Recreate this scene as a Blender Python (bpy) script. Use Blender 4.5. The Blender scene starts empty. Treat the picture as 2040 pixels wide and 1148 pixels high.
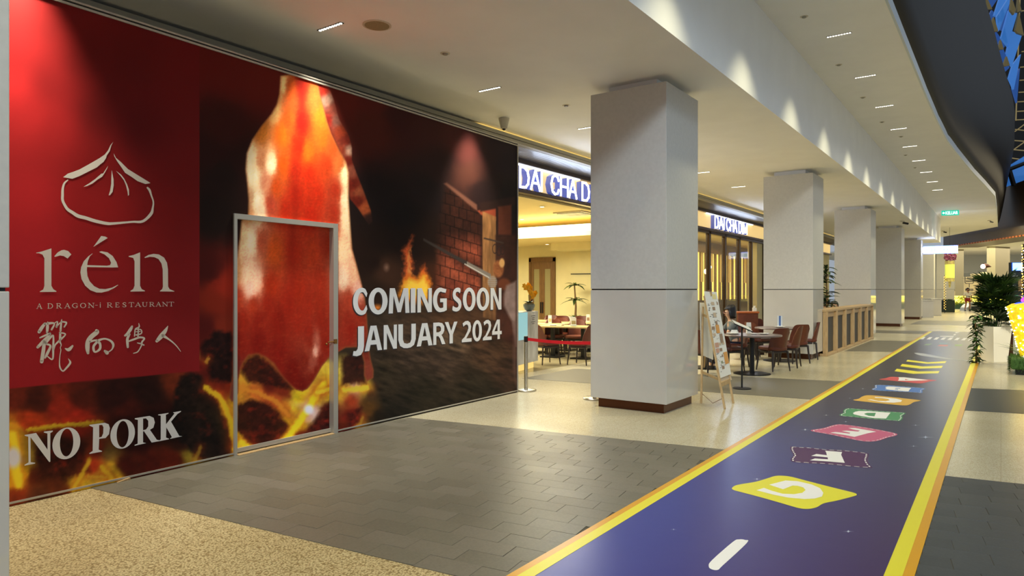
import bpy, bmesh, math, random
import numpy as np
from mathutils import Vector, Matrix

random.seed(7)
sc = bpy.context.scene
COL = sc.collection
PI = math.pi

# ------------------------------------------------------------------ camera
FPX, EYE, CX, HY = 1360.0, 1.6, 1020.0, 577.0
YAW = math.atan((1994 - CX) / FPX)
CY, SY = math.cos(YAW), math.sin(YAW)
cam = bpy.data.cameras.new('camera')
cam.sensor_width = 36.0
cam.lens = 36.0 * FPX / 2040.0
cam.shift_y = 3.0 / 2040.0
cam.clip_start = 0.05
cam.clip_end = 300
camo = bpy.data.objects.new('camera', cam)
camo.location = (0, 0, EYE)
camo.rotation_euler = (PI / 2, 0, YAW)
COL.objects.link(camo)
sc.camera = camo

# ------------------------------------------------------------------ world, exposure
world = bpy.data.worlds.new('dusk')
sc.world = world
world.use_nodes = True
bg = world.node_tree.nodes['Background']
bg.inputs[0].default_value = (0.78, 0.88, 1.0, 1)
bg.inputs[1].default_value = 0.34
sc.view_settings.view_transform = 'Standard'
sc.view_settings.look = 'None'
sc.view_settings.gamma = 1
sc.view_settings.use_curve_mapping = False
sc.view_settings.exposure = 0.34
sc.cycles.use_denoising = True
sc.cycles.max_bounces = 10
sc.cycles.diffuse_bounces = 5
sc.cycles.sample_clamp_indirect = 6

WARM = (1.0, 0.86, 0.62)
NEUT = (1.0, 0.95, 0.86)


def spot(name, loc, power, angle, blend=0.6, col=WARM, r=0.06):
    l = bpy.data.lights.new(name, 'SPOT')
    l.energy = power
    l.spot_size = math.radians(angle)
    l.spot_blend = blend
    l.color = col
    l.shadow_soft_size = r
    o = bpy.data.objects.new(name, l)
    o.location = loc
    COL.objects.link(o)
    return o


def area(name, loc, power, sx, sy, col=WARM, rot=(0, 0, 0)):
    l = bpy.data.lights.new(name, 'AREA')
    l.shape = 'RECTANGLE'
    l.size = sx
    l.size_y = sy
    l.energy = power
    l.color = col
    o = bpy.data.objects.new(name, l)
    o.location = loc
    o.rotation_euler = rot
    COL.objects.link(o)
    return o


LOWZ, HIGHZ = 4.37, 5.78
LOW_Y = [4.73 + 2.75 * k for k in range(-4, 14)]
HIGH_Y = [12.22 + 2.68 * k for k in range(-6, 15)]
for y in LOW_Y[:12]:
    spot('downlight_low', (-5.74, y, LOWZ - 0.03), 450, 66, 1.0, (1.0, 0.94, 0.78))
for y in HIGH_Y:
    spot('downlight_high', (-2.16, y, HIGHZ - 0.03), 260, 82, 1.0, (1.0, 0.92, 0.58))
# the restaurant's own ceiling lights
# unseen soft area lamp in the atrium, set from the pillars' slanted shade
atrium_lamp = area('unseen_atrium_lamp', (2.6, -5.0, 8.6), 135, 1.8, 1.8, (0.74, 0.88, 1.0))
atrium_lamp.rotation_euler = (Vector((-4.0, 9.0, 1.5)) - atrium_lamp.location).to_track_quat('-Z', 'Y').to_euler()
area('restaurant_cove', (-10.5, 14.0, 3.35), 420, 4, 3, (1.0, 0.94, 0.68))
area('restaurant_cove', (-12.5, 12.0, 3.35), 320, 4, 3, (1.0, 0.94, 0.68))
area('restaurant_cove', (-8.7, 23.6, 3.40), 45, 1.6, 8, (1.0, 0.82, 0.45))
# far atrium hall, lit by unseen area lights under its ceilings
area('hall_light', (-1.0, 68.0, 4.9), 950, 12, 10, (1.0, 0.92, 0.70))
area('hall_light', (-1.5, 52.0, 5.7), 420, 4, 6, (1.0, 0.88, 0.52))  # added to brighten the far end of the hall
pot_fill = area('unseen_atrium_lamp', (5.0, 7.0, 9.4), 90, 1.8, 1.8, (1.0, 0.94, 0.74))  # unseen warm lamp added to brighten the white pot and right floor
pot_fill.rotation_euler = (Vector((0.0, 20.0, 0.3)) - pot_fill.location).to_track_quat('-Z', 'Y').to_euler()
pot_fill.data.spread = math.radians(46)
atrium_lamp.data.spread = math.radians(75)
area('hall_light', (4.0, 42.0, 7.0), 420, 6, 14, (1.0, 0.85, 0.55))


# ------------------------------------------------------------------ pixel <-> place
def fl(px, py, z=0.0):
    """point of the horizontal plane z seen at pixel px, py"""
    D = (EYE - z) * FPX / (py - HY)
    return pt(px, D)


def pt(px, D):
    X = (px - CX) / FPX * D
    return (X * CY - D * SY, X * SY + D * CY)


def pz(py, D):
    return EYE + (HY - py) / FPX * D


def at(px, py, D):
    x, y = pt(px, D)
    return Vector((x, y, pz(py, D)))


def onX(px, py, X):
    dx, dy = (px - CX) / FPX * CY - SY, (px - CX) / FPX * SY + CY
    t = X / dx
    D = t
    return Vector((X, dy * t, pz(py, D)))


# ------------------------------------------------------------------ materials
def srgb(r, g, b):
    def f(c):
        c /= 255.0
        return c / 12.92 if c <= 0.04045 else ((c + 0.055) / 1.055) ** 2.4
    return (f(r), f(g), f(b))


MATS = {}


def mat(name, rgb, rough=0.5, metal=0.0, emit=None, estr=0.0, var=0.0, scale=8.0, bump=0.0,
        spec=0.5, rgb2=None, trans=0.0, alpha=1.0, detail=4.0, stretch=None, coat=0.0, bscale=None):
    if name in MATS:
        return MATS[name]
    m = bpy.data.materials.new(name)
    m.use_nodes = True
    nt = m.node_tree
    b = nt.nodes['Principled BSDF']
    c = srgb(*rgb)
    b.inputs['Base Color'].default_value = (*c, 1)
    b.inputs['Roughness'].default_value = rough
    b.inputs['Metallic'].default_value = metal
    b.inputs['Specular IOR Level'].default_value = spec
    if trans:
        b.inputs['Transmission Weight'].default_value = trans
    if alpha < 1:
        b.inputs['Alpha'].default_value = alpha
    if coat:
        b.inputs['Coat Weight'].default_value = coat
        b.inputs['Coat Roughness'].default_value = 0.08
    if emit:
        b.inputs['Emission Color'].default_value = (*srgb(*emit), 1)
        b.inputs['Emission Strength'].default_value = estr
    tc = nt.nodes.new('ShaderNodeTexCoord')
    vec = tc.outputs['Object']
    if stretch:
        mp = nt.nodes.new('ShaderNodeMapping')
        mp.inputs['Scale'].default_value = stretch
        nt.links.new(vec, mp.inputs[0])
        vec = mp.outputs[0]
    if var or rgb2:
        n = nt.nodes.new('ShaderNodeTexNoise')
        n.inputs['Scale'].default_value = scale
        n.inputs['Detail'].default_value = detail
        nt.links.new(vec, n.inputs['Vector'])
        r = nt.nodes.new('ShaderNodeValToRGB')
        d = srgb(*rgb2) if rgb2 else tuple(x * (1 - var) for x in c)
        u = c if rgb2 else tuple(min(1, x * (1 + var)) for x in c)
        r.color_ramp.elements[0].color = (*d, 1)
        r.color_ramp.elements[1].color = (*u, 1)
        r.color_ramp.elements[0].position = 0.32
        r.color_ramp.elements[1].position = 0.68
        nt.links.new(n.outputs[0], r.inputs[0])
        nt.links.new(r.outputs[0], b.inputs['Base Color'])
    if bump:
        n2 = nt.nodes.new('ShaderNodeTexNoise')
        n2.inputs['Scale'].default_value = bscale or scale
        n2.inputs['Detail'].default_value = 5
        nt.links.new(vec, n2.inputs['Vector'])
        bp = nt.nodes.new('ShaderNodeBump')
        bp.inputs['Strength'].default_value = bump
        bp.inputs['Distance'].default_value = 0.01
        nt.links.new(n2.outputs[0], bp.inputs['Height'])
        nt.links.new(bp.outputs[0], b.inputs['Normal'])
    MATS[name] = m
    return m


# ------------------------------------------------------------------ mesh building
class MB:
    def __init__(self):
        self.v, self.f = [], []

    def add(self, vs, fs, M=None):
        o = len(self.v)
        if M is not None:
            vs = [M @ Vector(p) for p in vs]
        self.v += [tuple(p) for p in vs]
        self.f += [tuple(i + o for i in q) for q in fs]
        return self

    def box(self, x0, x1, y0, y1, z0, z1, M=None):
        vs = [(x0, y0, z0), (x1, y0, z0), (x1, y1, z0), (x0, y1, z0), (x0, y0, z1), (x1, y0, z1), (x1, y1, z1), (x0, y1, z1)]
        fs = [(3, 2, 1, 0), (4, 5, 6, 7), (0, 1, 5, 4), (1, 2, 6, 5), (2, 3, 7, 6), (3, 0, 4, 7)]
        return self.add(vs, fs, M)

    def cbox(self, x0, x1, y0, y1, z0, z1, c=0.01, M=None):
        """box with chamfered edges (8 corners x 3)"""
        bm = bmesh.new()
        bmesh.ops.create_cube(bm, size=1)
        for v in bm.verts:
            v.co = Vector(((x0 + x1) / 2 + v.co.x * (x1 - x0), (y0 + y1) / 2 + v.co.y * (y1 - y0), (z0 + z1) / 2 + v.co.z * (z1 - z0)))
        bmesh.ops.bevel(bm, geom=bm.edges[:], offset=c, segments=2, affect='EDGES', profile=0.5)
        bm.verts.index_update()
        self.add([v.co.copy() for v in bm.verts], [[v.index for v in f.verts] for f in bm.faces], M)
        bm.free()
        return self

    def prism(self, poly, z0, z1, M=None):
        n = len(poly)
        a = sum(poly[i][0] * poly[(i + 1) % n][1] - poly[(i + 1) % n][0] * poly[i][1] for i in range(n))
        if a < 0:
            poly = poly[::-1]
        vs = [(p[0], p[1], z0) for p in poly] + [(p[0], p[1], z1) for p in poly]
        fs = [tuple(range(n))[::-1], tuple(range(n, 2 * n))] + [(i, (i + 1) % n, n + (i + 1) % n, n + i) for i in range(n)]
        return self.add(vs, fs, M)

    def tube(self, path, r, n=8, M=None, cap=True):
        path = [Vector(p) for p in path]
        rs = r if isinstance(r, (list, tuple)) else [r] * len(path)
        vs, fs = [], []
        up = None
        for i, p in enumerate(path):
            t = (path[min(i + 1, len(path) - 1)] - path[max(i - 1, 0)]).normalized()
            if up is None:
                up = Vector((0, 0, 1)) if abs(t.z) < 0.9 else Vector((1, 0, 0))
            a = t.cross(up)
            if a.length < 1e-6:
                a = t.cross(Vector((0, 1, 0)))
            a.normalize()
            b = a.cross(t).normalized()
            up = b
            for k in range(n):
                q = 2 * PI * k / n
                vs.append(p + (a * math.cos(q) + b * math.sin(q)) * rs[i])
        for i in range(len(path) - 1):
            for k in range(n):
                fs.append((i * n + k, i * n + (k + 1) % n, (i + 1) * n + (k + 1) % n, (i + 1) * n + k))
        if cap:
            fs.append(tuple(range(n))[::-1])
            fs.append(tuple(range((len(path) - 1) * n, len(path) * n)))
        return self.add(vs, fs, M)

    def lathe(self, prof, n=24, M=None, sx=1.0, sy=1.0):
        vs, fs = [], []
        for (r, z) in prof:
            for k in range(n):
                q = 2 * PI * k / n
                vs.append((r * math.cos(q) * sx, r * math.sin(q) * sy, z))
        for i in range(len(prof) - 1):
            for k in range(n):
                fs.append((i * n + k, i * n + (k + 1) % n, (i + 1) * n + (k + 1) % n, (i + 1) * n + k))
        fs.append(tuple(range(n))[::-1])
        fs.append(tuple(range((len(prof) - 1) * n, len(prof) * n)))
        return self.add(vs, fs, M)

    def ball(self, c, rx, ry=None, rz=None, n=12, m=8, M=None):
        ry = ry or rx
        rz = rz or rx
        vs, fs = [(c[0], c[1], c[2] - rz)], []
        for i in range(1, m):
            a = -PI / 2 + PI * i / m
            for k in range(n):
                q = 2 * PI * k / n
                vs.append((c[0] + rx * math.cos(a) * math.cos(q), c[1] + ry * math.cos(a) * math.sin(q), c[2] + rz * math.sin(a)))
        vs.append((c[0], c[1], c[2] + rz))
        for k in range(n):
            fs.append((0, 1 + (k + 1) % n, 1 + k))
        for i in range(m - 2):
            for k in range(n):
                a, b = 1 + i * n + k, 1 + i * n + (k + 1) % n
                fs.append((a, b, b + n, a + n))
        t = len(vs) - 1
        for k in range(n):
            fs.append((t, 1 + (m - 2) * n + k, 1 + (m - 2) * n + (k + 1) % n))
        return self.add(vs, fs, M)

    def quad(self, a, b, c, d, th=0.0):
        """flat four-cornered plate with thickness th along its normal"""
        a, b, c, d = map(Vector, (a, b, c, d))
        if th == 0:
            return self.add([a, b, c, d], [(0, 1, 2, 3)])
        n = (b - a).cross(d - a).normalized() * th
        return self.add([a, b, c, d, a + n, b + n, c + n, d + n],
                        [(3, 2, 1, 0), (4, 5, 6, 7), (0, 1, 5, 4), (1, 2, 6, 5), (2, 3, 7, 6), (3, 0, 4, 7)])

    def mesh(self, name, m, smooth=False):
        me = bpy.data.meshes.new(name)
        me.from_pydata(self.v, [], self.f)
        if m is not None:
            me.materials.append(m)
        if smooth:
            me.polygons.foreach_set('use_smooth', [True] * len(me.polygons))
            me.set_sharp_from_angle(angle=math.radians(40))
        me.update()
        return me

    def build(self, name, m, parent=None, loc=None, rz=0.0, smooth=False, **tags):
        return link(name, self.mesh(name, m, smooth), parent, loc, rz, **tags)


def link(name, me, parent=None, loc=None, rz=0.0, **tags):
    o = bpy.data.objects.new(name, me)
    COL.objects.link(o)
    if parent:
        o.parent = parent
    if loc is not None:
        o.location = loc
    if rz:
        o.rotation_euler.z = rz
    for k, v in tags.items():
        if v:
            o[k] = v
    return o


def thing(name, label, category, loc=(0, 0, 0), rz=0.0, group=None):
    o = bpy.data.objects.new(name, None)
    o.empty_display_size = 0.1
    COL.objects.link(o)
    o.location = loc
    o.rotation_euler.z = rz
    o['label'] = label
    o['category'] = category
    if group:
        o['group'] = group
    return o


def dup(root, loc, rz=0.0, label=None, group=None, scale=None):
    r = root.copy()
    COL.objects.link(r)
    r.location = loc
    r.rotation_euler = (0, 0, rz)
    if scale:
        r.scale = scale
    if label:
        r['label'] = label
    if group:
        r['group'] = group
    for ch in list(root.children):
        c = ch.copy()
        COL.objects.link(c)
        c.parent = r
        for g in list(ch.children):
            d = g.copy()
            COL.objects.link(d)
            d.parent = c
    return r


def loft(poly3):
    """filled planar polygon with holes -> (verts, tris): poly3 = list of loops of 2-D points"""
    from mathutils.geometry import tessellate_polygon
    loops = [[Vector((p[0], p[1], 0)) for p in lp] for lp in poly3]
    flat = [p for lp in loops for p in lp]
    return [(p.x, p.y) for p in flat], tessellate_polygon(loops)


def stroke(pts, step=6):
    """brush stroke (x, y, halfwidth) -> closed outline polygon, smoothed with Catmull-Rom"""
    P = [Vector(p) for p in pts]
    out = []
    for i in range(len(P) - 1):
        p0, p1, p2, p3 = P[max(i - 1, 0)], P[i], P[i + 1], P[min(i + 2, len(P) - 1)]
        for k in range(step):
            t = k / step
            out.append(0.5 * ((2 * p1) + (p2 - p0) * t + (2 * p0 - 5 * p1 + 4 * p2 - p3) * t * t + (3 * p1 - p0 - 3 * p2 + p3) * t ** 3))
    out.append(P[-1])
    L, R = [], []
    for i, p in enumerate(out):
        d = out[min(i + 1, len(out) - 1)] - out[max(i - 1, 0)]
        d = Vector((d.x, d.y)).normalized() if Vector((d.x, d.y)).length > 1e-9 else Vector((1, 0))
        n = Vector((-d.y, d.x)) * max(p.z, 0.2)
        L.append((p.x + n.x, p.y + n.y))
        R.append((p.x - n.x, p.y - n.y))
    return L, R


def stroke_quads(mb, pts, f, step=6):
    """brush stroke as quads + round ends, each outline point mapped by f(x, y) -> 3-D"""
    L, R = stroke(pts, step)
    n = len(L)
    vs = [f(*p) for p in L] + [f(*p) for p in R]
    mb.add(vs, [(i, i + 1, n + i + 1, n + i) for i in range(n - 1)])
    for (x, y, w) in (pts[0], pts[-1]):
        c = [f(x + w * math.cos(2 * PI * k / 10), y + w * math.sin(2 * PI * k / 10)) for k in range(10)]
        mb.add(c, [tuple(range(10))])


def smooth_loop(P, step=5):
    out = []
    n = len(P)
    for i in range(n):
        p0, p1, p2, p3 = [Vector(P[(i + j) % n]) for j in (-1, 0, 1, 2)]
        for k in range(step):
            t = k / step
            q = 0.5 * ((2 * p1) + (p2 - p0) * t + (2 * p0 - 5 * p1 + 4 * p2 - p3) * t * t + (3 * p1 - p0 - 3 * p2 + p3) * t ** 3)
            out.append((q.x, q.y))
    return out


def text_mesh(s, offset=0.0, extrude=0.0, m=None, space=1.0):
    """lettering from Blender's built-in font; returned mesh spans 0..1 in x and y"""
    c = bpy.data.curves.new('lettering', 'FONT')
    c.body = s
    c.offset = offset
    c.extrude = extrude
    c.space_character = space
    c.resolution_u = 4
    o = bpy.data.objects.new('lettering', c)
    COL.objects.link(o)
    dg = bpy.context.evaluated_depsgraph_get()
    me = bpy.data.meshes.new_from_object(o.evaluated_get(dg))
    bpy.data.objects.remove(o)
    bpy.data.curves.remove(c)
    xs = [v.co.x for v in me.vertices]
    ys = [v.co.y for v in me.vertices]
    x0, x1, y0, y1 = min(xs), max(xs), min(ys), max(ys)
    for v in me.vertices:
        v.co.x = (v.co.x - x0) / (x1 - x0)
        v.co.y = (v.co.y - y0) / (y1 - y0)
    me.materials.clear()
    if m:
        me.materials.append(m)
    return me


# shared materials
M_terrazzo = None
white_paint = mat('ceiling_paint', (236, 236, 234), 0.8, var=0.02, scale=2)
stone_up = mat('travertine_cladding', (196, 194, 188), 0.55, var=0.035, scale=22, bump=0.12, detail=8)
stone_low = mat('polished_stone', (198, 194, 186), 0.06, var=0.02, scale=4, detail=8)
bronze = mat('bronze_metal', (92, 58, 40), 0.35, metal=0.85, var=0.08, scale=3)
black_metal = mat('black_metal', (22, 22, 24), 0.4, metal=0.3)
steel = mat('brushed_steel', (190, 186, 176), 0.25, metal=1.0)
alu = mat('aluminium_trim', (196, 190, 176), 0.4, metal=0.5)
white_print = mat('white_print', (244, 243, 242), 0.45)
cream_print = mat('cream_print', (238, 228, 212), 0.45)
dark_print = mat('dark_print', (48, 36, 38), 0.45)
leather = mat('brown_leather', (96, 43, 26), 0.42, var=0.12, scale=12, bump=0.06)
dark_wood = mat('dark_wood', (40, 28, 24), 0.4, var=0.15, scale=10)
pale_wood = mat('pale_wood', (204, 172, 122), 0.5, rgb2=(180, 146, 98), scale=6, stretch=(8, 8, 1))
oak = mat('oak_wood', (196, 166, 120), 0.5, rgb2=(172, 140, 98), scale=5, stretch=(10, 10, 1))
lamp_white = mat('lamp_cell', (255, 255, 255), 0.4, emit=(255, 246, 225), estr=6.0)
glow_warm = mat('warm_glow', (255, 220, 140), 0.5, emit=(255, 214, 120), estr=1.6)
glow_white = mat('sign_white_glow', (255, 255, 255), 0.5, emit=(225, 238, 255), estr=2.2)
# ================================================================== SETTING
def nodes_floor(name, base, base2, speck, sscale, rough, bump, joints=None):
    m = bpy.data.materials.new(name)
    m.use_nodes = True
    nt = m.node_tree
    b = nt.nodes['Principled BSDF']
    b.inputs['Roughness'].default_value = rough
    tc = nt.nodes.new('ShaderNodeTexCoord')
    n1 = nt.nodes.new('ShaderNodeTexNoise')
    n1.inputs['Scale'].default_value = 0.9
    n1.inputs['Detail'].default_value = 6
    r1 = nt.nodes.new('ShaderNodeValToRGB')
    r1.color_ramp.elements[0].color = (*srgb(*base2), 1)
    r1.color_ramp.elements[1].color = (*srgb(*base), 1)
    r1.color_ramp.elements[0].position = 0.3
    r1.color_ramp.elements[1].position = 0.7
    n2 = nt.nodes.new('ShaderNodeTexVoronoi')
    n2.inputs['Scale'].default_value = sscale
    r2 = nt.nodes.new('ShaderNodeValToRGB')
    r2.color_ramp.elements[0].color = (1, 1, 1, 1)
    r2.color_ramp.elements[1].color = (*speck, 1)
    r2.color_ramp.elements[0].position = 0.35
    r2.color_ramp.elements[1].position = 0.75
    mx = nt.nodes.new('ShaderNodeMix')
    mx.data_type = 'RGBA'
    mx.blend_type = 'MULTIPLY'
    mx.inputs[0].default_value = 1.0
    L = nt.links.new
    L(tc.outputs['Object'], n1.inputs['Vector'])
    L(tc.outputs['Object'], n2.inputs['Vector'])
    L(n1.outputs[0], r1.inputs[0])
    L(n2.outputs['Distance'], r2.inputs[0])
    L(r1.outputs[0], mx.inputs[6])
    L(r2.outputs[0], mx.inputs[7])
    out = mx.outputs[2]
    if joints:
        br = nt.nodes.new('ShaderNodeTexBrick')
        br.offset = 0.0
        br.inputs['Scale'].default_value = 1.0
        br.inputs['Brick Width'].default_value = joints
        br.inputs['Row Height'].default_value = joints
        br.inputs['Mortar Size'].default_value = 0.003
        br.inputs['Color1'].default_value = (1, 1, 1, 1)
        br.inputs['Color2'].default_value = (0.965, 0.965, 0.96, 1)
        br.inputs['Mortar'].default_value = (0.8, 0.78, 0.74, 1)
        m2 = nt.nodes.new('ShaderNodeMix')
        m2.data_type = 'RGBA'
        m2.blend_type = 'MULTIPLY'
        m2.inputs[0].default_value = 1.0
        L(tc.outputs['Object'], br.inputs['Vector'])
        L(out, m2.inputs[6])
        L(br.outputs['Color'], m2.inputs[7])
        out = m2.outputs[2]
    L(out, b.inputs['Base Color'])
    if bump:
        bp = nt.nodes.new('ShaderNodeBump')
        bp.inputs['Strength'].default_value = bump
        bp.inputs['Distance'].default_value = 0.008
        L(n2.outputs['Distance'], bp.inputs['Height'])
        L(bp.outputs[0], b.inputs['Normal'])
    return m


M_terrazzo = nodes_floor('polished_terrazzo', (216, 208, 182), (202, 193, 164), (0.74, 0.70, 0.62), 110, 0.24, 0.0, 0.9)
M_pebble = nodes_floor('pebble_wash', (216, 198, 152), (200, 180, 132), (0.42, 0.36, 0.26), 85, 0.6, 0.6)
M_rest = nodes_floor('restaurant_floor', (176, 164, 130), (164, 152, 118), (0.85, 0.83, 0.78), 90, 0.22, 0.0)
M_granite = mat('dark_granite', (112, 107, 93), 0.42, var=0.09, scale=60, detail=8)
M_granite2 = mat('dark_granite_two', (108, 103, 89), 0.40, var=0.10, scale=50, detail=8)
M_granite3 = mat('dark_granite_three', (116, 110, 97), 0.44, var=0.09, scale=70, detail=8)
M_cool = mat('granite_cool_light', (66, 71, 74), 0.40, var=0.12, scale=60, detail=8)  # granite in cooler light, the tint put into the colour
M_cool2 = mat('granite_cool_light_two', (62, 67, 70), 0.42, var=0.12, scale=50, detail=8)
M_grout = mat('paving_joint', (88, 83, 72), 0.8)

floor = MB().box(-26, 16, -8, 92, -0.12, 0).build('floor', M_terrazzo, kind='structure',
                                                    label='pale speckled terrazzo mall floor crossed by dark stone bands')


def line(p, q):
    """y of the slightly skewed band edge through p and q as a function of x"""
    s = (q[1] - p[1]) / (q[0] - p[0])
    return lambda x: p[1] + s * (x - p[0])


E1 = line((-5.62, 2.53), (-2.22, 2.94))
E2 = line((-5.77, 6.20), (-2.22, 6.77))
E3 = line((-3.80, 10.43), (-2.22, 10.60))
E4 = line((-4.10, 12.58), (-2.22, 12.99))
XL, XR = -2.225, -0.395      # outer edges of the floor track


def band(name, x0, x1, e0, e1, m, z=0.0012):
    poly = [(x0, e0(x0)), (x1, e0(x1)), (x1, e1(x1)), (x0, e1(x0))]
    return MB().prism(poly, 0.0002, z).build(name, m, floor)


# near pebble-wash floor in front of the first dark band
MB().prism([(-6.3, -8), (XL, -8), (XL, E1(XL)), (-6.3, E1(-6.3))], 0.0002, 0.0012).build('pebble_paving', M_pebble, floor, label='warm pebble wash floor strip in front of the dark stones')
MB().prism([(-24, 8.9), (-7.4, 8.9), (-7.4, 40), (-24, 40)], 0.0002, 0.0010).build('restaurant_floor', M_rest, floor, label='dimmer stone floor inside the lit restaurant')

# dark band of separate stones between hoarding and track
b1 = band('paving_band', -6.02, XL, E1, E2, M_grout)
b1['label'] = 'wide dark grey stone band beside the red hoarding'
PL, PW, GAP = 0.36, 0.18, 0.0025
pavers = {}


def paver(l, w, m):
    k = (round(l, 2), m.name)
    if k not in pavers:
        pavers[k] = MB().cbox(-l / 2, l / 2, -w / 2, w / 2, 0, 0.0045, 0.0012).mesh('paver', m)
    return pavers[k]


def lay(parent, x0, x1, e0, e1, ms, seed):
    rnd = random.Random(seed)
    n = 0
    rows = int(round((e1((x0 + x1) / 2) - e0((x0 + x1) / 2)) / PW))
    ang = math.atan(((e0(x1) - e0(x0)) + (e1(x1) - e1(x0))) / 2 / (x1 - x0))
    for r in range(rows):
        x = x0 - (r % 2) * PL / 2 - rnd.random() * 0.06
        while x < x1 - 0.03:
            a, bb = max(x, x0), min(x + PL, x1)
            if bb - a > 0.05:
                xc = (a + bb) / 2
                t0, t1 = (r + 0.0) / rows, (r + 1.0) / rows
                yc = (e0(xc) * (1 - (t0 + t1) / 2) + e1(xc) * (t0 + t1) / 2)
                h = (e1(xc) - e0(xc)) / rows
                o = link('paver', paver(round(bb - a - GAP, 2), PW - GAP, rnd.choice(ms)), parent, (xc, yc, 0.0006 + rnd.random() * 0.0007), ang)
                o.scale.y = h / PW
                n += 1
            x += PL
    return n


NP = lay(b1, -6.0, XL, E1, E2, [M_granite, M_granite, M_granite2, M_granite3], 3)
# same band right of the track, its cooler light put into the colour
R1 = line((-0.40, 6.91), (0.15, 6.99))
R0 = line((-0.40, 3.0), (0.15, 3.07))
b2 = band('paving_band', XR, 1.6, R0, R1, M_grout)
b2['label'] = 'dark stone band right of the yellow track edge, coloured for cool light'
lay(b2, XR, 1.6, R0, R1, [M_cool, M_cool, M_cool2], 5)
b3 = band('paving_band', -7.0, XL, E3, E4, M_granite, 0.003)
b3['label'] = 'dark stone band under the easel and the menu stand'
b4 = band('paving_band', XR, 3.0, line((-0.38, 10.83), (0.24, 10.97)), line((-0.40, 13.30), (0.30, 13.53)), M_cool, 0.003)
b4['label'] = 'dark stone band right of the track before the palm'
b5 = band('paving_band', -3.3, XL, line((-3.22, 19.46), (-2.24, 19.9)), line((-3.28, 24.02), (-2.35, 24.3)), M_granite, 0.003)
b5['label'] = 'dark stone band beside the wooden screens'
b6 = band('paving_band', -7.0, XL, line((-3.74, 28.2), (-2.3, 28.6)), line((-3.74, 30.1), (-2.3, 30.6)), M_granite, 0.003)
b6['label'] = 'dark stone band level with the end of the track'
b7 = band('paving_band', -3.4, 6.0, lambda x: 36.5 + 0.1 * x, lambda x: 41.5 + 0.1 * x, M_granite, 0.003)
b7['label'] = 'far dark stone band across the whole walkway'

# ------------------------------------------------------------------ ceilings
MB().box(-7.1, -3.02, -8, 47.5, LOWZ, LOWZ + 0.1).build('ceiling', white_paint, kind='structure', label='lower white plaster ceiling over the shop side')
MB().box(-3.02, -2.90, -8, 47.5, LOWZ, HIGHZ + 0.3).build('wall_fascia', white_paint, kind='structure', label='tall plain ceiling step washed by downlights')
EDGE = [(-1.36, -8), (-1.36, 10.9), (-1.35, 13.3), (-1.33, 17.2), (-1.30, 20.0), (-1.24, 22.6), (-1.12, 24.8), (-0.98, 27.0), (-0.80, 29.8), (-0.55, 33.0), (-0.24, 37.4), (-0.20, 44.0), (-0.19, 55.8)]
hp_ = MB().prism([(-2.9, -8)] + EDGE + [(-3.75, 64.0), (-9, 64.0), (-9, 47.5), (-2.9, 47.5)], HIGHZ, HIGHZ + 0.12)
hp_.build('ceiling', white_paint, kind='structure', label='higher white ceiling with a curved edge over the track')
lip = MB()
for a, b in zip(EDGE[:-1], EDGE[1:]):
    lip.quad((a[0], a[1], HIGHZ - 0.012), (a[0] + 0.035, a[1], HIGHZ - 0.012), (b[0] + 0.035, b[1], HIGHZ - 0.012), (b[0], b[1], HIGHZ - 0.012), 0.19)
lip.build('trim_1', mat('pale_blue_lip', (196, 206, 214), 0.4), kind='structure', label='thin pale lip along the curved ceiling edge')

# dark flared balcony front that leans outwards above the ceiling edge
dark_skin = mat('dark_fascia_skin', (17, 15, 13), 0.45, metal=0.0, spec=0.15, var=0.15, scale=0.7)
OUT_PX = [(1962, 0), (1978, 50), (1992, 105), (2006, 155), (2017, 190), (2022, 225), (2021, 290), (2010, 340), (2000, 378)]
outer = [fl(px, py, 9.6) for px, py in OUT_PX]
outer = [(outer[0][0] - 0.1, -8)] + outer


def along(P, n):
    d = [0]
    for a, b in zip(P[:-1], P[1:]):
        d.append(d[-1] + math.dist(a, b))
    out = []
    for k in range(n):
        s = d[-1] * k / (n - 1)
        i = max(j for j in range(len(d)) if d[j] <= s + 1e-9)
        i = min(i, len(P) - 2)
        t = (s - d[i]) / (d[i + 1] - d[i])
        out.append((P[i][0] + (P[i + 1][0] - P[i][0]) * t, P[i][1] + (P[i + 1][1] - P[i][1]) * t))
    return out


NI = 48
inn = along([(x + 0.02, y) for x, y in EDGE], NI)
ys_o = [p[1] for p in outer]
fs_mb = MB()
rows = []
for (x, y) in inn:
    yo = min(max(y, ys_o[0]), ys_o[-1])
    xo = float(np.interp(yo, ys_o, [p[0] for p in outer]))
    row = []
    for j in range(9):
        t = j / 8
        row.append((x + (xo - x) * (t ** 0.8), y + (yo - y) * t, HIGHZ + 0.14 + (9.6 - HIGHZ - 0.14) * (t ** 1.15)))
    rows.append(row)
vs = [p for r in rows for p in r]
fs_mb.add(vs, [(i * 9 + j, i * 9 + j + 1, (i + 1) * 9 + j + 1, (i + 1) * 9 + j) for i in range(NI - 1) for j in range(8)])
fo = fs_mb.build('balcony_front', dark_skin, smooth=True, label='dark curved balcony front flaring out above the ceiling edge', category='balcony')
sm = fo.modifiers.new('thickness', 'SOLIDIFY')
sm.thickness = 0.08
sm.offset = 1

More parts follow.
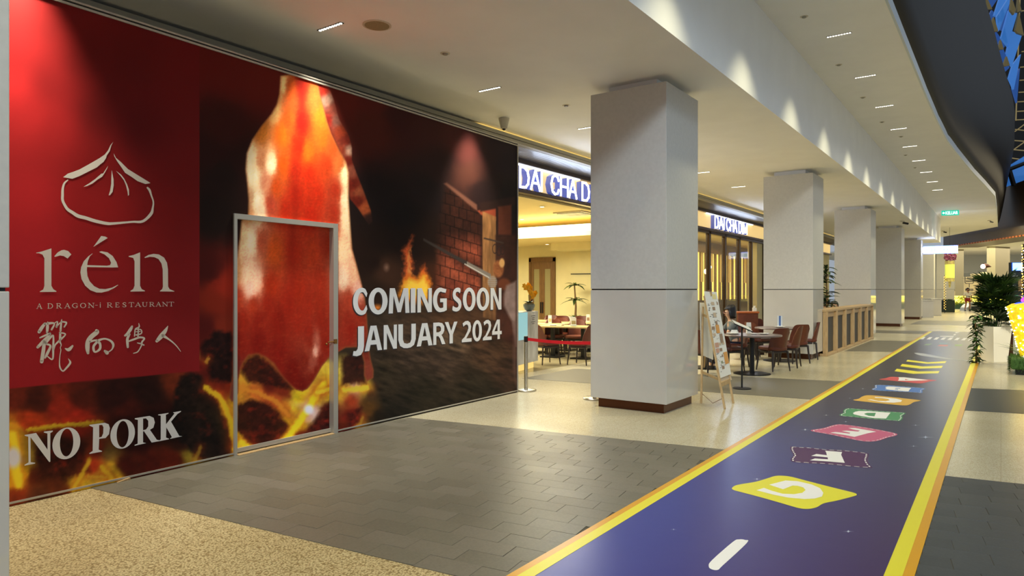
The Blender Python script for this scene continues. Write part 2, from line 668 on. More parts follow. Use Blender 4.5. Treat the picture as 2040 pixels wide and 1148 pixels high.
# far dark bridge front, running across below the roof
A_, B_ = fl(1893, 492, 5.0), fl(2040, 470, 5.0)
dd = (B_[0] - A_[0], B_[1] - A_[1])
A2 = (A_[0] - dd[0] * 0.12, A_[1] - dd[1] * 0.12)
B2 = (A_[0] + dd[0] * 2.2, A_[1] + dd[1] * 2.2)
br = MB()
nn = Vector((-dd[1], dd[0], 0)).normalized()
br.prism([A2, B2, (B2[0] + nn.x * 2.5, B2[1] + nn.y * 2.5), (A2[0] + nn.x * 2.5, A2[1] + nn.y * 2.5)], 5.0, 8.6)
bridge = br.build('bridge_front', mat('dark_bridge_skin', (74, 58, 42), 0.4, var=0.15, scale=0.5), label='broad dark brown bridge front across the far end of the hall', category='bridge')
hem = MB()
for k in range(60):
    t0, t1 = k / 60, (k + 0.55) / 60
    p0 = (A2[0] + (B2[0] - A2[0]) * t0, A2[1] + (B2[1] - A2[1]) * t0)
    p1 = (A2[0] + (B2[0] - A2[0]) * t1, A2[1] + (B2[1] - A2[1]) * t1)
    hem.quad((p0[0] - nn.x * .05, p0[1] - nn.y * .05, 4.97), (p1[0] - nn.x * .05, p1[1] - nn.y * .05, 4.97), (p1[0] - nn.x * .05, p1[1] - nn.y * .05, 5.07), (p0[0] - nn.x * .05, p0[1] - nn.y * .05, 5.07), 0.05)
hem.build('orange_lit_hem', mat('orange_lit_edge', (190, 110, 60), 0.4, metal=0.4), bridge, kind='stuff', label='scalloped lower hem, coloured as if lit orange')  # orange light on the lower edge is put into this colour

# lower far ceiling beyond the bridge
MB().prism([(A2[0] + nn.x * 2.55, A2[1] + nn.y * 2.55), (B2[0] + nn.x * 2.55, B2[1] + nn.y * 2.55), (30, 95), (-16, 95), (-16, 70)], 5.02, 5.14).build('ceiling', white_paint, kind='structure', label='far low ceiling beyond the dark bridge')

# ------------------------------------------------------------------ pillars
def pillar(label, x0, y0, wx=1.10, wy=1.12, neck=True, group=None):
    t = thing('pillar', label, 'pillar', (x0 + wx / 2, y0 + wy / 2, 0), 0, group)
    hx, hy = wx / 2, wy / 2
    MB().box(-hx + .09, hx - .06, -hy + .06, hy - .09, 0, 0.125).build('plinth', bronze, t, label='bronze skirting plinth')
    MB().cbox(-hx, hx, -hy, hy, 0.125, 1.592, 0.004).build('lower_cladding', stone_low, t, label='polished lower stone panels')
    MB().box(-hx + .012, hx - .012, -hy + .012, hy - .012, 1.592, 1.608).build('shadow_joint', black_metal, t)
    MB().cbox(-hx, hx, -hy, hy, 1.608, 4.265, 0.004).build('upper_cladding', stone_up, t, label='matt upper stone panels')
    if neck:
        MB().box(-hx + .2, hx - .2, -hy + .16, hy - .2, 4.265, LOWZ).build('neck', white_paint, t)
    return t


PX0 = -4.575
pillar('pale stone pillar cut off at the left edge of the view', PX0, 0.012)
pillar('largest square stone pillar, between hoarding corner and easel', PX0, 8.24)
pillar('second stone pillar, behind the brown dining chairs', PX0, 16.62)
pillar('third stone pillar, at the far end of the wooden screens', PX0, 25.1)
pillar('fourth stone pillar, with its whole bronze base in view', PX0, 33.6)
pillar('fifth stone pillar, right behind the fourth', PX0, 42.4)
pillar('sixth stone pillar, behind the white hanging light box', PX0, 51.0, neck=False)
pillar('last ochre-lit stone pillar, left of the green lantern', PX0 + 0.75, 58.5, neck=False)

# ------------------------------------------------------------------ children's floor track
def track_mat():
    m = bpy.data.materials.new('printed_vinyl')
    m.use_nodes = True
    nt = m.node_tree
    L = nt.links.new
    b = nt.nodes['Principled BSDF']
    b.inputs['Roughness'].default_value = 0.3
    tc = nt.nodes.new('ShaderNodeTexCoord')
    sx = nt.nodes.new('ShaderNodeSeparateXYZ')
    L(tc.outputs['Object'], sx.inputs[0])
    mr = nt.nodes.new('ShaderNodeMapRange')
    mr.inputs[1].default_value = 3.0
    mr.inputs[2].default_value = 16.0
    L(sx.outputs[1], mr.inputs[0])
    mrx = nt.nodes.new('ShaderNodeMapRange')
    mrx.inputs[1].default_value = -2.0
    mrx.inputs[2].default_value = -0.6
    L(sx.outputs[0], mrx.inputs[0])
    ramps = []  # print gradient; a bluish reflection is mixed into the near left
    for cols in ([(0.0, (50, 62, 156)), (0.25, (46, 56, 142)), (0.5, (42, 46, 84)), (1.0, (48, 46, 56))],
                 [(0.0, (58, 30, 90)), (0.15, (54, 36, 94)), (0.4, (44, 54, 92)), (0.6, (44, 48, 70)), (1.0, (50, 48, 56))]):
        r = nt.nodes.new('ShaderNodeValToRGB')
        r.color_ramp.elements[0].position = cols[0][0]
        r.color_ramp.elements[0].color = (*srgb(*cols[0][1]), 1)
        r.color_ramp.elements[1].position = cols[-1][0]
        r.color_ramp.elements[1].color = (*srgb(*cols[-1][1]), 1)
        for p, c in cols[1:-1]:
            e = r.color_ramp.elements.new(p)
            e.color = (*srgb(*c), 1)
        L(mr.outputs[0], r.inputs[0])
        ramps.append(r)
    mx = nt.nodes.new('ShaderNodeMix')
    mx.data_type = 'RGBA'
    L(mrx.outputs[0], mx.inputs[0])
    L(ramps[0].outputs[0], mx.inputs[6])
    L(ramps[1].outputs[0], mx.inputs[7])
    L(mx.outputs[2], b.inputs['Base Color'])
    n2 = nt.nodes.new('ShaderNodeTexNoise')
    n2.inputs['Scale'].default_value = 5
    bp = nt.nodes.new('ShaderNodeBump')
    bp.inputs['Strength'].default_value = 0.08
    bp.inputs['Distance'].default_value = 0.01
    L(tc.outputs['Object'], n2.inputs['Vector'])
    L(n2.outputs[0], bp.inputs['Height'])
    L(bp.outputs[0], b.inputs['Normal'])
    return m


def flat(mb, loops, z, grow=0.0006):
    """thin printed patch from pixel outlines of the floor plan, first outline outer, others holes"""
    P = [[fl(x, y) for x, y in lp] for lp in loops]
    v, tris = loft(P)
    mb.add([(x, y, z) for x, y in v], [t for t in tris])
    return mb


def fix_up(me):
    """make every face of a flat print look up"""
    bm = bmesh.new()
    bm.from_mesh(me)
    for f in bm.faces:
        f.normal_update()
        if f.normal.z < 0:
            f.normal_flip()
    bm.to_mesh(me)
    bm.free()


track = thing('floor_track', "long dark blue printed play track on the floor with yellow edges and letters", 'floor mat', (0, 0, 0))
TZ = 0.0085
MB().prism([(-2.15, -2), (-0.47, -2), (-0.47, 30.2), (-0.9, 30.75), (-1.9, 30.75), (-2.15, 30.3)], 0.0055, TZ).build('vinyl_sheet', track_mat(), track)
M_yel = mat('yellow_tape', (236, 226, 50), 0.35)
M_ora = mat('orange_tape', (226, 164, 12), 0.3)
for nm, m, lab, P in (('edge_tape', M_yel, 'lemon yellow inner edge stripe, left', (-2.185, -2.105)), ('edge_tape', M_ora, 'orange outer edge stripe, left', (-2.235, -2.185)),
                      ('edge_tape', M_yel, 'lemon yellow inner edge stripe, right', (-0.53, -0.445)), ('edge_tape', M_ora, 'orange outer edge stripe, right', (-0.445, -0.39))):
    mb = MB()
    y = -2.0
    while y < 30.3:
        mb.box(P[0], P[1], y, min(y + 1.0, 30.3), 0.0015 if m is M_ora else 0.004, TZ + (0.0012 if m is M_yel else 0.0005))
        y += 1.0
    mb.build(nm, m, track, label=lab)


def zpts(pts, x0, y0, s):
    return [(x0 + x / s, y0 + y / s) for x, y in pts]


def badge(nm, lab, outline, letter, hole, rgb, zz, stitch=True, holes=None):
    x0, y0, s, o = outline
    out = smooth_loop(zpts(o, x0, y0, s), 5)
    mb = flat(MB(), [out], TZ + 0.001)
    me = mb.mesh('badge', mat(nm, rgb, 0.42))
    fix_up(me)
    bo = link('badge', me, track, label=lab)
    x1, y1, s1, l = letter
    loops = [zpts(l, x1, y1, s1)] + [zpts(h, x1, y1, s1) for h in (holes or [])]
    me = flat(MB(), loops, TZ + 0.002).mesh('letter', white_print)
    fix_up(me)
    link('letter', me, bo)
    if stitch:
        st = MB()
        w = [Vector((*fl(*p), 0)) for p in out]
        c = sum(w, Vector()) / len(w)
        w = [c + (p - c) * 0.94 for p in w]
        d = 0.0
        for a, b in zip(w, w[1:] + w[:1]):
            L = (b - a).length
            t = (b - a).normalized() if L > 1e-6 else Vector((1, 0, 0))
            n = Vector((-t.y, t.x, 0)) * 0.006
            s = 0.0
            while s < L:
                ph = (d + s) % 0.07
                if ph < 0.042:
                    e = min(s + 0.042 - ph, L)
                    st.add([a + t * s + n + Vector((0, 0, TZ + .0016)), a + t * e + n + Vector((0, 0, TZ + .0016)), a + t * e - n + Vector((0, 0, TZ + .0016)), a + t * s - n + Vector((0, 0, TZ + .0016))], [(3, 2, 1, 0)])
                    s = e + 1e-4
                else:
                    s += 0.07 - ph + 1e-4
            d += L
        me = st.mesh('stitching', white_print)
        fix_up(me)
        link('stitching', me, bo, kind='stuff')


Z5 = (1440, 860, 5.368)
Z6 = (1640, 740, 8.2)
badge('badge_yellow', 'yellow wavy badge with a G', (*Z5, [(97, 620), (130, 592), (200, 575), (350, 550), (480, 512), (560, 488), (640, 485), (740, 498), (900, 540), (1060, 582), (1250, 630), (1400, 668), (1432, 688), (1400, 705), (1230, 750), (1080, 782), (1000, 825), (905, 842), (800, 830), (620, 778), (400, 715), (200, 662), (120, 640)]),
      (*Z5, [(495, 583), (670, 537), (800, 545), (950, 580), (1040, 620), (1075, 670), (1060, 710), (980, 732), (870, 737), (700, 722), (540, 690), (360, 642), (440, 617), (530, 650), (640, 680), (760, 685), (850, 670), (885, 640), (860, 612), (800, 595), (745, 592), (645, 632)]), None, (232, 226, 50), 0, stitch=False)
badge('badge_purple', 'purple badge with an F and white stitching', (*Z5, [(725, 172), (800, 176), (900, 180), (1000, 190), (1100, 202), (1300, 212), (1530, 238), (1562, 262), (1548, 320), (1575, 370), (1592, 402), (1400, 390), (1100, 360), (900, 350), (745, 335), (728, 300), (755, 265), (728, 215)]),
      (*Z5, [(1095, 217), (1275, 230), (1265, 260), (1305, 348), (1120, 332), (930, 320), (985, 300), (1125, 310), (1120, 288), (945, 272), (1000, 252), (1113, 265), (1105, 235)]), None, (76, 34, 92), 0)
badge('badge_pink', 'pink badge with an E', (0, 0, 1, [(1615, 860), (1640, 855), (1660, 849), (1678, 847.5), (1720, 853), (1760, 860), (1786, 866), (1784, 870), (1768, 874), (1752, 879.5), (1733, 882), (1712, 880), (1690, 875.5), (1655, 868)]),
      (*Z6, [(410, 942), (520, 942), (870, 1002), (720, 1030), (510, 1088), (360, 1058), (115, 1020), (200, 1008), (300, 1018), (430, 1035), (440, 1020), (300, 990), (385, 985), (570, 1000), (600, 985), (500, 968)]), None, (206, 96, 138), 0)
badge('badge_green', 'green badge with a D', (*Z6, [(265, 720), (330, 690), (330, 650), (400, 618), (600, 630), (900, 660), (1300, 685), (1340, 708), (1292, 740), (1300, 780), (1250, 825), (1150, 818), (800, 790), (450, 755), (310, 745)]),
      (*Z6, [(1100, 690), (1060, 740), (1025, 787), (800, 775), (620, 745), (500, 715), (485, 695), (520, 675), (580, 662), (760, 665)]), None, (70, 146, 100), 0,
      holes=[[(860, 692), (838, 750), (740, 740), (680, 718), (672, 705), (720, 692)]])
badge('badge_amber', 'amber badge with a C', (*Z6, [(490, 480), (580, 458), (640, 422), (730, 402), (900, 410), (1200, 440), (1560, 480), (1585, 492), (1480, 515), (1420, 550), (1350, 568), (1200, 560), (900, 530), (600, 498)]),
      (*Z6, [(840, 430), (1000, 440), (1200, 460), (1290, 485), (1270, 512), (1150, 525), (950, 515), (720, 475), (780, 472), (900, 495), (1020, 500), (1090, 485), (1060, 465), (960, 450), (850, 445)]), None, (226, 178, 72), 0, stitch=False)
badge('badge_blue', 'blue badge with a B', (*Z6, [(795, 300), (848, 275), (840, 245), (880, 232), (1100, 240), (1400, 265), (1660, 290), (1620, 318), (1615, 362), (1500, 355), (1200, 340), (900, 325), (815, 312)]),
      (*Z6, [(1440, 282), (1420, 300), (1390, 340), (1200, 325), (1060, 310), (1005, 302), (1035, 288), (1010, 270), (1060, 258), (1150, 262)]), None, (74, 124, 200), 0,
      holes=[[(1180, 282), (1260, 285), (1255, 293), (1180, 290)], [(1170, 300), (1225, 303), (1220, 312), (1170, 308)]])
badge('badge_red', 'red badge with an A', (*Z6, [(915, 142), (1020, 120), (1120, 98), (1300, 110), (1600, 135), (1850, 155), (1740, 175), (1640, 200), (1540, 205), (1300, 180), (1100, 160)]),
      (*Z6, [(1228, 107), (1320, 107), (1650, 145), (1725, 155), (1600, 160), (1400, 165), (1220, 163), (1240, 135)]), None, (216, 84, 88), 0, stitch=False,
      holes=[[(1335, 135), (1400, 144), (1340, 152)]])
Z7 = (1680, 620, 5.667)
for P in ([(725, 555), (955, 582), (1165, 570), (1150, 592), (940, 600), (710, 573)], [(665, 602), (895, 630), (1125, 622), (1110, 648), (865, 656), (642, 628)], [(605, 657), (840, 687), (1087, 682), (1072, 708), (790, 714), (578, 684)]):
    me = flat(MB(), [zpts(P, *Z7)], TZ + 0.001).mesh('chevron', M_yel)
    fix_up(me)
    link('chevron', me, track, label='yellow chevron arrow')
for k in range(9):
    o = 78 * k
    me = flat(MB(), [zpts([(893 + o, 295 + k * 2), (930 + o, 295 + k * 2), (902 + o * .995, 322 + k * 2), (860 + o * .995, 321 + k * 2)], *Z7)], TZ + 0.001).mesh('crossing_stripe', white_print)
    fix_up(me)
    link('crossing_stripe', me, track)
lane = [('lane_mark', [(1418, 1138), (1412, 1132), (1418, 1120), (1460, 1083), (1472, 1078), (1484, 1079), (1488, 1085), (1440, 1130), (1430, 1139)], white_print, True, 'white rounded dash on the near end of the track'),
        ('lane_mark', zpts([(800, 478), (880, 480), (1000, 500), (1150, 530), (1440, 562), (1435, 572), (1180, 548), (1000, 525), (870, 505)], *Z7), mat('pale_arc', (178, 182, 186), 0.4), True, 'pale curved streak across the track'),
        ('lane_mark', zpts([(1095, 284), (1250, 284), (1240, 296), (1090, 291)], *Z7), white_print, False, None),
        ('lane_mark', zpts([(1240, 276), (1262, 276), (1275, 262), (1250, 262)], *Z7), white_print, False, None),
        ('lane_mark', zpts([(1262, 252), (1280, 252), (1318, 238), (1270, 238)], *Z7), white_print, False, None),
        ('hopscotch_mark', zpts([(1085, 383), (1185, 386), (1175, 402), (1060, 400)], *Z7), mat('pale_coral', (196, 122, 116), 0.4), False, None),
        ('hopscotch_mark', zpts([(935, 374), (1010, 372), (960, 390), (905, 388)], *Z7), mat('pale_lime', (140, 168, 110), 0.4), False, None),
        ('hopscotch_mark', zpts([(1270, 378), (1350, 380), (1330, 402), (1250, 398)], *Z7), mat('pale_lime', (140, 168, 110), 0.4), False, None),
        ('hopscotch_mark', zpts([(1090, 362), (1180, 362), (1170, 374), (1080, 374)], *Z7), mat('pale_teal', (120, 160, 160), 0.4), False, None)]
for nm, P, m, sm_, lab in lane:
    me = flat(MB(), [smooth_loop(P, 4) if sm_ else P], TZ + 0.001).mesh(nm, m)
    fix_up(me)
    link(nm, me, track, label=lab)
# little star flares printed on the vinyl
flare = mat('star_print', (206, 214, 232), 0.4)
for (px, py, w, h) in [(1342, 1058, 9, 2.2), (1690, 1062, 16, 3.6), (1508, 957, 12, 3), (1604, 858, 14, 2.6), (1844, 873, 22, 3.8), (1820, 891, 12, 2.2), (1824, 849, 12, 1.8), (1685, 842, 9, 1.6), (1646, 829, 9, 1.4), (1719, 776, 9, 1.3), (1693, 795, 7, 1.1)]:
    P = []
    for k in range(16):
        r = 1.0 if k % 4 == 0 else (0.3 if k % 2 == 0 else 0.22)
        P.append((px + w * 0.8 * r * math.cos(2 * PI * k / 16), py + h * 0.8 * r * math.sin(2 * PI * k / 16)))
    me = flat(MB(), [P], TZ + 0.001).mesh('star_print', flare)
    fix_up(me)
    link('star_print', me, track)
# ================================================================== HOARDING WITH ITS PRINT
HA = Vector((-5.905, 1.0, 0))
HB = Vector((-6.12, 8.68, 0))
HD = (HB - HA).normalized()
HN = Vector((HD.y, -HD.x, 0))            # towards the walkway
HLEN = (HB - HA).length
HTOP = 3.83


def hp(px, py, off=0.0):
    """point of the hoarding face seen at px, py, raised by off"""
    dx, dy = (px - CX) / FPX * CY - SY, (px - CX) / FPX * SY + CY
    # HA + u*HD = D*(dx,dy)
    det = HD.x * (-dy) - HD.y * (-dx)
    u = ((-HA.x) * (-dy) - (-HA.y) * (-dx)) / det
    p = HA + HD * u
    D = p.x / dx if abs(dx) > abs(dy) else p.y / dy
    return Vector((p.x, p.y, pz(py, D))) + HN * off


def hpx(U, Z):
    X = HA.x + HD.x * U
    Y = HA.y + HD.y * U
    xc = X * CY + Y * SY
    D = -X * SY + Y * CY
    return CX + FPX * xc / D, HY + FPX * (EYE - Z) / D


def vnoise(x, y, seed):
    r = np.random.RandomState(seed)
    T = r.rand(64, 64)
    xi, yi = np.floor(x).astype(int), np.floor(y).astype(int)
    fx, fy = x - xi, y - yi
    fx, fy = fx * fx * (3 - 2 * fx), fy * fy * (3 - 2 * fy)
    g = lambda a, b: T[a % 64, b % 64]
    return (g(xi, yi) * (1 - fx) + g(xi + 1, yi) * fx) * (1 - fy) + (g(xi, yi + 1) * (1 - fx) + g(xi + 1, yi + 1) * fx) * fy


def fbm(x, y, seed, o=4):
    s, a, t = 0, 1.0, 0
    for k in range(o):
        s = s + a * vnoise(x * 2 ** k, y * 2 ** k, seed + k)
        t += a
        a *= 0.55
    return s / t


def idw(x, y, P, p=2.0, eps=60.0):
    W = np.zeros_like(x)
    C = np.zeros(x.shape + (3,))
    for (a, b, c) in P:
        w = 1.0 / ((x - a) ** 2 + (y - b) ** 2 + eps) ** p
        W += w
        C += w[..., None] * np.array(c, float)
    return C / W[..., None]


def sdf(x, y, poly):
    """signed distance to a polygon, negative inside"""
    d = np.full(x.shape, 1e9)
    ins = np.zeros(x.shape, bool)
    n = len(poly)
    for i in range(n):
        ax, ay = poly[i]
        bx, by = poly[(i + 1) % n]
        ex, ey = bx - ax, by - ay
        t = np.clip(((x - ax) * ex + (y - ay) * ey) / (ex * ex + ey * ey + 1e-9), 0, 1)
        d = np.minimum(d, (x - ax - t * ex) ** 2 + (y - ay - t * ey) ** 2)
        c = ((ay > y) != (by > y)) & (x < ex * (y - ay) / (ey if abs(ey) > 1e-9 else 1e-9) + ax)
        ins ^= c
    d = np.sqrt(d)
    return np.where(ins, -d, d)


def lay_on(C, mask, col):
    return C * (1 - mask[..., None]) + mask[..., None] * col


def soft(d, w):
    return np.clip(0.5 - d / (2 * w), 0, 1)


BGP = [(410, 125, (84, 16, 11)), (470, 140, (84, 18, 12)), (520, 160, (86, 20, 12)), (440, 250, (50, 15, 10)), (415, 300, (40, 14, 10)), (450, 350, (30, 16, 12)), (430, 430, (27, 15, 10)), (485, 330, (38, 15, 10)),
       (410, 540, (60, 14, 10)), (430, 600, (112, 30, 15)), (447, 570, (136, 34, 18)), (410, 650, (70, 16, 13)), (440, 655, (112, 34, 18)), (690, 190, (80, 22, 15)), (740, 250, (66, 22, 15)), (740, 200, (72, 20, 15)), (800, 230, (48, 17, 16)),
       (850, 250, (52, 22, 20)), (920, 260, (60, 26, 25)), (930, 300, (72, 34, 30)), (930, 345, (66, 36, 28)), (990, 290, (34, 21, 25)), (1015, 320, (28, 18, 24)), (1015, 390, (22, 15, 15)), (970, 380, (30, 18, 18)), (880, 330, (36, 20, 20)), (760, 400, (22, 14, 14)), (800, 430, (17, 12, 13)), (850, 380, (26, 18, 19)), (760, 480, (24, 13, 9)),  # brighter samples near the right hold a faint downlight scallop
       (740, 520, (28, 15, 10)), (800, 480, (22, 12, 9)), (770, 540, (60, 36, 24)), (740, 580, (36, 22, 14)), (850, 480, (28, 15, 10)), (860, 560, (60, 30, 18)), (760, 640, (52, 40, 30)), (800, 660, (64, 48, 36)), (830, 620, (56, 40, 28)), (900, 640, (70, 46, 30)), (960, 640, (66, 44, 30)), (1010, 640, (60, 36, 26)),
       (760, 740, (40, 32, 22)), (850, 780, (30, 25, 18)), (950, 780, (34, 28, 20)), (760, 700, (50, 38, 28)), (820, 700, (60, 46, 36)), (880, 720, (50, 38, 30)), (980, 700, (58, 40, 28)), (1015, 740, (46, 30, 22)), (900, 680, (74, 58, 44)), (800, 830, (24, 20, 15)), (720, 760, (40, 30, 20))]
REDP = [(30, 20, (96, 22, 20)), (30, 90, (132, 24, 24)), (30, 180, (172, 34, 34)), (60, 240, (160, 32, 32)), (100, 40, (92, 16, 15)), (100, 160, (112, 20, 20)), (110, 260, (138, 26, 26)), (170, 120, (84, 13, 12)), (200, 220, (82, 13, 12)), (260, 130, (82, 13, 12)), (280, 250, (80, 12, 12)), (380, 200, (90, 14, 13)), (380, 350, (96, 15, 14)),
        (200, 330, (112, 19, 18)), (60, 400, (160, 30, 32)), (60, 500, (154, 29, 33)), (60, 600, (144, 27, 31)), (60, 700, (138, 27, 31)), (200, 420, (128, 22, 22)), (200, 560, (128, 24, 26)), (200, 680, (128, 26, 29)), (330, 420, (108, 18, 17)), (330, 560, (112, 20, 21)), (330, 680, (118, 24, 27)), (385, 600, (104, 18, 19))]
EMB = [(30, 790, (90, 30, 18)), (70, 800, (60, 22, 14)), (120, 815, (130, 34, 20)), (170, 790, (70, 24, 15)), (220, 790, (40, 15, 12)), (300, 780, (32, 14, 11)), (350, 765, (96, 36, 18)), (150, 840, (150, 34, 20)), (250, 830, (60, 18, 12)), (320, 830, (40, 14, 10)), (60, 842, (160, 50, 20)),
       (32, 870, (226, 190, 40)), (28, 915, (205, 200, 200)), (40, 900, (228, 196, 44)), (45, 940, (226, 190, 30)), (28, 955, (230, 190, 30)), (34, 985, (120, 44, 22)), (70, 950, (70, 26, 14)), (90, 900, (60, 20, 14)), (110, 960, (80, 34, 16)), (70, 990, (84, 42, 24)), (150, 905, (40, 14, 10)), (130, 985, (90, 36, 16)),
       (200, 900, (130, 36, 20)), (185, 930, (170, 50, 22)), (165, 955, (200, 164, 40)), (157, 975, (205, 170, 36)), (215, 935, (190, 150, 36)), (222, 955, (190, 150, 30)), (190, 952, (180, 140, 40)), (215, 905, (120, 90, 40)), (250, 930, (60, 16, 11)), (300, 930, (66, 18, 11)), (270, 880, (50, 14, 10)), (340, 920, (84, 24, 12)), (385, 910, (130, 110, 34)), (400, 885, (80, 40, 18)), (360, 880, (40, 16, 10)), (440, 900, (60, 24, 14)), (420, 870, (30, 20, 14)),
       (400, 730, (96, 20, 18)), (413, 718, (150, 110, 36)), (412, 735, (80, 20, 15)), (440, 770, (90, 24, 14)), (455, 770, (120, 36, 16)), (435, 790, (150, 60, 20)), (448, 812, (212, 170, 34)), (455, 850, (216, 180, 30)), (462, 885, (200, 160, 30)),
       (490, 772, (206, 150, 44)), (515, 782, (196, 110, 40)), (550, 798, (176, 80, 34)), (575, 820, (180, 110, 30)), (585, 845, (206, 170, 30)), (545, 775, (90, 24, 14)), (570, 780, (110, 34, 16)), (605, 790, (210, 180, 30)), (600, 820, (220, 196, 36)), (632, 800, (220, 190, 30)), (620, 817, (222, 218, 230)), (626, 812, (222, 218, 230)), (614, 822, (220, 214, 220)), (640, 778, (190, 150, 40)), (660, 775, (210, 180, 40)), (600, 850, (214, 186, 30)), (580, 878, (200, 170, 28)),
       (485, 880, (226, 196, 34)), (492, 896, (214, 210, 190)), (475, 895, (220, 190, 40)), (505, 885, (140, 60, 20)), (530, 905, (150, 36, 18)), (560, 895, (130, 34, 15)), (610, 875, (80, 22, 14)), (650, 850, (60, 20, 13)), (655, 820, (90, 28, 16)), (600, 890, (110, 36, 15)), (640, 870, (70, 20, 12)),
       (685, 776, (200, 170, 40)), (705, 776, (222, 214, 180)), (725, 776, (190, 170, 50)), (700, 795, (150, 50, 24)), (700, 830, (104, 26, 17)), (735, 810, (80, 50, 20)), (712, 852, (120, 88, 30)), (690, 860, (90, 24, 14)), (740, 790, (60, 42, 24)), (760, 830, (30, 22, 15))]
DUCKP = [(562, 165, (215, 182, 124)), (600, 172, (140, 30, 12)), (628, 200, (196, 94, 38)), (580, 180, (200, 96, 34)), (548, 222, (212, 170, 108)), (575, 240, (206, 92, 24)), (602, 245, (168, 28, 12)), (640, 235, (200, 110, 26)), (520, 262, (196, 130, 44)), (562, 268, (232, 120, 20)), (595, 290, (192, 44, 12)), (612, 305, (226, 108, 22)), (642, 275, (206, 100, 24)), (660, 295, (184, 84, 32)),
         (500, 315, (206, 190, 156)), (520, 318, (196, 136, 92)), (540, 328, (228, 204, 170)), (563, 330, (216, 98, 18)), (590, 340, (188, 46, 16)), (615, 345, (190, 46, 14)), (650, 330, (182, 62, 22)), (675, 325, (194, 112, 52)), (688, 350, (216, 196, 158)), (506, 352, (222, 206, 172)), (530, 362, (206, 136, 102)), (550, 372, (206, 86, 26)), (590, 392, (184, 40, 12)), (630, 390, (186, 46, 16)), (668, 380, (166, 52, 26)), (690, 400, (216, 196, 162)), (498, 395, (190, 150, 110)), (512, 400, (222, 206, 176)),
         (497, 425, (186, 140, 96)), (540, 410, (188, 78, 52)), (520, 425, (206, 180, 150)), (570, 420, (186, 46, 16)), (620, 430, (178, 38, 12)), (665, 425, (166, 50, 26)), (691, 440, (216, 192, 156)), (486, 470, (196, 166, 122)), (506, 480, (212, 190, 158)), (528, 480, (186, 92, 58)), (552, 500, (200, 86, 24)), (590, 500, (170, 44, 14)), (630, 500, (178, 58, 22)), (655, 490, (150, 46, 22)),
         (475, 540, (196, 150, 100)), (500, 550, (218, 178, 144)), (516, 562, (220, 172, 142)), (505, 575, (216, 172, 150)), (545, 570, (166, 48, 16)), (600, 580, (158, 42, 16)), (642, 560, (160, 48, 22)), (682, 500, (220, 186, 146)), (705, 545, (212, 160, 124)), (685, 555, (210, 176, 148)), (712, 580, (205, 150, 130)), (695, 600, (170, 66, 40)), (478, 600, (180, 66, 38)), (510, 610, (170, 56, 28)), (560, 640, (134, 28, 12)), (600, 640, (152, 40, 20)), (645, 640, (148, 38, 18)), (480, 680, (134, 30, 16)), (520, 680, (124, 24, 13)),
         (560, 702, (130, 26, 14)), (590, 742, (114, 20, 10)), (605, 772, (108, 20, 12)), (618, 700, (150, 62, 40)), (637, 676, (176, 100, 80)), (634, 700, (206, 150, 130)), (628, 724, (160, 84, 66)), (652, 690, (140, 34, 18)), (648, 668, (146, 38, 20)), (622, 660, (148, 38, 20)), (622, 684, (140, 40, 22)), (614, 716, (124, 32, 18)), (644, 716, (136, 36, 20)), (636, 742, (124, 32, 18)), (628, 760, (112, 26, 14)), (732, 690, (110, 36, 24)), (728, 640, (140, 50, 32)), (714, 640, (150, 50, 30)), (690, 640, (146, 44, 26)), (680, 625, (150, 56, 34)), (540, 610, (150, 38, 18)), (580, 610, (150, 36, 16)), (620, 610, (154, 42, 20)), (640, 600, (152, 44, 20)), (520, 640, (144, 34, 18)), (490, 640, (150, 40, 20)), (700, 655, (146, 34, 18)), (720, 682, (150, 74, 52)), (470, 740, (112, 40, 34)), (465, 780, (120, 60, 52)), (735, 700, (120, 50, 36)), (735, 738, (136, 66, 50))]
DUCK = [(558.4, 151), (556, 187), (550.7, 208), (540, 227), (521, 250), (502, 278), (491, 305.6), (488.7, 337), (492, 365), (495, 400), (494, 429), (486, 440), (483, 476), (479, 500), (478, 510), (470, 538), (466, 588), (464, 638), (465, 684), (464, 743), (459, 772), (457, 793), (461.5, 801), (474, 795), (480, 784), (480, 759), (484.5, 738), (491, 722), (501, 709), (518, 706), (535, 713),
        (551, 726), (564, 747), (581, 766), (595, 778), (608, 781), (618, 776), (631, 759), (647.5, 730), (668.5, 705), (689, 693), (710, 692), (719.5, 701), (725, 722), (725, 749), (731, 760), (744, 753), (744.5, 738), (739, 717), (734.5, 692), (733, 659), (731, 630), (727, 592), (719, 559), (710, 525), (702, 496), (698.5, 450), (695, 396), (695, 344), (690, 323), (676, 299), (660.5, 267), (652, 243), (645, 215), (638, 190.6), (632.6, 160), (600, 145)]
WING = [(632.6, 165), (650, 165), (658, 180), (665.7, 201), (676, 239), (686, 255), (695, 271), (701, 295), (701, 319.5), (711, 347), (725, 382), (739, 420.6), (742, 441.5), (735, 448), (728, 438), (714.5, 417), (697, 396), (690, 330), (660, 262), (640, 200)]
WINGP = [(642, 180, (130, 30, 20)), (652, 200, (120, 90, 76)), (668, 240, (100, 62, 52)), (665, 215, (96, 44, 34)), (680, 262, (110, 40, 22)), (690, 280, (96, 30, 20)), (697, 300, (170, 130, 110)), (694, 320, (96, 26, 16)), (700, 340, (120, 60, 44)), (705, 370, (92, 24, 14)), (715, 380, (130, 64, 40)), (712, 402, (90, 24, 14)), (727, 415, (150, 70, 36)), (736, 438, (40, 22, 18)), (655, 240, (110, 24, 16)), (680, 300, (110, 40, 24))]


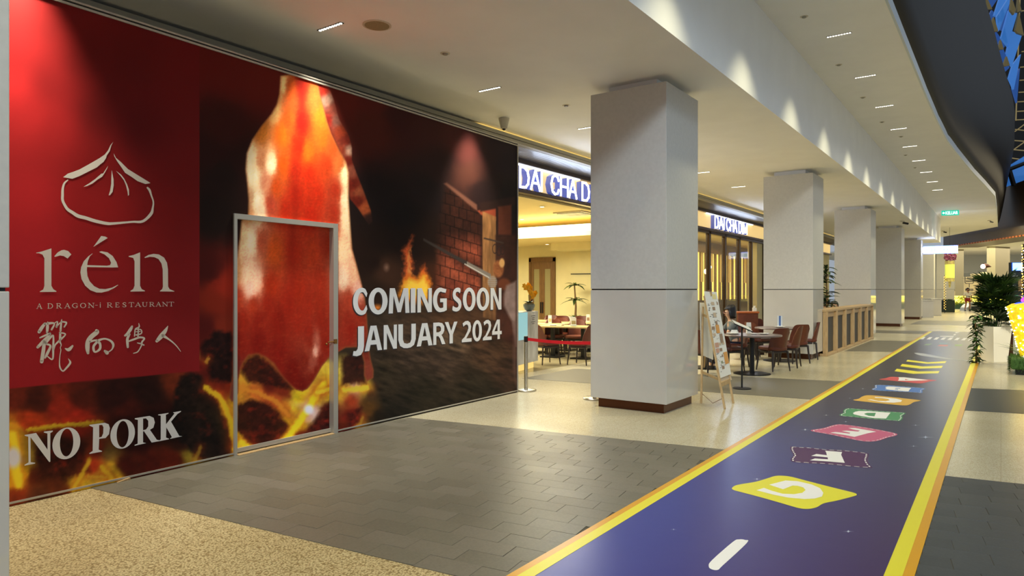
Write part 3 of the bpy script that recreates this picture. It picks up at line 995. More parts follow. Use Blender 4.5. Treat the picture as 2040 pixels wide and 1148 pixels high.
def paint(U, Z):
    x, y = hpx(U, Z)
    n1 = fbm(x / 22, y / 22, 11)
    n2 = fbm(x / 5, y / 5, 31)
    n3 = fbm(x / 60, y / 60, 51)
    C = idw(x + (n1 - .5) * 14, y + (n1 - .5) * 14, BGP, 2.0, 200)
    # stone ledge scuffs in the lower right
    m = np.clip((y - 600) / 60, 0, 1) * np.clip((x - 735) / 20, 0, 1)
    s = fbm((x + y * 0.8) / 26, (y - x * 0.35) / 7, 71)
    C = C * (1 + m[..., None] * (s[..., None] - 0.5) * 1.3)
    # brick wall
    bw = sdf(x, y, [(866, 468), (888, 369), (952, 413), (958, 432), (958, 612), (866, 612)])
    yy = y - 0.30 * (x - 866)
    row = np.floor(yy / 21.0)
    fxb = ((x - 866) * (1 + (x - 866) * 0.004) / 23.0 + 0.5 * (row % 2))
    jx = np.abs(fxb - np.round(fxb)) * 23
    jy = np.abs(yy / 21.0 - np.round(yy / 21.0)) * 21
    mortar = np.clip(1.2 - np.minimum(jx, jy) / 1.1, 0, 1)
    hb = vnoise(np.floor(fxb) * 3.7, row * 5.3, 91)
    br = np.stack([118 + 40 * (hb - .5), 56 + 22 * (hb - .5), 38 + 14 * (hb - .5)], -1) * (0.75 + 0.5 * n2[..., None])
    lit = np.clip((y - 440) / 60, 0.35, 1.0) * np.clip(1.15 - (y - 540) / 260, 0.5, 1.05)
    shade = 1 - 0.45 * np.clip(1 - np.abs((y - 455) - 0.7 * (x - 890) - 40) / 26, 0, 1)
    br = br * (lit * shade)[..., None]
    br = br * (1 - 0.72 * mortar[..., None])
    C = lay_on(C, soft(bw, 5.0) * np.clip((x - 860) / 30, 0, 1), br)
    C = lay_on(C, soft(sdf(x, y, [(884, 366), (890, 364), (950, 408), (951, 420), (944, 416)]), 2) * 0.8, np.array([112, 72, 56.]))
    C = lay_on(C, soft(sdf(x, y, [(951, 420), (988, 410), (988, 440), (958, 428)]), 1.5), np.array([140, 62, 40.]))
    # timber post, dark shutter, hooks
    wood = np.stack([142 * (0.7 + 0.6 * fbm(x / 4, y / 30, 15)), 98 * (0.7 + 0.6 * fbm(x / 4, y / 30, 15)), 58 * (0.7 + 0.6 * fbm(x / 4, y / 30, 15))], -1)
    C = lay_on(C, soft(sdf(x, y, [(961, 421), (988, 432), (988, 640), (962, 632)]), 1.2) * np.clip(1.1 - (y - 560) / 110, 0.25, 0.95), wood)
    C = lay_on(C, soft(sdf(x, y, [(955, 404), (1026, 392), (1026, 408), (957, 422)]), 2), np.array([40, 24, 20.]))
    C = lay_on(C, soft(sdf(x, y, [(992, 412), (1019, 408), (1019, 470), (992, 468)]), 2), np.stack([84 + 10 * n2, 42 + 6 * n2, 28 + 4 * n2], -1))
    C = lay_on(C, soft(sdf(x, y, [(988, 470), (1028, 468), (1028, 690), (994, 670)]), 4), np.stack([58 + 40 * (n1 - .5), 32 + 22 * (n1 - .5), 24 + 16 * (n1 - .5)], -1))
    C = lay_on(C, soft(np.abs(sdf(x, y, [(965, 475), (1002, 484)])) - 1.6, 0.8), np.array([58, 46, 40.]))
    for hx, hy in ((986, 496), (994, 500), (1001, 498)):
        C = lay_on(C, soft(np.abs(np.hypot((x - hx) / 0.5, y - hy) - 9) - 1.0, 0.7), np.array([40, 30, 28.]))
    C = lay_on(C, soft((np.hypot((x - 993) / 0.62, y - 536) - 17), 3), np.stack([168 - 60 * n2, 104 - 44 * n2, 60 - 26 * n2], -1))
    C = lay_on(C, soft((np.hypot((x - 1000) / 0.6, y - 524) - 9), 2), np.array([198, 150, 92.]))
    C = lay_on(C, soft((np.hypot(x - 1004, (y - 566) / 0.9) - 13), 3), np.array([96, 50, 30.]))
    # flames
    for P, c, w in (([(803, 560), (806, 520), (802, 500), (812, 486), (822, 470), (816, 500), (824, 520), (820, 548), (832, 560)], (196, 84, 40), 5), ([(812, 545), (812, 510), (818, 492), (817, 530), (822, 548)], (232, 140, 70), 3),
                    ([(836, 566), (838, 536), (846, 526), (850, 548), (858, 566)], (206, 90, 36), 5), ([(795, 590), (802, 560), (814, 548), (828, 556), (842, 545), (856, 552), (860, 590), (845, 605), (800, 600)], (226, 130, 34), 6), ([(803, 575), (815, 556), (830, 562), (845, 552), (855, 575), (848, 592), (810, 592)], (246, 196, 66), 5)):
        d = sdf(x + (n2 - .5) * 10, y + (n1 - .5) * 10, P)
        C = lay_on(C, soft(d, w) * 0.95, np.array(c, float))
    C = lay_on(C, soft(np.hypot((x - 752) / 1.6, y - 613) - 5, 4), np.array([200, 110, 40.]))
    C = lay_on(C, soft(np.hypot(x - 770, (y - 533) / 1.4) - 4, 4) * 0.6, np.array([170, 130, 110.]))
    # steel poker
    d = np.abs((x - 845) * 0.487 - (y - 478) * 0.873) - (2.2 + (x - 845) * 0.022)
    along_ = (x > 843) & (x < 978)
    C = lay_on(C, soft(d, 1.0) * along_, np.where((x > 930)[..., None], np.array([120, 110, 100.]), np.array([52, 44, 40.])))
    d2 = np.abs((x - 845) * 0.487 - (y - 481) * 0.873) - 0.8
    C = lay_on(C, soft(d2, 0.8) * ((x > 925) & (x < 975)), np.array([206, 198, 186.]))
    C = lay_on(C, soft(np.hypot((x - 981) / 0.8, y - 562) - 12, 1.5) * (np.sin(y * 1.6) * 0.3 + 0.6), np.array([150, 146, 140.]))
    # white sleeve and apron
    C = lay_on(C, soft(sdf(x, y, [(1009, 569), (1028, 560), (1028, 690), (1020, 640), (1012, 626), (1004, 610), (1004, 586)]), 3) * 0.85, np.stack([146 + 70 * (n1 - .5), 124 + 60 * (n1 - .5), 118 + 60 * (n1 - .5)], -1))
    C = lay_on(C, soft(sdf(x, y, [(1022, 640), (1028, 640), (1028, 770), (1022, 740)]), 3) * 0.6, np.array([92, 66, 60.]))
    # wing and head behind the roast
    wg = idw(x, y, WINGP, 2.0, 30) * (0.8 + 0.4 * n2[..., None])
    C = lay_on(C, soft(sdf(x, y, WING), 1.2), wg)
    # glowing embers along the bottom
    e = idw(x + (n1 - .5) * 16, y + (n3 - .5) * 14, EMB, 2.4, 90)
    e = e * (0.78 + 0.44 * fbm(x / 15, y / 11, 131)[..., None])
    line_y = np.interp(x, [0, 398, 400, 440, 470, 500, 560, 640, 690, 735, 760, 790], [700, 690, 706, 712, 740, 690, 690, 700, 700, 735, 790, 880])
    em = np.clip((y - line_y) / 26, 0, 1) * np.clip((790 - x) / 50, 0, 1)
    C = lay_on(C, em, e)
    for P, c, w in (([(380, 742), (396, 746), (414, 768), (437, 800), (455, 846), (464, 908), (405, 918), (378, 900), (350, 872), (340, 830), (346, 786), (360, 752)], (22, 15, 12), 8),
                    ([(478, 812), (500, 797), (535, 803), (562, 824), (582, 850), (562, 878), (538, 897), (505, 884), (474, 858)], (40, 13, 9), 7), ([(400, 690), (424, 660), (463, 662), (464, 762), (418, 758)], (24, 11, 9), 8),
                    ([(484, 735), (498, 714), (520, 708), (548, 728), (570, 758), (590, 776), (560, 772), (500, 762)], (44, 15, 9), 7), ([(682, 712), (724, 702), (728, 764), (684, 766)], (38, 14, 10), 8), ([(640, 826), (662, 800), (668, 860), (610, 884), (590, 884), (622, 850)], (46, 15, 11), 8), ([(70, 905), (120, 872), (160, 895), (180, 940), (130, 955), (80, 952)], (50, 19, 12), 10), ([(690, 880), (694, 822), (720, 812), (716, 840)], (60, 18, 13), 8)):
        d = sdf(x + (n1 - .5) * 12, y + (n2 - .5) * 8, P)
        tex = np.array(c, float) * (0.5 + 1.1 * fbm(x / 9, y / 7, 171)[..., None]) + np.array([60, 10, 5.]) * np.clip(fbm(x / 16, y / 12, 191) - 0.55, 0, 1)[..., None] * 3
        C = lay_on(C, soft(d, w * .6) * 0.95, tex)
    for P, w, k, c in (([(24, 868), (31, 900), (30, 940), (38, 965)], 11, 1.0, (230, 198, 40)), ([(56, 857), (110, 849), (165, 845), (204, 842)], 4.5, .9, (214, 180, 40)), ([(178, 915), (160, 950), (146, 982)], 4.5, .8, (206, 172, 40)), ([(203, 930), (214, 945), (224, 962)], 5, .8, (200, 166, 36)), ([(176, 949), (210, 951)], 3, .7, (190, 150, 44)),
                       ([(410, 772), (436, 790), (452, 815), (460, 850), (464, 884)], 5.5, .9, (214, 176, 36)), ([(480, 774), (520, 783), (553, 800), (582, 828)], 5, .8, (206, 130, 40)), ([(650, 768), (630, 796), (610, 830), (592, 858), (570, 886)], 8, 1.0, (222, 196, 34)), ([(638, 783), (664, 776)], 4.5, .9, (216, 180, 44)), ([(688, 778), (730, 773)], 6, .9, (216, 186, 50)),
                       ([(470, 893), (488, 884), (506, 896)], 8, .95, (224, 194, 38)), ([(724, 832), (706, 868)], 3.5, .6, (170, 130, 40)), ([(388, 926), (400, 892)], 4, .6, (160, 130, 40)), ([(410, 722), (415, 714)], 4, .8, (180, 130, 44))):
        d = np.full(x.shape, 1e9)
        xj, yj = x + (n1 - .5) * 10, y + (n2 - .5) * 7
        for (ax, ay), (bx, by) in zip(P[:-1], P[1:]):
            t = np.clip(((xj - ax) * (bx - ax) + (yj - ay) * (by - ay)) / ((bx - ax) ** 2 + (by - ay) ** 2), 0, 1)
            d = np.minimum(d, np.hypot(xj - ax - t * (bx - ax), yj - ay - t * (by - ay)))
        C = lay_on(C, np.exp(-(d / (w * 2.4)) ** 2) * .55 * k, np.array([170, 60, 20.]))
        C = lay_on(C, np.exp(-(d / w) ** 4) * k, np.array(c, float))
    C = lay_on(C, soft(np.hypot(x - 621, y - 817) - 9, 4), np.array([222, 220, 236.]))
    C = lay_on(C, soft(np.hypot((x - 27) / 0.7, y - 912) - 20, 6), np.array([200, 196, 200.]))
    # roast duck
    dk = idw(x + (n2 - .5) * 4, y * 0.5 + (n2 - .5) * 4, [(a, b * 0.5, c) for a, b, c in DUCKP], 1.7, 14)
    dk = dk * (0.90 + 0.20 * fbm(x / 3, y / 3, 231)[..., None]) * (0.94 + 0.12 * fbm(x / 7, y / 30, 211)[..., None])
    d = sdf(x, y, DUCK)
    pale = np.clip((dk[..., 2] - 70) / 60, 0, 1)
    dk = dk * (np.array([.94, .80, .76]) * (1 - pale[..., None]) + np.array([1.14, 1.14, 1.12]) * pale[..., None])
    spk = np.clip((fbm(x / 1.6, y / 1.6, 251, 2) - .66) * 9, 0, 1)
    dk = lay_on(dk, spk * pale * .16, np.array([120, 70, 44.]))
    gl = np.clip((fbm(x / 9, y / 3.2, 271, 3) - .60) * 6, 0, 1) * (1 - pale)
    dk = lay_on(dk, gl * .09, np.array([226, 130, 60.]))
    st = np.exp(-((x - 602 + (y - 180) * .02) / 7) ** 2) * np.clip((330 - y) / 120, 0, 1)
    dk = lay_on(dk, st * .6, np.array([104, 16, 8.]))
    st = np.exp(-((x - 588) / 9) ** 2) * np.clip((y - 300) / 80, 0, 1) * np.clip((640 - y) / 100, 0, 1)
    dk = lay_on(dk, st * .35, np.array([120, 18, 8.]))
    rim = np.clip(1 + d / 4.5, 0, 1)
    dk = lay_on(dk, rim * 0.7, np.array([130, 76, 40.]))
    C = lay_on(C, soft(d, 1.3), dk)
    # red panel; downlight glow and falloff are mixed into its tones
    rp = idw(x, y, REDP, 1.6, 900) * (0.985 + 0.03 * n2[..., None])
    edge = np.interp(x, [20, 398], [774, 739])
    rm = soft(x - 397.5, 1.0) * soft(y - edge, 1.0)
    C = lay_on(C, rm, rp)
    # soft dark halo round the NO PORK lettering
    hb_ = sdf(x, y, [(48, 866), (352, 818), (362, 872), (52, 930)])
    C = C * (1 - 0.35 * soft(hb_ - 6, 8) * (y > edge))[..., None]
    C = np.clip(C, 2, 250) / 255.0
    return np.where(C <= 0.04045, C / 12.92, ((C + 0.055) / 1.055) ** 2.4)


def print_mat():
    m = bpy.data.materials.new('printed_mural')
    m.use_nodes = True
    nt = m.node_tree
    a = nt.nodes.new('ShaderNodeVertexColor')
    a.layer_name = 'print'
    g = nt.nodes.new('ShaderNodeMix')
    g.data_type = 'RGBA'
    g.blend_type = 'MULTIPLY'
    g.inputs[0].default_value = 1.0
    g.inputs[7].default_value = (1.72, 1.72, 1.72, 1)
    nt.links.new(a.outputs[0], g.inputs[6])
    b = nt.nodes['Principled BSDF']
    b.inputs['Roughness'].default_value = 0.5
    b.inputs['Specular IOR Level'].default_value = 0.12
    nt.links.new(g.outputs[2], b.inputs['Base Color'])
    return m


M_print = print_mat()


def sheet(name, u0, u1, z0, z1, off, parent, res=0.0105, label=None, hole=None):
    us = np.concatenate([np.arange(u0, u1, res), [u1]])
    zs = np.concatenate([np.arange(z0, z1, res), [z1]])
    if hole:
        us = np.unique(np.concatenate([us, hole[:2]]))
        zs = np.unique(np.concatenate([zs, hole[2:]]))
    U, Z = np.meshgrid(us, zs)
    n, mm = len(us), len(zs)
    V = np.stack([HA.x + HD.x * U + HN.x * off, HA.y + HD.y * U + HN.y * off, Z], -1).reshape(-1, 3)
    I = np.arange(n * mm).reshape(mm, n)
    F = np.stack([I[:-1, :-1], I[:-1, 1:], I[1:, 1:], I[1:, :-1]], -1)
    if hole:
        uc = (us[:-1] + us[1:]) / 2
        zc = (zs[:-1] + zs[1:]) / 2
        k = (uc[None, :] > hole[0]) & (uc[None, :] < hole[1]) & (zc[:, None] > hole[2]) & (zc[:, None] < hole[3])
        F = F[~k]
    F = F.reshape(-1, 4)
    me = bpy.data.meshes.new(name)
    me.vertices.add(len(V))
    me.vertices.foreach_set('co', V.astype(np.float32).ravel())
    me.loops.add(F.size)
    me.loops.foreach_set('vertex_index', F.astype(np.int32).ravel())
    me.polygons.add(len(F))
    me.polygons.foreach_set('loop_start', np.arange(0, F.size, 4, dtype=np.int32))
    me.polygons.foreach_set('loop_total', np.full(len(F), 4, dtype=np.int32))
    me.update(calc_edges=True)
    c = me.color_attributes.new('print', 'FLOAT_COLOR', 'POINT')
    rgb = paint(U, Z).reshape(-1, 3)
    c.data.foreach_set('color', np.concatenate([rgb, np.ones((len(rgb), 1))], 1).astype(np.float32).ravel())
    me.materials.append(M_print)
    return link(name, me, parent, label=label)


def hbox(mb, u0, u1, z0, z1, d0, d1):
    P = lambda u, d, z: tuple(HA + HD * u + HN * d + Vector((0, 0, z)))
    vs = [P(u0, d0, z0), P(u1, d0, z0), P(u1, d1, z0), P(u0, d1, z0), P(u0, d0, z1), P(u1, d0, z1), P(u1, d1, z1), P(u0, d1, z1)]
    return mb.add(vs, [(0, 1, 2, 3), (7, 6, 5, 4), (4, 5, 1, 0), (5, 6, 2, 1), (6, 7, 3, 2), (7, 4, 0, 3)])


def hu(px, py=577):
    p = hp(px, py)
    return (p - HA).dot(HD)


hoard = thing('hoarding', 'tall printed site hoarding in red and black with a roast duck and fire', 'hoarding', (0, 0, 0))
DU0, DU1, DZ1 = hu(466.5), hu(668), 2.31
sheet('printed_panel', 0.0, HLEN, 0.035, HTOP, 0.0, hoard, label='printed board with red logo panel, duck, embers and brick oven', hole=(DU0, DU1, 0.0, DZ1))
hbox(MB(), 0, DU0, 0.03, HTOP, -0.10, -0.005).build('backing_board', dark_print, hoard)
bb = MB()
hbox(bb, DU1, HLEN, 0.03, HTOP, -0.10, -0.005)
hbox(bb, DU0, DU1, DZ1, HTOP, -0.10, -0.005)
bb.build('backing_board', dark_print, hoard)
t = MB()
hbox(t, 0, HLEN, HTOP, HTOP + 0.018, -0.08, 0.012)
t.build('top_trim', alu, hoard, label='upper bright rail')
t = MB()
hbox(t, 0, HLEN, HTOP + 0.035, HTOP + 0.05, -0.08, 0.006)
t.build('top_trim', alu, hoard)
t = MB()
hbox(t, 0, HLEN, HTOP + 0.018, HTOP + 0.035, -0.10, -0.02)
t.build('top_channel', black_metal, hoard)
t = MB()
hbox(t, 0, DU0, 0.02, 0.034, -0.05, 0.010)
hbox(t, DU1, HLEN, 0.02, 0.034, -0.05, 0.010)
t.build('bottom_trim', alu, hoard)
t = MB()
hbox(t, 0, DU0, 0.0, 0.02, -0.05, -0.006)
hbox(t, DU1, HLEN, 0.0, 0.02, -0.05, -0.006)
t.build('bottom_gap', black_metal, hoard)
t = MB()
hbox(t, HLEN, HLEN + 0.02, 0.0, HTOP + 0.05, -0.10, 0.012)
t.build('edge_trim', alu, hoard, label='thin vertical metal edge at the far corner')
# door, recessed in its frame
door = sheet('door', DU0 + 0.02, DU1 - 0.035, 0.06, DZ1 - 0.03, -0.045, hoard, label='recessed door leaf carrying on the print')
t = MB()
hbox(t, DU0 - 0.012, DU0 + 0.022, 0.0, DZ1 + 0.02, -0.06, 0.02)
t.build('door_post', alu, hoard)
t = MB()
hbox(t, DU1 - 0.045, DU1 + 0.018, 0.0, DZ1 + 0.02, -0.06, 0.025)
t.build('door_post', alu, hoard)
t = MB()
hbox(t, DU0 + 0.022, DU1 - 0.045, DZ1 - 0.03, DZ1 + 0.02, -0.06, 0.02)
t.build('door_head', alu, hoard)
t = MB()
hbox(t, DU0 + 0.022, DU1 - 0.045, 0.022, 0.06, -0.06, -0.02)
t.build('kick_strip', alu, hoard)
t = MB()
hbox(t, DU0 + 0.022, DU1 - 0.045, 0.0, 0.012, -0.02, 0.05)
t.build('threshold', pale_wood, hoard, label='pale timber threshold strip')
t = MB()
hu_ = DU1 - 0.055
t.tube([HA + HD * (hu_ - .05) + HN * 0.0 + Vector((0, 0, 1.02)), HA + HD * (hu_ + .03) + HN * 0.035 + Vector((0, 0, 1.025))], 0.008, 6)
t.ball(HA + HD * (hu_ - .06) + HN * -0.01 + Vector((0, 0, 1.0)), 0.014)
hbox(t, hu_ + .01, hu_ + .055, 1.00, 1.05, 0.02, 0.034)
t.build('hasp', mat('brass_lock', (150, 110, 60), 0.35, metal=0.9), hoard, label='small brass hasp and padlock')
MB().add([hp(228, 967, .03), hp(258, 957, .03), hp(256, 951, .03), hp(232, 960, .03), hp(228, 967, .0), hp(258, 957, .0), hp(256, 951, .0), hp(232, 960, .0)],
         [(0, 1, 2, 3), (0, 1, 5, 4), (2, 3, 7, 6), (1, 2, 6, 5), (3, 0, 4, 7)]).build('timber_wedge', pale_wood, hoard)


def print_polys(name, loops_list, z, s, m, off, label=None, holes=()):
    """print of filled outlines; z = zoom origin"""
    for lp in loops_list:
        P = [zpts(l, z[0], z[1], s) for l in lp]
        v, tr = loft(P)
        MB().add([hp(x, y, off) for x, y in v], tr).build(name, m, hoard, label=label)


def brush(name, strokes, z, s, m, off, label=None):
    mb = MB()
    for st in strokes:
        stroke_quads(mb, st, lambda x, y: hp(z[0] + x / s, z[1] + y / s, off))
    return mb.build(name, m, hoard, label=label)


# bun logo
print_polys('logo', [[[(757, 78), (725, 115), (695, 180), (655, 230), (590, 275), (450, 355), (350, 410), (265, 442), (210, 460), (155, 503), (265, 522), (350, 490), (450, 440), (560, 385), (600, 350), (640, 320), (670, 275), (680, 240), (715, 190), (735, 120)]],
                     [[(763, 215), (790, 270), (850, 320), (935, 405), (1040, 470), (1130, 525), (1205, 572), (1190, 578), (1145, 585), (1050, 550), (980, 500), (900, 450), (860, 390), (800, 305), (770, 250)]],
                     [[(695, 367), (660, 420), (635, 458), (615, 460), (540, 525), (470, 575), (400, 618), (440, 610), (510, 578), (570, 530), (625, 497), (655, 450), (685, 395)]],
                     [[(740, 415), (735, 500), (733, 580), (720, 665), (702, 722), (720, 718), (750, 680), (763, 600), (762, 530), (748, 460)]],
                     [[(790, 425), (840, 480), (885, 540), (910, 600), (930, 680), (935, 728), (948, 715), (945, 650), (925, 590), (890, 520), (850, 470)]]], (100, 270), 6.043, cream_print, 0.002, 'cream line drawing of a pleated bun')
brush('logo', [[(210, 538, 7), (170, 575, 11), (150, 640, 14), (147, 720, 16), (148, 780, 16), (175, 840, 16), (210, 890, 18), (270, 930, 19), (335, 970, 21), (430, 995, 20), (540, 1030, 20), (680, 1060, 18), (760, 1060, 15), (900, 1048, 12), (1000, 1040, 12), (1090, 1040, 15), (1150, 1010, 16), (1215, 940, 18), (1232, 880, 12), (1240, 800, 9), (1215, 720, 10), (1195, 660, 14), (1170, 630, 11)]], (100, 270), 6.043, cream_print, 0.002, 'cream outline of the bun body')
print_polys('letter', [[[(80, 295), (150, 280), (285, 237), (285, 740), (310, 785), (352, 812), (352, 822), (130, 824), (130, 815), (175, 790), (190, 740), (190, 370), (165, 320), (120, 303), (80, 302)]],
                          [[(322, 345), (370, 290), (420, 262), (455, 256), (510, 272), (553, 318), (503, 373), (450, 340), (400, 332), (340, 350)]], [[(850, 216), (955, 70), (1010, 78), (1043, 97)]],
                          [[(838, 303), (780, 345), (720, 410), (685, 490), (675, 560), (690, 650), (740, 740), (810, 800), (890, 830), (960, 832), (1050, 810), (1130, 770), (1185, 730), (1175, 728), (1100, 765), (1010, 785), (930, 780), (860, 745), (800, 680), (770, 610), (762, 530), (764, 488), (1100, 494), (1183, 492), (1160, 420), (1110, 340), (1040, 290), (960, 275), (928, 282), (940, 292), (1000, 318), (1060, 370), (1087, 430), (1075, 462), (1030, 470), (766, 462), (775, 410), (800, 345), (835, 312)]],
                          [[(1325, 340), (1390, 325), (1478, 290), (1478, 740), (1500, 785), (1542, 805), (1542, 815), (1348, 818), (1348, 808), (1385, 785), (1403, 740), (1403, 410), (1385, 365), (1325, 350)]],
                          [[(1535, 358), (1590, 325), (1660, 310), (1730, 318), (1800, 360), (1840, 430), (1853, 520), (1855, 750), (1875, 785), (1938, 812), (1938, 818), (1745, 816), (1745, 808), (1775, 785), (1785, 750), (1782, 520), (1765, 440), (1725, 380), (1670, 355), (1610, 350), (1545, 366)]]],
            (60, 460), 6.753, cream_print, 0.002, 'large cream serif word under the bun')
# small serif line: strokes on a 0..1 cell, (x, y up, halfwidth)
T, K = 0.035, 0.075
SERIF = {
    'A': [[(.1, 0, T), (.5, 1, T)], [(.5, 1, K), (.88, 0, K)], [(.25, .35, T), (.7, .35, T)], [(-.02, 0, T), (.24, 0, T)], [(.7, 0, T), (1.04, 0, T)]],
    'D': [[(.2, 0, K), (.2, 1, K)], [(.05, 0, T), (.45, .0, T), (.75, .1, .05), (.92, .35, K), (.92, .65, K), (.75, .9, .05), (.45, 1, T), (.05, 1, T)]],
    'R': [[(.2, 0, K), (.2, 1, K)], [(.05, 1, T), (.5, 1, T), (.72, .88, .06), (.72, .64, .06), (.5, .52, T), (.2, .52, T)], [(.45, .5, K), (.85, 0, K)], [(.04, 0, T), (.38, 0, T)], [(.78, 0, T), (1.0, 0, T)]],
    'G': [[(.92, .72, T), (.88, .9, T), (.6, 1, T), (.3, .9, .05), (.1, .62, K), (.1, .38, K), (.3, .1, .05), (.6, 0, T), (.88, .1, T)], [(.86, .08, K), (.86, .42, K)], [(.66, .42, T), (1.0, .42, T)]],
    'O': [[(.5, 0, T), (.25, .08, .05), (.08, .35, K), (.08, .65, K), (.25, .92, .05), (.5, 1, T), (.75, .92, .05), (.92, .65, K), (.92, .35, K), (.75, .08, .05), (.5, 0, T)]],
    'N': [[(.16, 0, T), (.16, 1, T)], [(.14, 1, K), (.86, 0, K)], [(.86, 0, T), (.86, 1, T)], [(.02, 0, T), (.3, 0, T)], [(.72, 1, T), (1.0, 1, T)], [(0, 1, T), (.2, 1, T)]],
    'E': [[(.2, 0, K), (.2, 1, K)], [(.05, 1, T), (.8, 1, T), (.8, .82, T)], [(.05, 0, T), (.82, 0, T), (.85, .2, T)], [(.2, .52, T), (.6, .52, T)], [(.6, .4, T), (.6, .64, T)]],
    'S': [[(.78, .75, T), (.75, .95, T), (.5, 1, .05), (.25, .92, .06), (.2, .72, K), (.5, .52, K), (.8, .3, K), (.72, .08, .06), (.45, 0, .05), (.2, .06, T), (.15, .28, T)]],
    'T': [[(.5, 0, K), (.5, 1, K)], [(.05, .8, T), (.08, 1, T), (.92, 1, T), (.95, .8, T)], [(.32, 0, T), (.68, 0, T)]],
    'U': [[(.2, 1, K), (.2, .3, K), (.35, .05, .05), (.55, 0, T), (.78, .15, T), (.82, .4, T), (.82, 1, T)], [(.04, 1, T), (.38, 1, T)], [(.7, 1, T), (.96, 1, T)]],
    '-': [[(.15, .5, T), (.75, .5, T)]], 'i': [[(.5, 0, K), (.5, .75, K)], [(.35, 0, T), (.65, 0, T)], [(.38, .75, T), (.5, .75, T)], [(.48, 1.02, .09), (.52, 1.02, .09)]]}
slots = [('A', 85, 75), ('D', 230, 75), ('R', 347, 80), ('A', 460, 78), ('G', 562, 78), ('O', 672, 78), ('N', 777, 85), ('-', 868, 50), ('i', 925, 34), ('R', 1030, 80), ('E', 1143, 62), ('S', 1235, 66), ('T', 1325, 72), ('A', 1410, 80), ('U', 1502, 78), ('R', 1600, 76), ('A', 1690, 70), ('N', 1775, 78), ('T', 1862, 72)]
for ch, x0, w in slots:
    yb = 1047 - (x0 - 85) * (1047 - 1013) / 1800
    h = 66 - (x0 - 85) * 12 / 1800
    mb = MB()
    for s_ in SERIF[ch]:
        stroke_quads(mb, [(x0 + a * w, yb - b * h, c * (h if w > 60 else 60)) for a, b, c in s_], lambda x, y: hp(60 + x / 6.753, 460 + y / 6.753, 0.002), 3)
    mb.build('letter', cream_print, hoard, label='small cream serif letter of the spaced line')
# brushed characters
brush('lettering', [[(145, 340, 26), (190, 270, 28), (240, 205, 20)], [(240, 215, 16), (310, 200, 20), (395, 205, 13), (350, 300, 16)], [(285, 180, 10), (282, 260, 24), (275, 350, 17)], [(395, 198, 7), (445, 172, 9), (430, 258, 17)], [(515, 138, 7), (505, 200, 15), (495, 318, 17)], [(430, 262, 9), (500, 182, 9), (578, 182, 14), (588, 205, 13), (556, 258, 12)],
                    [(160, 435, 12), (240, 400, 15), (330, 362, 13), (300, 390, 13)], [(330, 375, 13), (230, 480, 28), (122, 590, 22)], [(230, 500, 26), (215, 640, 30), (187, 825, 30)], [(250, 520, 23), (350, 412, 17), (378, 420, 14), (375, 600, 18), (365, 785, 13), (285, 742, 9)], [(260, 540, 13), (330, 570, 17), (280, 690, 23), (242, 765, 13)],
                    [(480, 352, 11), (560, 367, 12), (568, 395, 11), (500, 460, 16), (480, 480, 16), (410, 550, 12), (385, 630, 10)], [(490, 350, 16), (488, 440, 19), (485, 500, 16), (505, 550, 9), (492, 600, 7), (500, 640, 7), (485, 730, 7), (478, 850, 9), (490, 930, 13), (535, 980, 11), (590, 930, 15), (640, 870, 17), (653, 830, 16), (622, 778, 4)], [(572, 612, 8), (630, 630, 28), (690, 570, 16)]],
      (60, 620), 8.2, cream_print, 0.002, 'first brushed character')
brush('lettering', [[(345, 320, 26), (350, 345, 36), (260, 420, 38), (205, 500, 36), (197, 600, 36), (205, 685, 22)], [(240, 500, 18), (310, 480, 15), (360, 490, 18), (300, 570, 20), (300, 640, 20), (330, 668, 14), (398, 620, 20), (403, 540, 20), (372, 490, 22), (430, 460, 16), (500, 455, 14), (580, 490, 18), (618, 550, 20), (600, 620, 11), (550, 662, 9)], [(480, 652, 18), (515, 680, 32)]], (150, 620), 8.2, cream_print, 0.002, 'second brushed character')
brush('lettering', [[(925, 250, 16), (900, 300, 26), (850, 370, 23), (810, 400, 16)], [(880, 380, 20), (850, 450, 22), (850, 520, 22), (855, 588, 18)], [(1035, 200, 5), (1040, 260, 12), (982, 290, 9), (970, 350, 9), (965, 410, 9)], [(990, 300, 7), (1060, 300, 9), (1083, 330, 9), (1070, 370, 10), (990, 390, 12)], [(990, 338, 7), (1060, 332, 7)], [(1030, 260, 10), (1022, 430, 12)],
                    [(880, 490, 13), (960, 460, 16), (1050, 430, 16), (1125, 445, 14), (1090, 500, 14), (1075, 530, 14), (1012, 520, 7)], [(1060, 530, 12), (1118, 555, 12)], [(1080, 560, 11), (1050, 620, 9), (1010, 670, 9), (948, 690, 7)]], (150, 620), 8.2, cream_print, 0.002, 'third brushed character')
brush('lettering', [[(1510, 245, 5), (1470, 320, 28), (1400, 410, 38), (1330, 490, 24)], [(1430, 400, 28), (1510, 450, 15), (1590, 510, 11), (1660, 580, 8), (1718, 658, 5)]], (150, 620), 8.2, cream_print, 0.002, 'fourth brushed character')


def ell(cx, cy, rx, ry, sh, n=36):
    return [(cx + rx * math.cos(2 * PI * k / n), cy + ry * math.sin(2 * PI * k / n) + sh * rx * math.cos(2 * PI * k / n)) for k in range(n)]


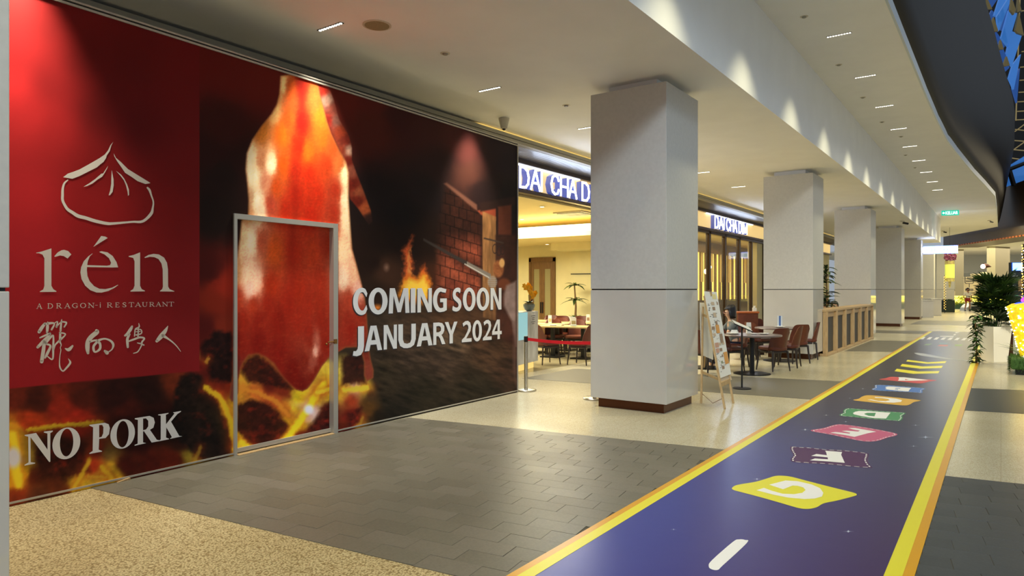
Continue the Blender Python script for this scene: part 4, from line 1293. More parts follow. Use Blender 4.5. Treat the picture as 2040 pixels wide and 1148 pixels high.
NOP = [[[(108, 390), (243, 366), (375, 560), (374, 372), (333, 362), (335, 350), (437, 338), (437, 350), (408, 368), (408, 700), (395, 704), (178, 415), (180, 705), (232, 712), (230, 722), (108, 746), (108, 736), (155, 708), (152, 410), (115, 400)]],
       [ell(594, 487, 162, 183, -.16), ell(597, 478, 78, 160, -.16)],
       [[(862, 272), (1040, 248), (1085, 265), (1100, 310), (1090, 380), (1050, 425), (975, 435), (970, 560), (1008, 575), (1008, 583), (862, 610), (862, 600), (900, 575), (905, 300), (862, 282)], [(975, 275), (1010, 272), (1025, 300), (1022, 370), (1005, 410), (975, 420)]],
       [ell(1248, 378, 143, 170, -.16), ell(1248, 380, 70, 153, -.16)],
       [[(1390, 195), (1560, 168), (1608, 190), (1622, 245), (1605, 305), (1565, 330), (1645, 445), (1680, 452), (1680, 460), (1585, 478), (1495, 345), (1485, 350), (1485, 475), (1520, 485), (1387, 515), (1387, 505), (1422, 490), (1425, 215), (1390, 207)], [(1485, 200), (1520, 197), (1545, 225), (1545, 290), (1520, 325), (1485, 335)]],
       [[(1660, 152), (1780, 133), (1780, 142), (1750, 155), (1752, 265), (1850, 140), (1832, 128), (1925, 110), (1925, 120), (1885, 145), (1810, 235), (1905, 400), (1940, 405), (1800, 435), (1800, 428), (1820, 415), (1755, 300), (1752, 420), (1785, 432), (1785, 440), (1660, 465), (1690, 440), (1690, 165), (1660, 160)]]]
print_polys('letter', NOP, (30, 800), 5.829, white_print, 0.002, 'white serif notice low on the left')


# bold condensed capitals of the opening notice, drawn on a unit cell (x right, y up)
def arc(rx, ry, a0, a1, n=26, cx=.5, cy=.5):
    return [(cx + rx * math.cos(math.radians(a0 + (a1 - a0) * k / n)), cy + ry * math.sin(math.radians(a0 + (a1 - a0) * k / n))) for k in range(n + 1)]


def butt(P, hw, n=5):
    L, R = stroke([(x, y, hw) for x, y in P], n)
    return [L + R[::-1]]


def bold(ch):
    if ch in 'O0':
        return [arc(.5, .52, 0, 360, 40)[:-1], arc(.225 if ch == 'O' else .21, .355, 0, 360, 40)[:-1]]
    if ch == 'C':
        return [[(.96, .80)] + arc(.56, .52, 62, 298, 30, .58) + [(.96, .20), (.90, .36)] + arc(.285, .35, 290, 70, 30, .62) + [(.90, .66)]]
    if ch == 'G':
        return [[(.92, .80), (.97, .95)] + arc(.52, .52, 66, 270, 26, .53)[1:] + [(.80, .0), (1.0, .06), (1.0, .56), (.52, .56), (.52, .40), (.74, .40), (.74, .17)] + arc(.27, .35, 274, 68, 24, .57)]
    if ch == 'M':
        return [[(.0, 0), (.06, 1), (.29, 1), (.5, .38), (.71, 1), (.94, 1), (1, 0), (.80, 0), (.77, .70), (.58, .04), (.42, .04), (.23, .70), (.20, 0)]]
    if ch == 'I':
        return [[(0, 0), (1, 0), (1, 1), (0, 1)]]
    if ch == 'N':
        return [[(0, 0), (0, 1), (.30, 1), (.76, .34), (.76, 1), (1, 1), (1, 0), (.72, 0), (.24, .68), (.24, 0)]]
    if ch == 'S':
        return [smooth_loop([(.86, .96), (.62, 1.02), (.34, .99), (.12, .87), (.06, .71), (.13, .55), (.32, .45), (.55, .36), (.65, .27), (.60, .18), (.44, .15), (.24, .18), (.08, .23), (.02, .06), (.20, .0), (.46, -.02), (.72, .03), (.90, .15), (.95, .30), (.88, .45), (.68, .56), (.46, .64), (.36, .72), (.40, .81), (.54, .84), (.68, .82), (.80, .78)], 2)]
    if ch == 'J':
        return [[(.46, 1), (1, 1), (1, .22)] + [(.93, .02), (.72, -.12), (.36, -.16), (0, -.12), (.06, .05), (.28, .04), (.42, .12), (.46, .26)]]
    if ch == 'A':
        return [[(0, 0), (.33, 1), (.67, 1), (1, 0), (.74, 0), (.67, .24), (.33, .24), (.26, 0)], [(.38, .42), (.62, .42), (.50, .84)]]
    if ch == 'U':
        return [[(0, 1), (.26, 1), (.26, .34), (.33, .20), (.5, .16), (.67, .20), (.74, .34), (.74, 1), (1, 1), (1, .34), (.90, .09), (.70, -.01), (.5, -.03), (.30, -.01), (.10, .09), (0, .34)]]
    if ch == 'R':
        return [[(0, 0), (0, 1), (.46, 1), (.74, .96), (.91, .82), (.91, .62), (.80, .48), (.67, .43), (.80, .30), (1, 0), (.71, 0), (.54, .28), (.42, .38), (.25, .38), (.25, 0)], [(.25, .56), (.46, .56), (.62, .62), (.64, .73), (.58, .81), (.44, .84), (.25, .83)]]
    if ch == 'Y':
        return [[(.37, 0), (.63, 0), (.63, .41), (1, 1), (.73, 1), (.50, .58), (.28, 1), (0, 1), (.37, .42)]]
    if ch == '2':
        return [[(.02, 0), (.98, 0), (.98, .17), (.45, .17), (.62, .31), (.86, .52), (.93, .72), (.84, .92), (.62, 1.01), (.36, 1.0), (.10, .90), (.17, .74), (.36, .82), (.52, .84), (.64, .77), (.66, .66), (.56, .50), (.30, .25), (.02, .12)]]
    return [[(.56, 0), (.80, 0), (.80, .24), (1, .24), (1, .41), (.80, .41), (.80, 1), (.50, 1), (0, .40), (0, .24), (.56, .24)], [(.24, .41), (.56, .41), (.56, .82)]]


def notice(items, top, bot):
    """items (letter, left px, right px); top / bot: picture lines of cap height and base line"""
    for dx, dy, off, m, lab, nm in ((-.014, -.012, .0015, dark_print, 'dark shadow of a notice letter', 'letter_shadow'), (0, 0, .003, white_print, 'bold white capital of the opening notice', 'letter')):
        for ch, a, b in items:
            bl, br2 = hp(a, bot(a), off), hp(b, bot(b), off)
            tl, tr = hp(a, top(a), off), hp(b, top(b), off)
            v, t3 = loft(bold(ch))
            MB().add([bl.lerp(br2, x).lerp(tl.lerp(tr, x), y) + HD * dx + Vector((0, 0, dy)) for x, y in v], t3).build(nm, m, hoard, label=lab)


Z3 = lambda x: 680 + x / 3.189
notice([(c, Z3(a), Z3(b)) for c, a, b in [('C', 71, 168), ('O', 172, 293), ('M', 299, 432), ('I', 440, 470), ('N', 482, 574), ('G', 580, 669), ('S', 703, 765), ('O', 771, 852), ('O', 858, 939), ('N', 947, 1016)]],
       lambda x: 574.5 - (x - 703) * .002, lambda x: 627.5 - (x - 703) * .0365)
notice([(c, Z3(a), Z3(b)) for c, a, b in [('J', 72, 143), ('A', 147, 258), ('N', 268, 352), ('U', 361, 472), ('A', 478, 578), ('R', 583, 660), ('Y', 656, 737), ('2', 763, 828), ('0', 832, 892), ('2', 897, 955), ('4', 957, 1018)]],
       lambda x: 651 - (x - 703) * .049, lambda x: 702.5 - (x - 703) * .0925)
# ================================================================== CEILING FITTINGS
ORD = ['first', 'second', 'third', 'fourth', 'fifth', 'sixth', 'seventh', 'eighth', 'ninth', 'tenth', 'eleventh', 'twelfth']


def linear_light(x, y, z, label, group):
    t = thing('linear_downlight', label, 'ceiling light', (x, y, z), 0, group)
    MB().box(-.19, .19, -.022, .022, -.006, 0.0).build('housing', black_metal, t)
    for k in range(9):
        xx = -.165 + k * .0412
        MB().lathe([(.010, -.012), (.015, -.009), (.015, -.006)], 10, Matrix.Translation((xx, 0, 0))).build('lamp_cell', lamp_white, t)
    return t


vis = [y for y in LOW_Y if y > 4]
for i, y in enumerate(vis[:6]):
    linear_light(-5.74, y, LOWZ, '%s nine-cell linear light along the lower ceiling, counted from the front' % ORD[i], 'linear lights of the lower ceiling')
vis = [y for y in HIGH_Y if y > 11]
for i, y in enumerate(vis[:9]):
    linear_light(-2.16, y, HIGHZ, '%s nine-cell linear light along the higher ceiling, counted from the front' % ORD[i], 'linear lights of the higher ceiling')

beige = mat('beige_plastic', (206, 198, 178), 0.5)
grille_m = mat('speaker_mesh', (150, 138, 104), 0.6, var=0.1, scale=80)
x, y = fl(751, 50, LOWZ)
t = thing('ceiling_speaker', 'round tan ceiling speaker beside the nearest linear light', 'speaker', (x, y, LOWZ))
MB().lathe([(.135, -.008), (.15, -.006), (.15, 0)], 28).build('rim', beige, t)
MB().lathe([(.02, -.011), (.128, -.0095), (.13, -.004)], 28).build('mesh_cover', grille_m, t)
for (px, py, z, lab) in [(887, 106, LOWZ, 'small round detector above the middle of the hoarding'), (1128, 210, LOWZ, 'small round detector left of the largest pillar'), (1602, 33, HIGHZ, 'pale sprinkler cap nearest the front of the higher ceiling'), (1671, 129, HIGHZ, 'pale sprinkler cap between the first two higher lights'),
                         (1719, 194, HIGHZ, 'pale sprinkler cap between the second and third higher lights'), (1757, 243, HIGHZ, 'pale sprinkler cap after the third higher light'), (1795, 272, HIGHZ, 'grey hatch-like detector beside the fourth higher light'), (1804, 309, HIGHZ, 'pale sprinkler cap after the fifth higher light'), (1823, 334, HIGHZ, 'pale sprinkler cap after the sixth higher light')]:
    x, y = fl(px, py, z)
    t = thing('ceiling_detector', lab, 'detector', (x, y, z), 0, 'small ceiling detectors')
    MB().lathe([(.055, -.006), (.06, 0)], 16).build('rim', beige, t)
    MB().lathe([(.028, -.02), (.036, -.006)], 14).build('sensor', mat('grey_plastic', (150, 146, 130), 0.5), t)
x, y = fl(988, 248, LOWZ)
t = thing('dome_camera', 'white cone-shaped camera on the ceiling over the far end of the hoarding', 'camera', (x + .35, y - .25, LOWZ))
MB().lathe([(.03, -.17), (.05, -.165), (.085, -.03), (.09, 0)], 20).build('housing', beige, t)
MB().ball((0, 0, -.165), .032, n=10, m=6).build('lens', black_metal, t)
for px, py, z, lab in [(1799, 443, LOWZ - .02, 'small black camera under the lower ceiling by the fourth pillar'), (1972, 442, HIGHZ, 'small black camera at the curved corner of the higher ceiling'), (1880, 463, HIGHZ, 'small black camera above the last pillar')]:
    x, y = fl(px, py - 3, z)
    t = thing('bullet_camera', lab, 'camera', (x, y, z), 0.6)
    MB().box(-.12, .04, -.035, .035, -.05, 0).build('bracket', beige, t)
    MB().tube([(0.0, 0, -.08), (.20, 0, -.12)], .042, 12).build('camera_body', black_metal, t)

# green exit sign
x, y = fl(1893, 417, HIGHZ)
D = -x * SY + y * CY
t = thing('exit_sign', 'small green hanging exit sign reading KELUAR', 'exit sign', (x, y, HIGHZ))
hgt, wid = 10 * D / FPX, 30 * D / FPX
rot = Matrix.Rotation(0.25, 4, 'Z')
MB().box(-wid / 2, wid / 2, -.03, .03, -hgt - .06, -.06, rot).build('panel', mat('exit_green', (30, 176, 150), 0.4, emit=(30, 190, 160), estr=0.8), t)
me = text_mesh('KELUAR', 0.01, 0.0, mat('exit_white', (255, 255, 255), 0.4, emit=(235, 255, 250), estr=1.4))
me.transform(rot @ Matrix.Translation((-wid * .27, -.032, -hgt * .82 - .06)) @ Matrix.Rotation(PI / 2, 4, 'X') @ Matrix.Diagonal((wid * .7, hgt * .62, 1, 1)))
link('lettering', me, t)
mb = MB()
mb.add([rot @ Vector(p) for p in [(-wid * .46, -.032, -hgt * .5 - .06), (-wid * .38, -.032, -hgt * .25 - .06), (-wid * .38, -.032, -hgt * .75 - .06)]], [(0, 2, 1)])
mb.add([rot @ Vector(p) for p in [(-wid * .38, -.032, -hgt * .42 - .06), (-wid * .31, -.032, -hgt * .42 - .06), (-wid * .31, -.032, -hgt * .58 - .06), (-wid * .38, -.032, -hgt * .58 - .06)]], [(0, 3, 2, 1)])
mb.build('arrow', MATS['exit_white'], t)

# ================================================================== SHOPFRONT
SX = -7.88
cream_wall = mat('cream_wall', (228, 216, 164), 0.6, var=0.03, scale=3)
shop_frame = mat('shop_brown_frame', (70, 50, 34), 0.4, metal=0.3)
grey_bulk = mat('grey_bulkhead', (168, 164, 148), 0.6)
MB().box(-7.12, -7.0, -8, 47, 4.20, 4.335).build('trim_2', grey_bulk, kind='structure', label='plain grey bulkhead strip along the shopfront')
MB().box(-7.16, -7.10, 8.9, 47, 4.342, 4.368).build('trim_3', mat('cove_glow', (255, 226, 150), 0.5, emit=(255, 214, 120), estr=3.0), kind='structure', label='thin warm cove light line above the bulkhead')
MB().box(-8.6, -7.0, -8, 47, 4.38, 4.46).build('ceiling', black_metal, kind='structure', label='dark void above the shopfront grille')
g = thing('ceiling_grille', 'dark slatted air grille above the lit shop signs', 'grille', (0, 0, 4.20))
slat_m = mat('grille_slat', (120, 118, 116), 0.4, metal=0.5)
mb = MB()
y = -2.0
while y < 9.0:
    y += 0.11
for k in range(3):
    mb.box(-7.16 - .26 * k, -7.14 - .26 * k, -2, 9.2, 0.0, .03)
y = 9.2
while y < 42:
    mb.box(-7.86, -7.02, y, y + .028, 0.0, .035)
    y += 0.062 if y < 16 else 0.075
mb.build('slats', slat_m, g, kind='stuff')
MB().box(-7.88, -7.0, -2, 42, 0.06, 0.07).build('backing', mat('grille_void', (26, 26, 28), 0.7), g)
# fascia with sign band
fas = thing('shop_fascia', 'backlit cream sign band over the whole restaurant front', 'fascia', (0, 0, 0))
lit_cream = mat('backlit_cream', (255, 226, 160), 0.5, emit=(255, 216, 140), estr=0.55)
MB().box(SX - .12, SX, 8.8, 42, 3.62, 4.12).build('light_panel', lit_cream, fas)
MB().box(SX - .14, SX + .10, 8.8, 42, 4.12, 4.20).build('top_rail', mat('mid_bronze', (104, 92, 84), 0.4, metal=0.5), fas)
MB().box(SX - .3, SX + .10, 8.8, 42, 3.54, 3.62).build('bottom_rail', shop_frame, fas)
for a, b in ((11.0, 13.6), (21.9, 27.0)):
    MB().box(SX + .02, SX + .06, a, b, 4.095, 4.118).build('light_line', glow_white, fas, label='cool white light line over the letters')

# channel letters: strokes on a unit cell (x right, z up)
CAPS = {'D': [[(0, 0), (0, 1), (.45, 1), (.78, .86), (.92, .55), (.86, .22), (.6, .03), (.3, 0), (0, 0)]], 'A': [[(0, 0), (.5, 1), (1, 0)], [(.2, .34), (.8, .34)]], 'I': [[(.5, 0), (.5, 1)]],
        'C': [[(.95, .74), (.82, .94), (.5, 1.0), (.2, .88), (.04, .5), (.2, .12), (.5, 0), (.82, .06), (.95, .26)]], 'H': [[(0, 0), (0, 1)], [(1, 0), (1, 1)], [(0, .5), (1, .5)]], 'M': [[(0, 0), (0, 1), (.5, .12), (1, 1), (1, 0)]]}
halo_blue = mat('letter_return', (120, 130, 190), 0.5, emit=(80, 110, 230), estr=0.25)


def channel_sign(label, items, z0, z1, r):
    t = thing('shop_sign', label, 'shop sign', (0, 0, 0))
    for ch, a, b in items:
        mb, m2 = MB(), MB()
        for st in CAPS[ch]:
            P = [Vector((SX + .16, a + (b - a) * u, z0 + (z1 - z0) * v)) for u, v in st]
            for p, q in zip(P[:-1], P[1:]):
                d = (q - p).normalized()
                n = Vector((0, -d.z, d.y)) * r
                e = d * r * .6
                for (bb, x0, x1) in ((mb, .0, .02), (m2, -.13, 0)):
                    c = [p - e + n, q + e + n, q + e - n, p - e - n]
                    v0 = [k + Vector((x0, 0, 0)) for k in c]
                    v1 = [k + Vector((x1, 0, 0)) for k in c]
                    bb.add(v0 + v1, [(3, 2, 1, 0), (4, 5, 6, 7), (0, 1, 5, 4), (1, 2, 6, 5), (2, 3, 7, 6), (3, 0, 4, 7)])
        l = mb.build('letter', mat('letter_face', (255, 255, 255), 0.5, emit=(236, 242, 255), estr=2.6), t)
        m2.build('return', halo_blue, l)
    return t


Yp = lambda px: onX(px, 560, SX + .16).y
channel_sign('large lit channel letters, partly hidden by the biggest pillar', [('D', Yp(1035.5), Yp(1054)), ('A', Yp(1057), Yp(1075)), ('I', Yp(1076.5), Yp(1080)), ('C', Yp(1097), Yp(1113)), ('H', Yp(1116.5), Yp(1130.5)), ('A', Yp(1133), Yp(1148)), ('D', Yp(1159.5), Yp(1174)), ('I', Yp(1178), Yp(1181)), ('M', Yp(1184), Yp(1204))], 3.63, 4.03, .022)
channel_sign('complete lit letters DAI CHA DIM over the brown glazed front', [('D', Yp(1424), Yp(1431)), ('A', Yp(1432.5), Yp(1440)), ('I', Yp(1440.8), Yp(1443.4)), ('C', Yp(1446.5), Yp(1453.5)), ('H', Yp(1455), Yp(1460)), ('A', Yp(1461.3), Yp(1467.5)), ('D', Yp(1471.5), Yp(1477)), ('I', Yp(1478), Yp(1480)), ('M', Yp(1481), Yp(1487.5))], 3.66, 4.05, .028)
area('sign_glow', (SX + .3, 12.6, 3.85), 34, .4, 2.6, (0.62, 0.75, 1.0), (0, -PI / 2, 0))
area('sign_glow', (SX + .3, 24.3, 3.85), 46, .4, 4.4, (0.62, 0.75, 1.0), (0, -PI / 2, 0))

# glazed front beyond the big pillar
win = thing('glazed_front', 'brown framed full-height glass front showing golden backlit strips', 'shop window', (0, 0, 0))
fr_y = [Yp(1396.5), Yp(1423), Yp(1454), Yp(1482), Yp(1506), Yp(1530)]
for i, y in enumerate(fr_y):
    w = .16 if 0 < i < 4 else .12
    MB().box(SX - .10, SX + .02, y - w / 2, y + w / 2, 0, 3.54).build('mullion', shop_frame, win)
for a, b in zip(fr_y[:-1], fr_y[1:]):
    MB().box(SX - .05, SX - .042, a + .08, b - .08, .12, 3.48).build('pane', mat('clear_glass', (235, 238, 232), 0.02, trans=0.0, alpha=0.12, spec=0.6), win)
    MB().box(SX - .10, SX + .02, a + .08, b - .08, 0, .12).build('sill', shop_frame, win)
MB().box(SX - .10, SX + .02, fr_y[0], fr_y[-1], 3.46, 3.54).build('head_rail', shop_frame, win)
# golden slatted feature wall inside
gw = thing('feature_wall', 'golden backlit wall of vertical strips behind the glazing', 'wall panel', (-9.5, 0, 0))
gold_glow = mat('golden_backlight', (240, 206, 110), 0.5, emit=(255, 224, 104), estr=1.15)
brown_wall = mat('brown_panelling', (110, 80, 46), 0.5, var=0.1, scale=3)
MB().box(-.3, -.1, 20.45, 36, 0, 3.5).build('back_panel', brown_wall, gw)
y = 20.5
k = 0
while y < 35:
    MB().box(-.1, -.05, y, y + .40, 1.18, 3.05).build('light_strip', gold_glow, gw)
    MB().cbox(-.06, .04, y + .41, y + .50, 1.18, 3.05, .008).build('wood_bar', mat('warm_bar', (120, 92, 56), 0.5), gw)
    if k % 2:
        MB().box(.02, .09, y + .40, y + .47, 1.9, 3.05).build('hanging_rod', mat('cream_rod', (214, 194, 150), 0.5), gw)
    y += .55
    k += 1
MB().box(-.1, .12, 20.45, 36, 1.06, 1.18).build('ledge', shop_frame, gw)
MB().box(-.1, .14, 20.45, 36, 3.05, 3.2).build('pelmet', brown_wall, gw)
# pendant with two globes
p = at(1410.5, 537, 23.5)
t = thing('pendant_lamp', 'pendant of two glowing round globes seen through the glass', 'pendant lamp', p)
glob = mat('globe_glow', (255, 240, 200), 0.4, emit=(255, 236, 190), estr=5.0)
MB().ball((.02, .02, .08), .09, n=14, m=10).build('globe', glob, t)
MB().ball((-.03, -.02, -.07), .10, n=14, m=10).build('globe', glob, t)
MB().tube([(0, 0, .1), (0, 0, 3.5 - p.z)], .006, 6).build('cord', black_metal, t)

# restaurant shell
MB().box(-8.1, -8.0, -8, 8.5, 0, 4.4).build('wall_behind_hoarding', mat('bare_board_wall', (84, 80, 76), .8), kind='structure', label='bare dark wall behind the hoarding')
MB().box(-20, SX - .12, 8.8, 40, 3.5, 3.6).build('ceiling', mat('restaurant_ceiling', (226, 208, 150), 0.7, var=0.02, scale=2), kind='structure', label='creamy inner restaurant ceiling')
MB().box(-20, SX - .3, 18.2, 18.4, 0, 3.5).build('wall_back', cream_wall, kind='structure', label='pale yellow back wall of the restaurant')
MB().box(-20, -19.8, 4, 40, 0, 3.6).build('wall_left', cream_wall, kind='structure')
MB().box(-8.3, SX - .05, 27.9, 42, 0, 4.2).build('wall_shop', cream_wall, kind='structure', label='closed shop wall beyond the glazing')
MB().box(-20, -8.02, 8.45, 8.55, 0, 4.3).build('wall_party', mat('dull_party_wall', (120, 112, 100), 0.7), kind='structure', label='party wall behind the hoarding corner')
MB().box(-10.7, SX - .12, 18.05, 20.4, 0, 3.55).build('wall_pier', cream_wall, kind='structure')
# dropped light coves
cove = mat('cove_strip', (255, 236, 180), 0.5, emit=(255, 232, 160), estr=3.2)
MB().box(-14, -8.2, 15.2, 18.0, 2.98, 3.08).build('trim_4', mat('restaurant_ceiling', (0, 0, 0)), kind='structure', label='dropped ceiling shelf with a light cove')
MB().box(-14, -8.2, 15.26, 15.30, 3.09, 3.28).build('trim_5', cove, kind='structure', label='long bright cove light in the restaurant')
MB().box(-11.5, -9.0, 12.1, 12.14, 3.36, 3.48).build('trim_6', cove, kind='structure', label='short bright cove light near the sign')
MB().box(-10.9, -8.3, 17.2, 18.0, 2.76, 2.98).build('trim_7', cream_wall, kind='structure')
for (px, py, lab) in [(1040, 437, 'small recessed spot at the left of the restaurant ceiling'), (1080, 412, 'small recessed spot under the first sign letters'), (1160, 428, 'small recessed spot beside the air unit'), (1090, 487, 'low recessed spot above the wooden door')]:
    z = 3.49 if py < 470 else 2.95
    x, y = fl(px, py, z)
    t = thing('recessed_spot', lab, 'ceiling light', (x, y, z), 0, 'restaurant spots')
    MB().lathe([(.06, -.006), (.075, 0)], 16).build('rim', beige, t)
    MB().lathe([(.045, -.008), (.05, -.005)], 14).build('lamp', glob, t)
x, y = fl(1146, 425, 3.49)
t = thing('air_unit', 'grey square air conditioning grille in the restaurant ceiling', 'air vent', (x, y, 3.5))
MB().box(-.4, .4, -.4, .4, -.03, 0).build('frame', beige, t)
for k in range(6):
    MB().box(-.33, .33, -.33 + k * .115, -.27 + k * .115, -.045, -.03).build('slat', mat('cool_grey', (150, 160, 166), 0.4), t)
# wooden double door in the back wall
dr = thing('wooden_door', 'tall brown double door with frosted panes in the yellow wall', 'door', (-11.84, 18.195, 0))
dr.scale.x = .88
wd = mat('walnut_door', (128, 92, 44), 0.45, rgb2=(104, 72, 34), scale=4, stretch=(10, 10, 1))
MB().box(-.56, -.47, -.05, .0, 0, 2.6).build('jamb', wd, dr)
MB().box(.47, .56, -.05, .0, 0, 2.6).build('jamb', wd, dr)
MB().box(-.56, .56, -.05, .0, 2.48, 2.62).build('lintel', wd, dr)
for s in (-1, 1):
    cx = s * .235
    lf = MB().box(cx - .232, cx + .232, -.03, .0, 0.0, .42).box(cx - .232, cx + .232, -.03, .0, 2.25, 2.48).box(cx - .232, cx - .12, -.03, 0, .42, 2.25).box(cx + .12, cx + .232, -.03, 0, .42, 2.25).build('leaf', wd, dr)
    MB().box(cx - .12, cx + .12, -.018, -.01, .42, 2.25).build('pane', mat('frosted_pane', (150, 140, 96), 0.35), lf)
    MB().box(s * .04 - .018, s * .04 + .018, -.06, -.03, .85, 1.2).build('handle', black_metal, lf)
MB().box(-10.7, -8.3, 18.02, 18.05, 2.06, 2.085).build('trim_8', black_metal, kind='structure', label='thin dark groove in the yellow wall')

# ================================================================== FURNITURE
def bar(mb, a, b, w0, w1=None, n=4):
    mb.tube([a, b], [w0, w1 or w0], n)
    return mb


def make_chair(label, group):
    t = thing('dining_chair', label, 'chair', (0, 0, 0), 0, group)
    # seat: rounded squarish cushion
    N = 28
    prof = [(.80, .400), (.97, .412), (1.0, .440), (.97, .468), (.80, .480), (.4, .484)]
    vs, fs = [], []
    for s, z in prof:
        for k in range(N):
            q = 2 * PI * k / N
            c, d = math.cos(q), math.sin(q)
            r = 1 / (abs(c) ** 3.5 + abs(d) ** 3.5) ** (1 / 3.5)
            vs.append((.235 * s * r * c, .235 * s * r * d + .01, z))
    for i in range(len(prof) - 1):
        for k in range(N):
            fs.append((i * N + k, i * N + (k + 1) % N, (i + 1) * N + (k + 1) % N, (i + 1) * N + k))
    fs += [tuple(range(N))[::-1], tuple(range((len(prof) - 1) * N, len(prof) * N))]
    MB().add(vs, fs).build('seat', leather, t, smooth=True)
    # backrest: wrapped shell
    mb = MB()
    A, B = 15, 7
    vo, vi = [], []
    for j in range(B):
        v = j / (B - 1)
        z = .40 + .45 * v
        for i in range(A):
            u = -1 + 2 * i / (A - 1)
            zz = z - (.10 * abs(u) ** 6 if v > .5 else 0) * (v - .5) * 2
            ang = u * (1.02 - .18 * v)
            R = .285 + .02 * v
            X, Y = R * math.sin(ang) * .95, -R * math.cos(ang) * .82 - .07 * v + .02
            vo.append((X, Y, zz))
            k = 1 - .032 / R
            vi.append((X * k, (Y + .07 * v - .02) * k - .07 * v + .02, zz - (0.006 if j == B - 1 else 0)))
    n = A * B
    fs = []
    for j in range(B - 1):
        for i in range(A - 1):
            a = j * A + i
            fs.append((a, a + 1, a + A + 1, a + A))
            fs.append((n + a, n + a + A, n + a + A + 1, n + a + 1))
    for i in range(A - 1):
        fs.append((i, n + i, n + i + 1, i + 1))
        a = (B - 1) * A + i
        fs.append((a, a + 1, n + a + 1, n + a))
    for j in range(B - 1):
        a = j * A
        fs.append((a, a + A, n + a + A, n + a))
        a = j * A + A - 1
        fs.append((a, n + a, n + a + A, a + A))
    mb.add(vo + vi, fs).build('backrest', leather, t, smooth=True)
    MB().cbox(-.20, .20, -.19, .21, .355, .402, .012).build('seat_frame', dark_wood, t)
    for sx in (-1, 1):
        for sy in (-1, 1):
            y0 = .19 * sy
            MB().tube([(sx * .185, y0, .39), (sx * .20, y0 + sy * .012, .2), (sx * .215, y0 + sy * .035, 0)], [.022, .019, .013], 6).build('leg', dark_wood, t)
    return t


chair0 = make_chair('brown leather chair seen from behind, nearest the track side of the round table', 'terrace dining chairs')
first_used = [False]


def put_chair(x, y, face, label, group):
    """face = angle in degrees the sitter looks towards, in the picture's own plan (0 = away from the camera)"""
    rz = YAW - math.radians(face)
    if not first_used[0]:
        first_used[0] = True
        chair0.location = (x, y, 0)
        chair0.rotation_euler.z = rz
        return chair0
    return dup(chair0, (x, y, 0), rz, label, group)


def round_table(label, px, py, r, top_m):
    x, y = fl(px, py)
    t = thing('round_table', label, 'table', (x, y, 0))
    MB().lathe([(r - .03, .715), (r - .005, .72), (r, .735), (r - .005, .748), (r - .02, .75)], 40).build('tabletop', top_m, t)
    MB().lathe([(.12, .70), (.12, .715)], 16).build('top_plate', black_metal, t)
    MB().tube([(0, 0, .02), (0, 0, .70)], .045, 14).build('column', black_metal, t)
    MB().lathe([(.34, 0), (.34, .012), (.30, .02), (.06, .03)], 32).build('base', black_metal, t)
    return Vector((x, y, .75))


table_dark = mat('table_laminate', (120, 104, 98), 0.3, var=0.08, scale=6)
table_tan = mat('table_oak', (188, 166, 116), 0.4, var=0.06, scale=5)
T1 = round_table('front round table on the terrace beside the menu stand', 1498, 745, .54, table_dark)
T2 = round_table('rear round table in front of the second pillar', 1552, 719, .52, table_dark)
G1 = 'terrace dining chairs'
for px, py, face, lab in [(1540, 738, -22, None), (1450, 738, 65, 'brown chair left of the front round table, behind the menu board'), (1569, 731, -58, 'brown chair turned sideways, right of the front round table'), (1478, 716, 150, 'brown chair behind the front round table, facing the camera'), (1410, 746, 60, 'brown chair half hidden between big pillar and easel'),
                          (1583, 723, -14, 'brown chair with its back to us at the rear round table'), (1606, 715, -72, 'brown chair right of the rear round table, against the gold pillar face'), (1524, 702, 150, 'brown chair behind the rear round table'), (1511, 714, 70, 'brown chair left of the rear round table')]:
    x, y = fl(px, py)
    put_chair(x, y, face, lab, G1)

# things on the round tables
napkin = mat('white_porcelain', (232, 232, 228), 0.25)


def table_tent(p, rz, label, rgb, w=.10, h=.20):
    t = thing('menu_tent', label, 'menu card', p, rz)
    MB().add([(-w / 2, -.03, 0), (w / 2, -.03, 0), (w / 2, 0, h), (-w / 2, 0, h), (-w / 2, .03, 0), (w / 2, .03, 0)], [(0, 1, 2, 3), (4, 3, 2, 5), (0, 4, 5, 1), (0, 3, 4), (1, 5, 2)]).build('card', mat('card_white', (226, 224, 214), 0.5), t)
    MB().add([(-w * .36, -.0298, h * .2), (w * .36, -.0298, h * .2), (w * .36, -.0125 - .004, h * .6), (-w * .36, -.0125 - .004, h * .6)], [(0, 1, 2, 3)]).build('picture', mat('card_print_%d' % (rgb[0]), rgb, 0.5), t)
    return t


def plate(p, label, r=.11):
    t = thing('plate', label, 'plate', p)
    MB().lathe([(r * .55, 0), (r * .6, .006), (r, .018), (r, .021), (r * .6, .010)], 24).build('dish', napkin, t)
    return t


def bowl(p, label, r=.055):
    t = thing('bowl', label, 'bowl', p)
    MB().lathe([(r * .5, 0), (r * .85, .02), (r, .05), (r * .96, .05), (r * .8, .024), (r * .4, .012)], 20).build('dish', napkin, t)
    return t


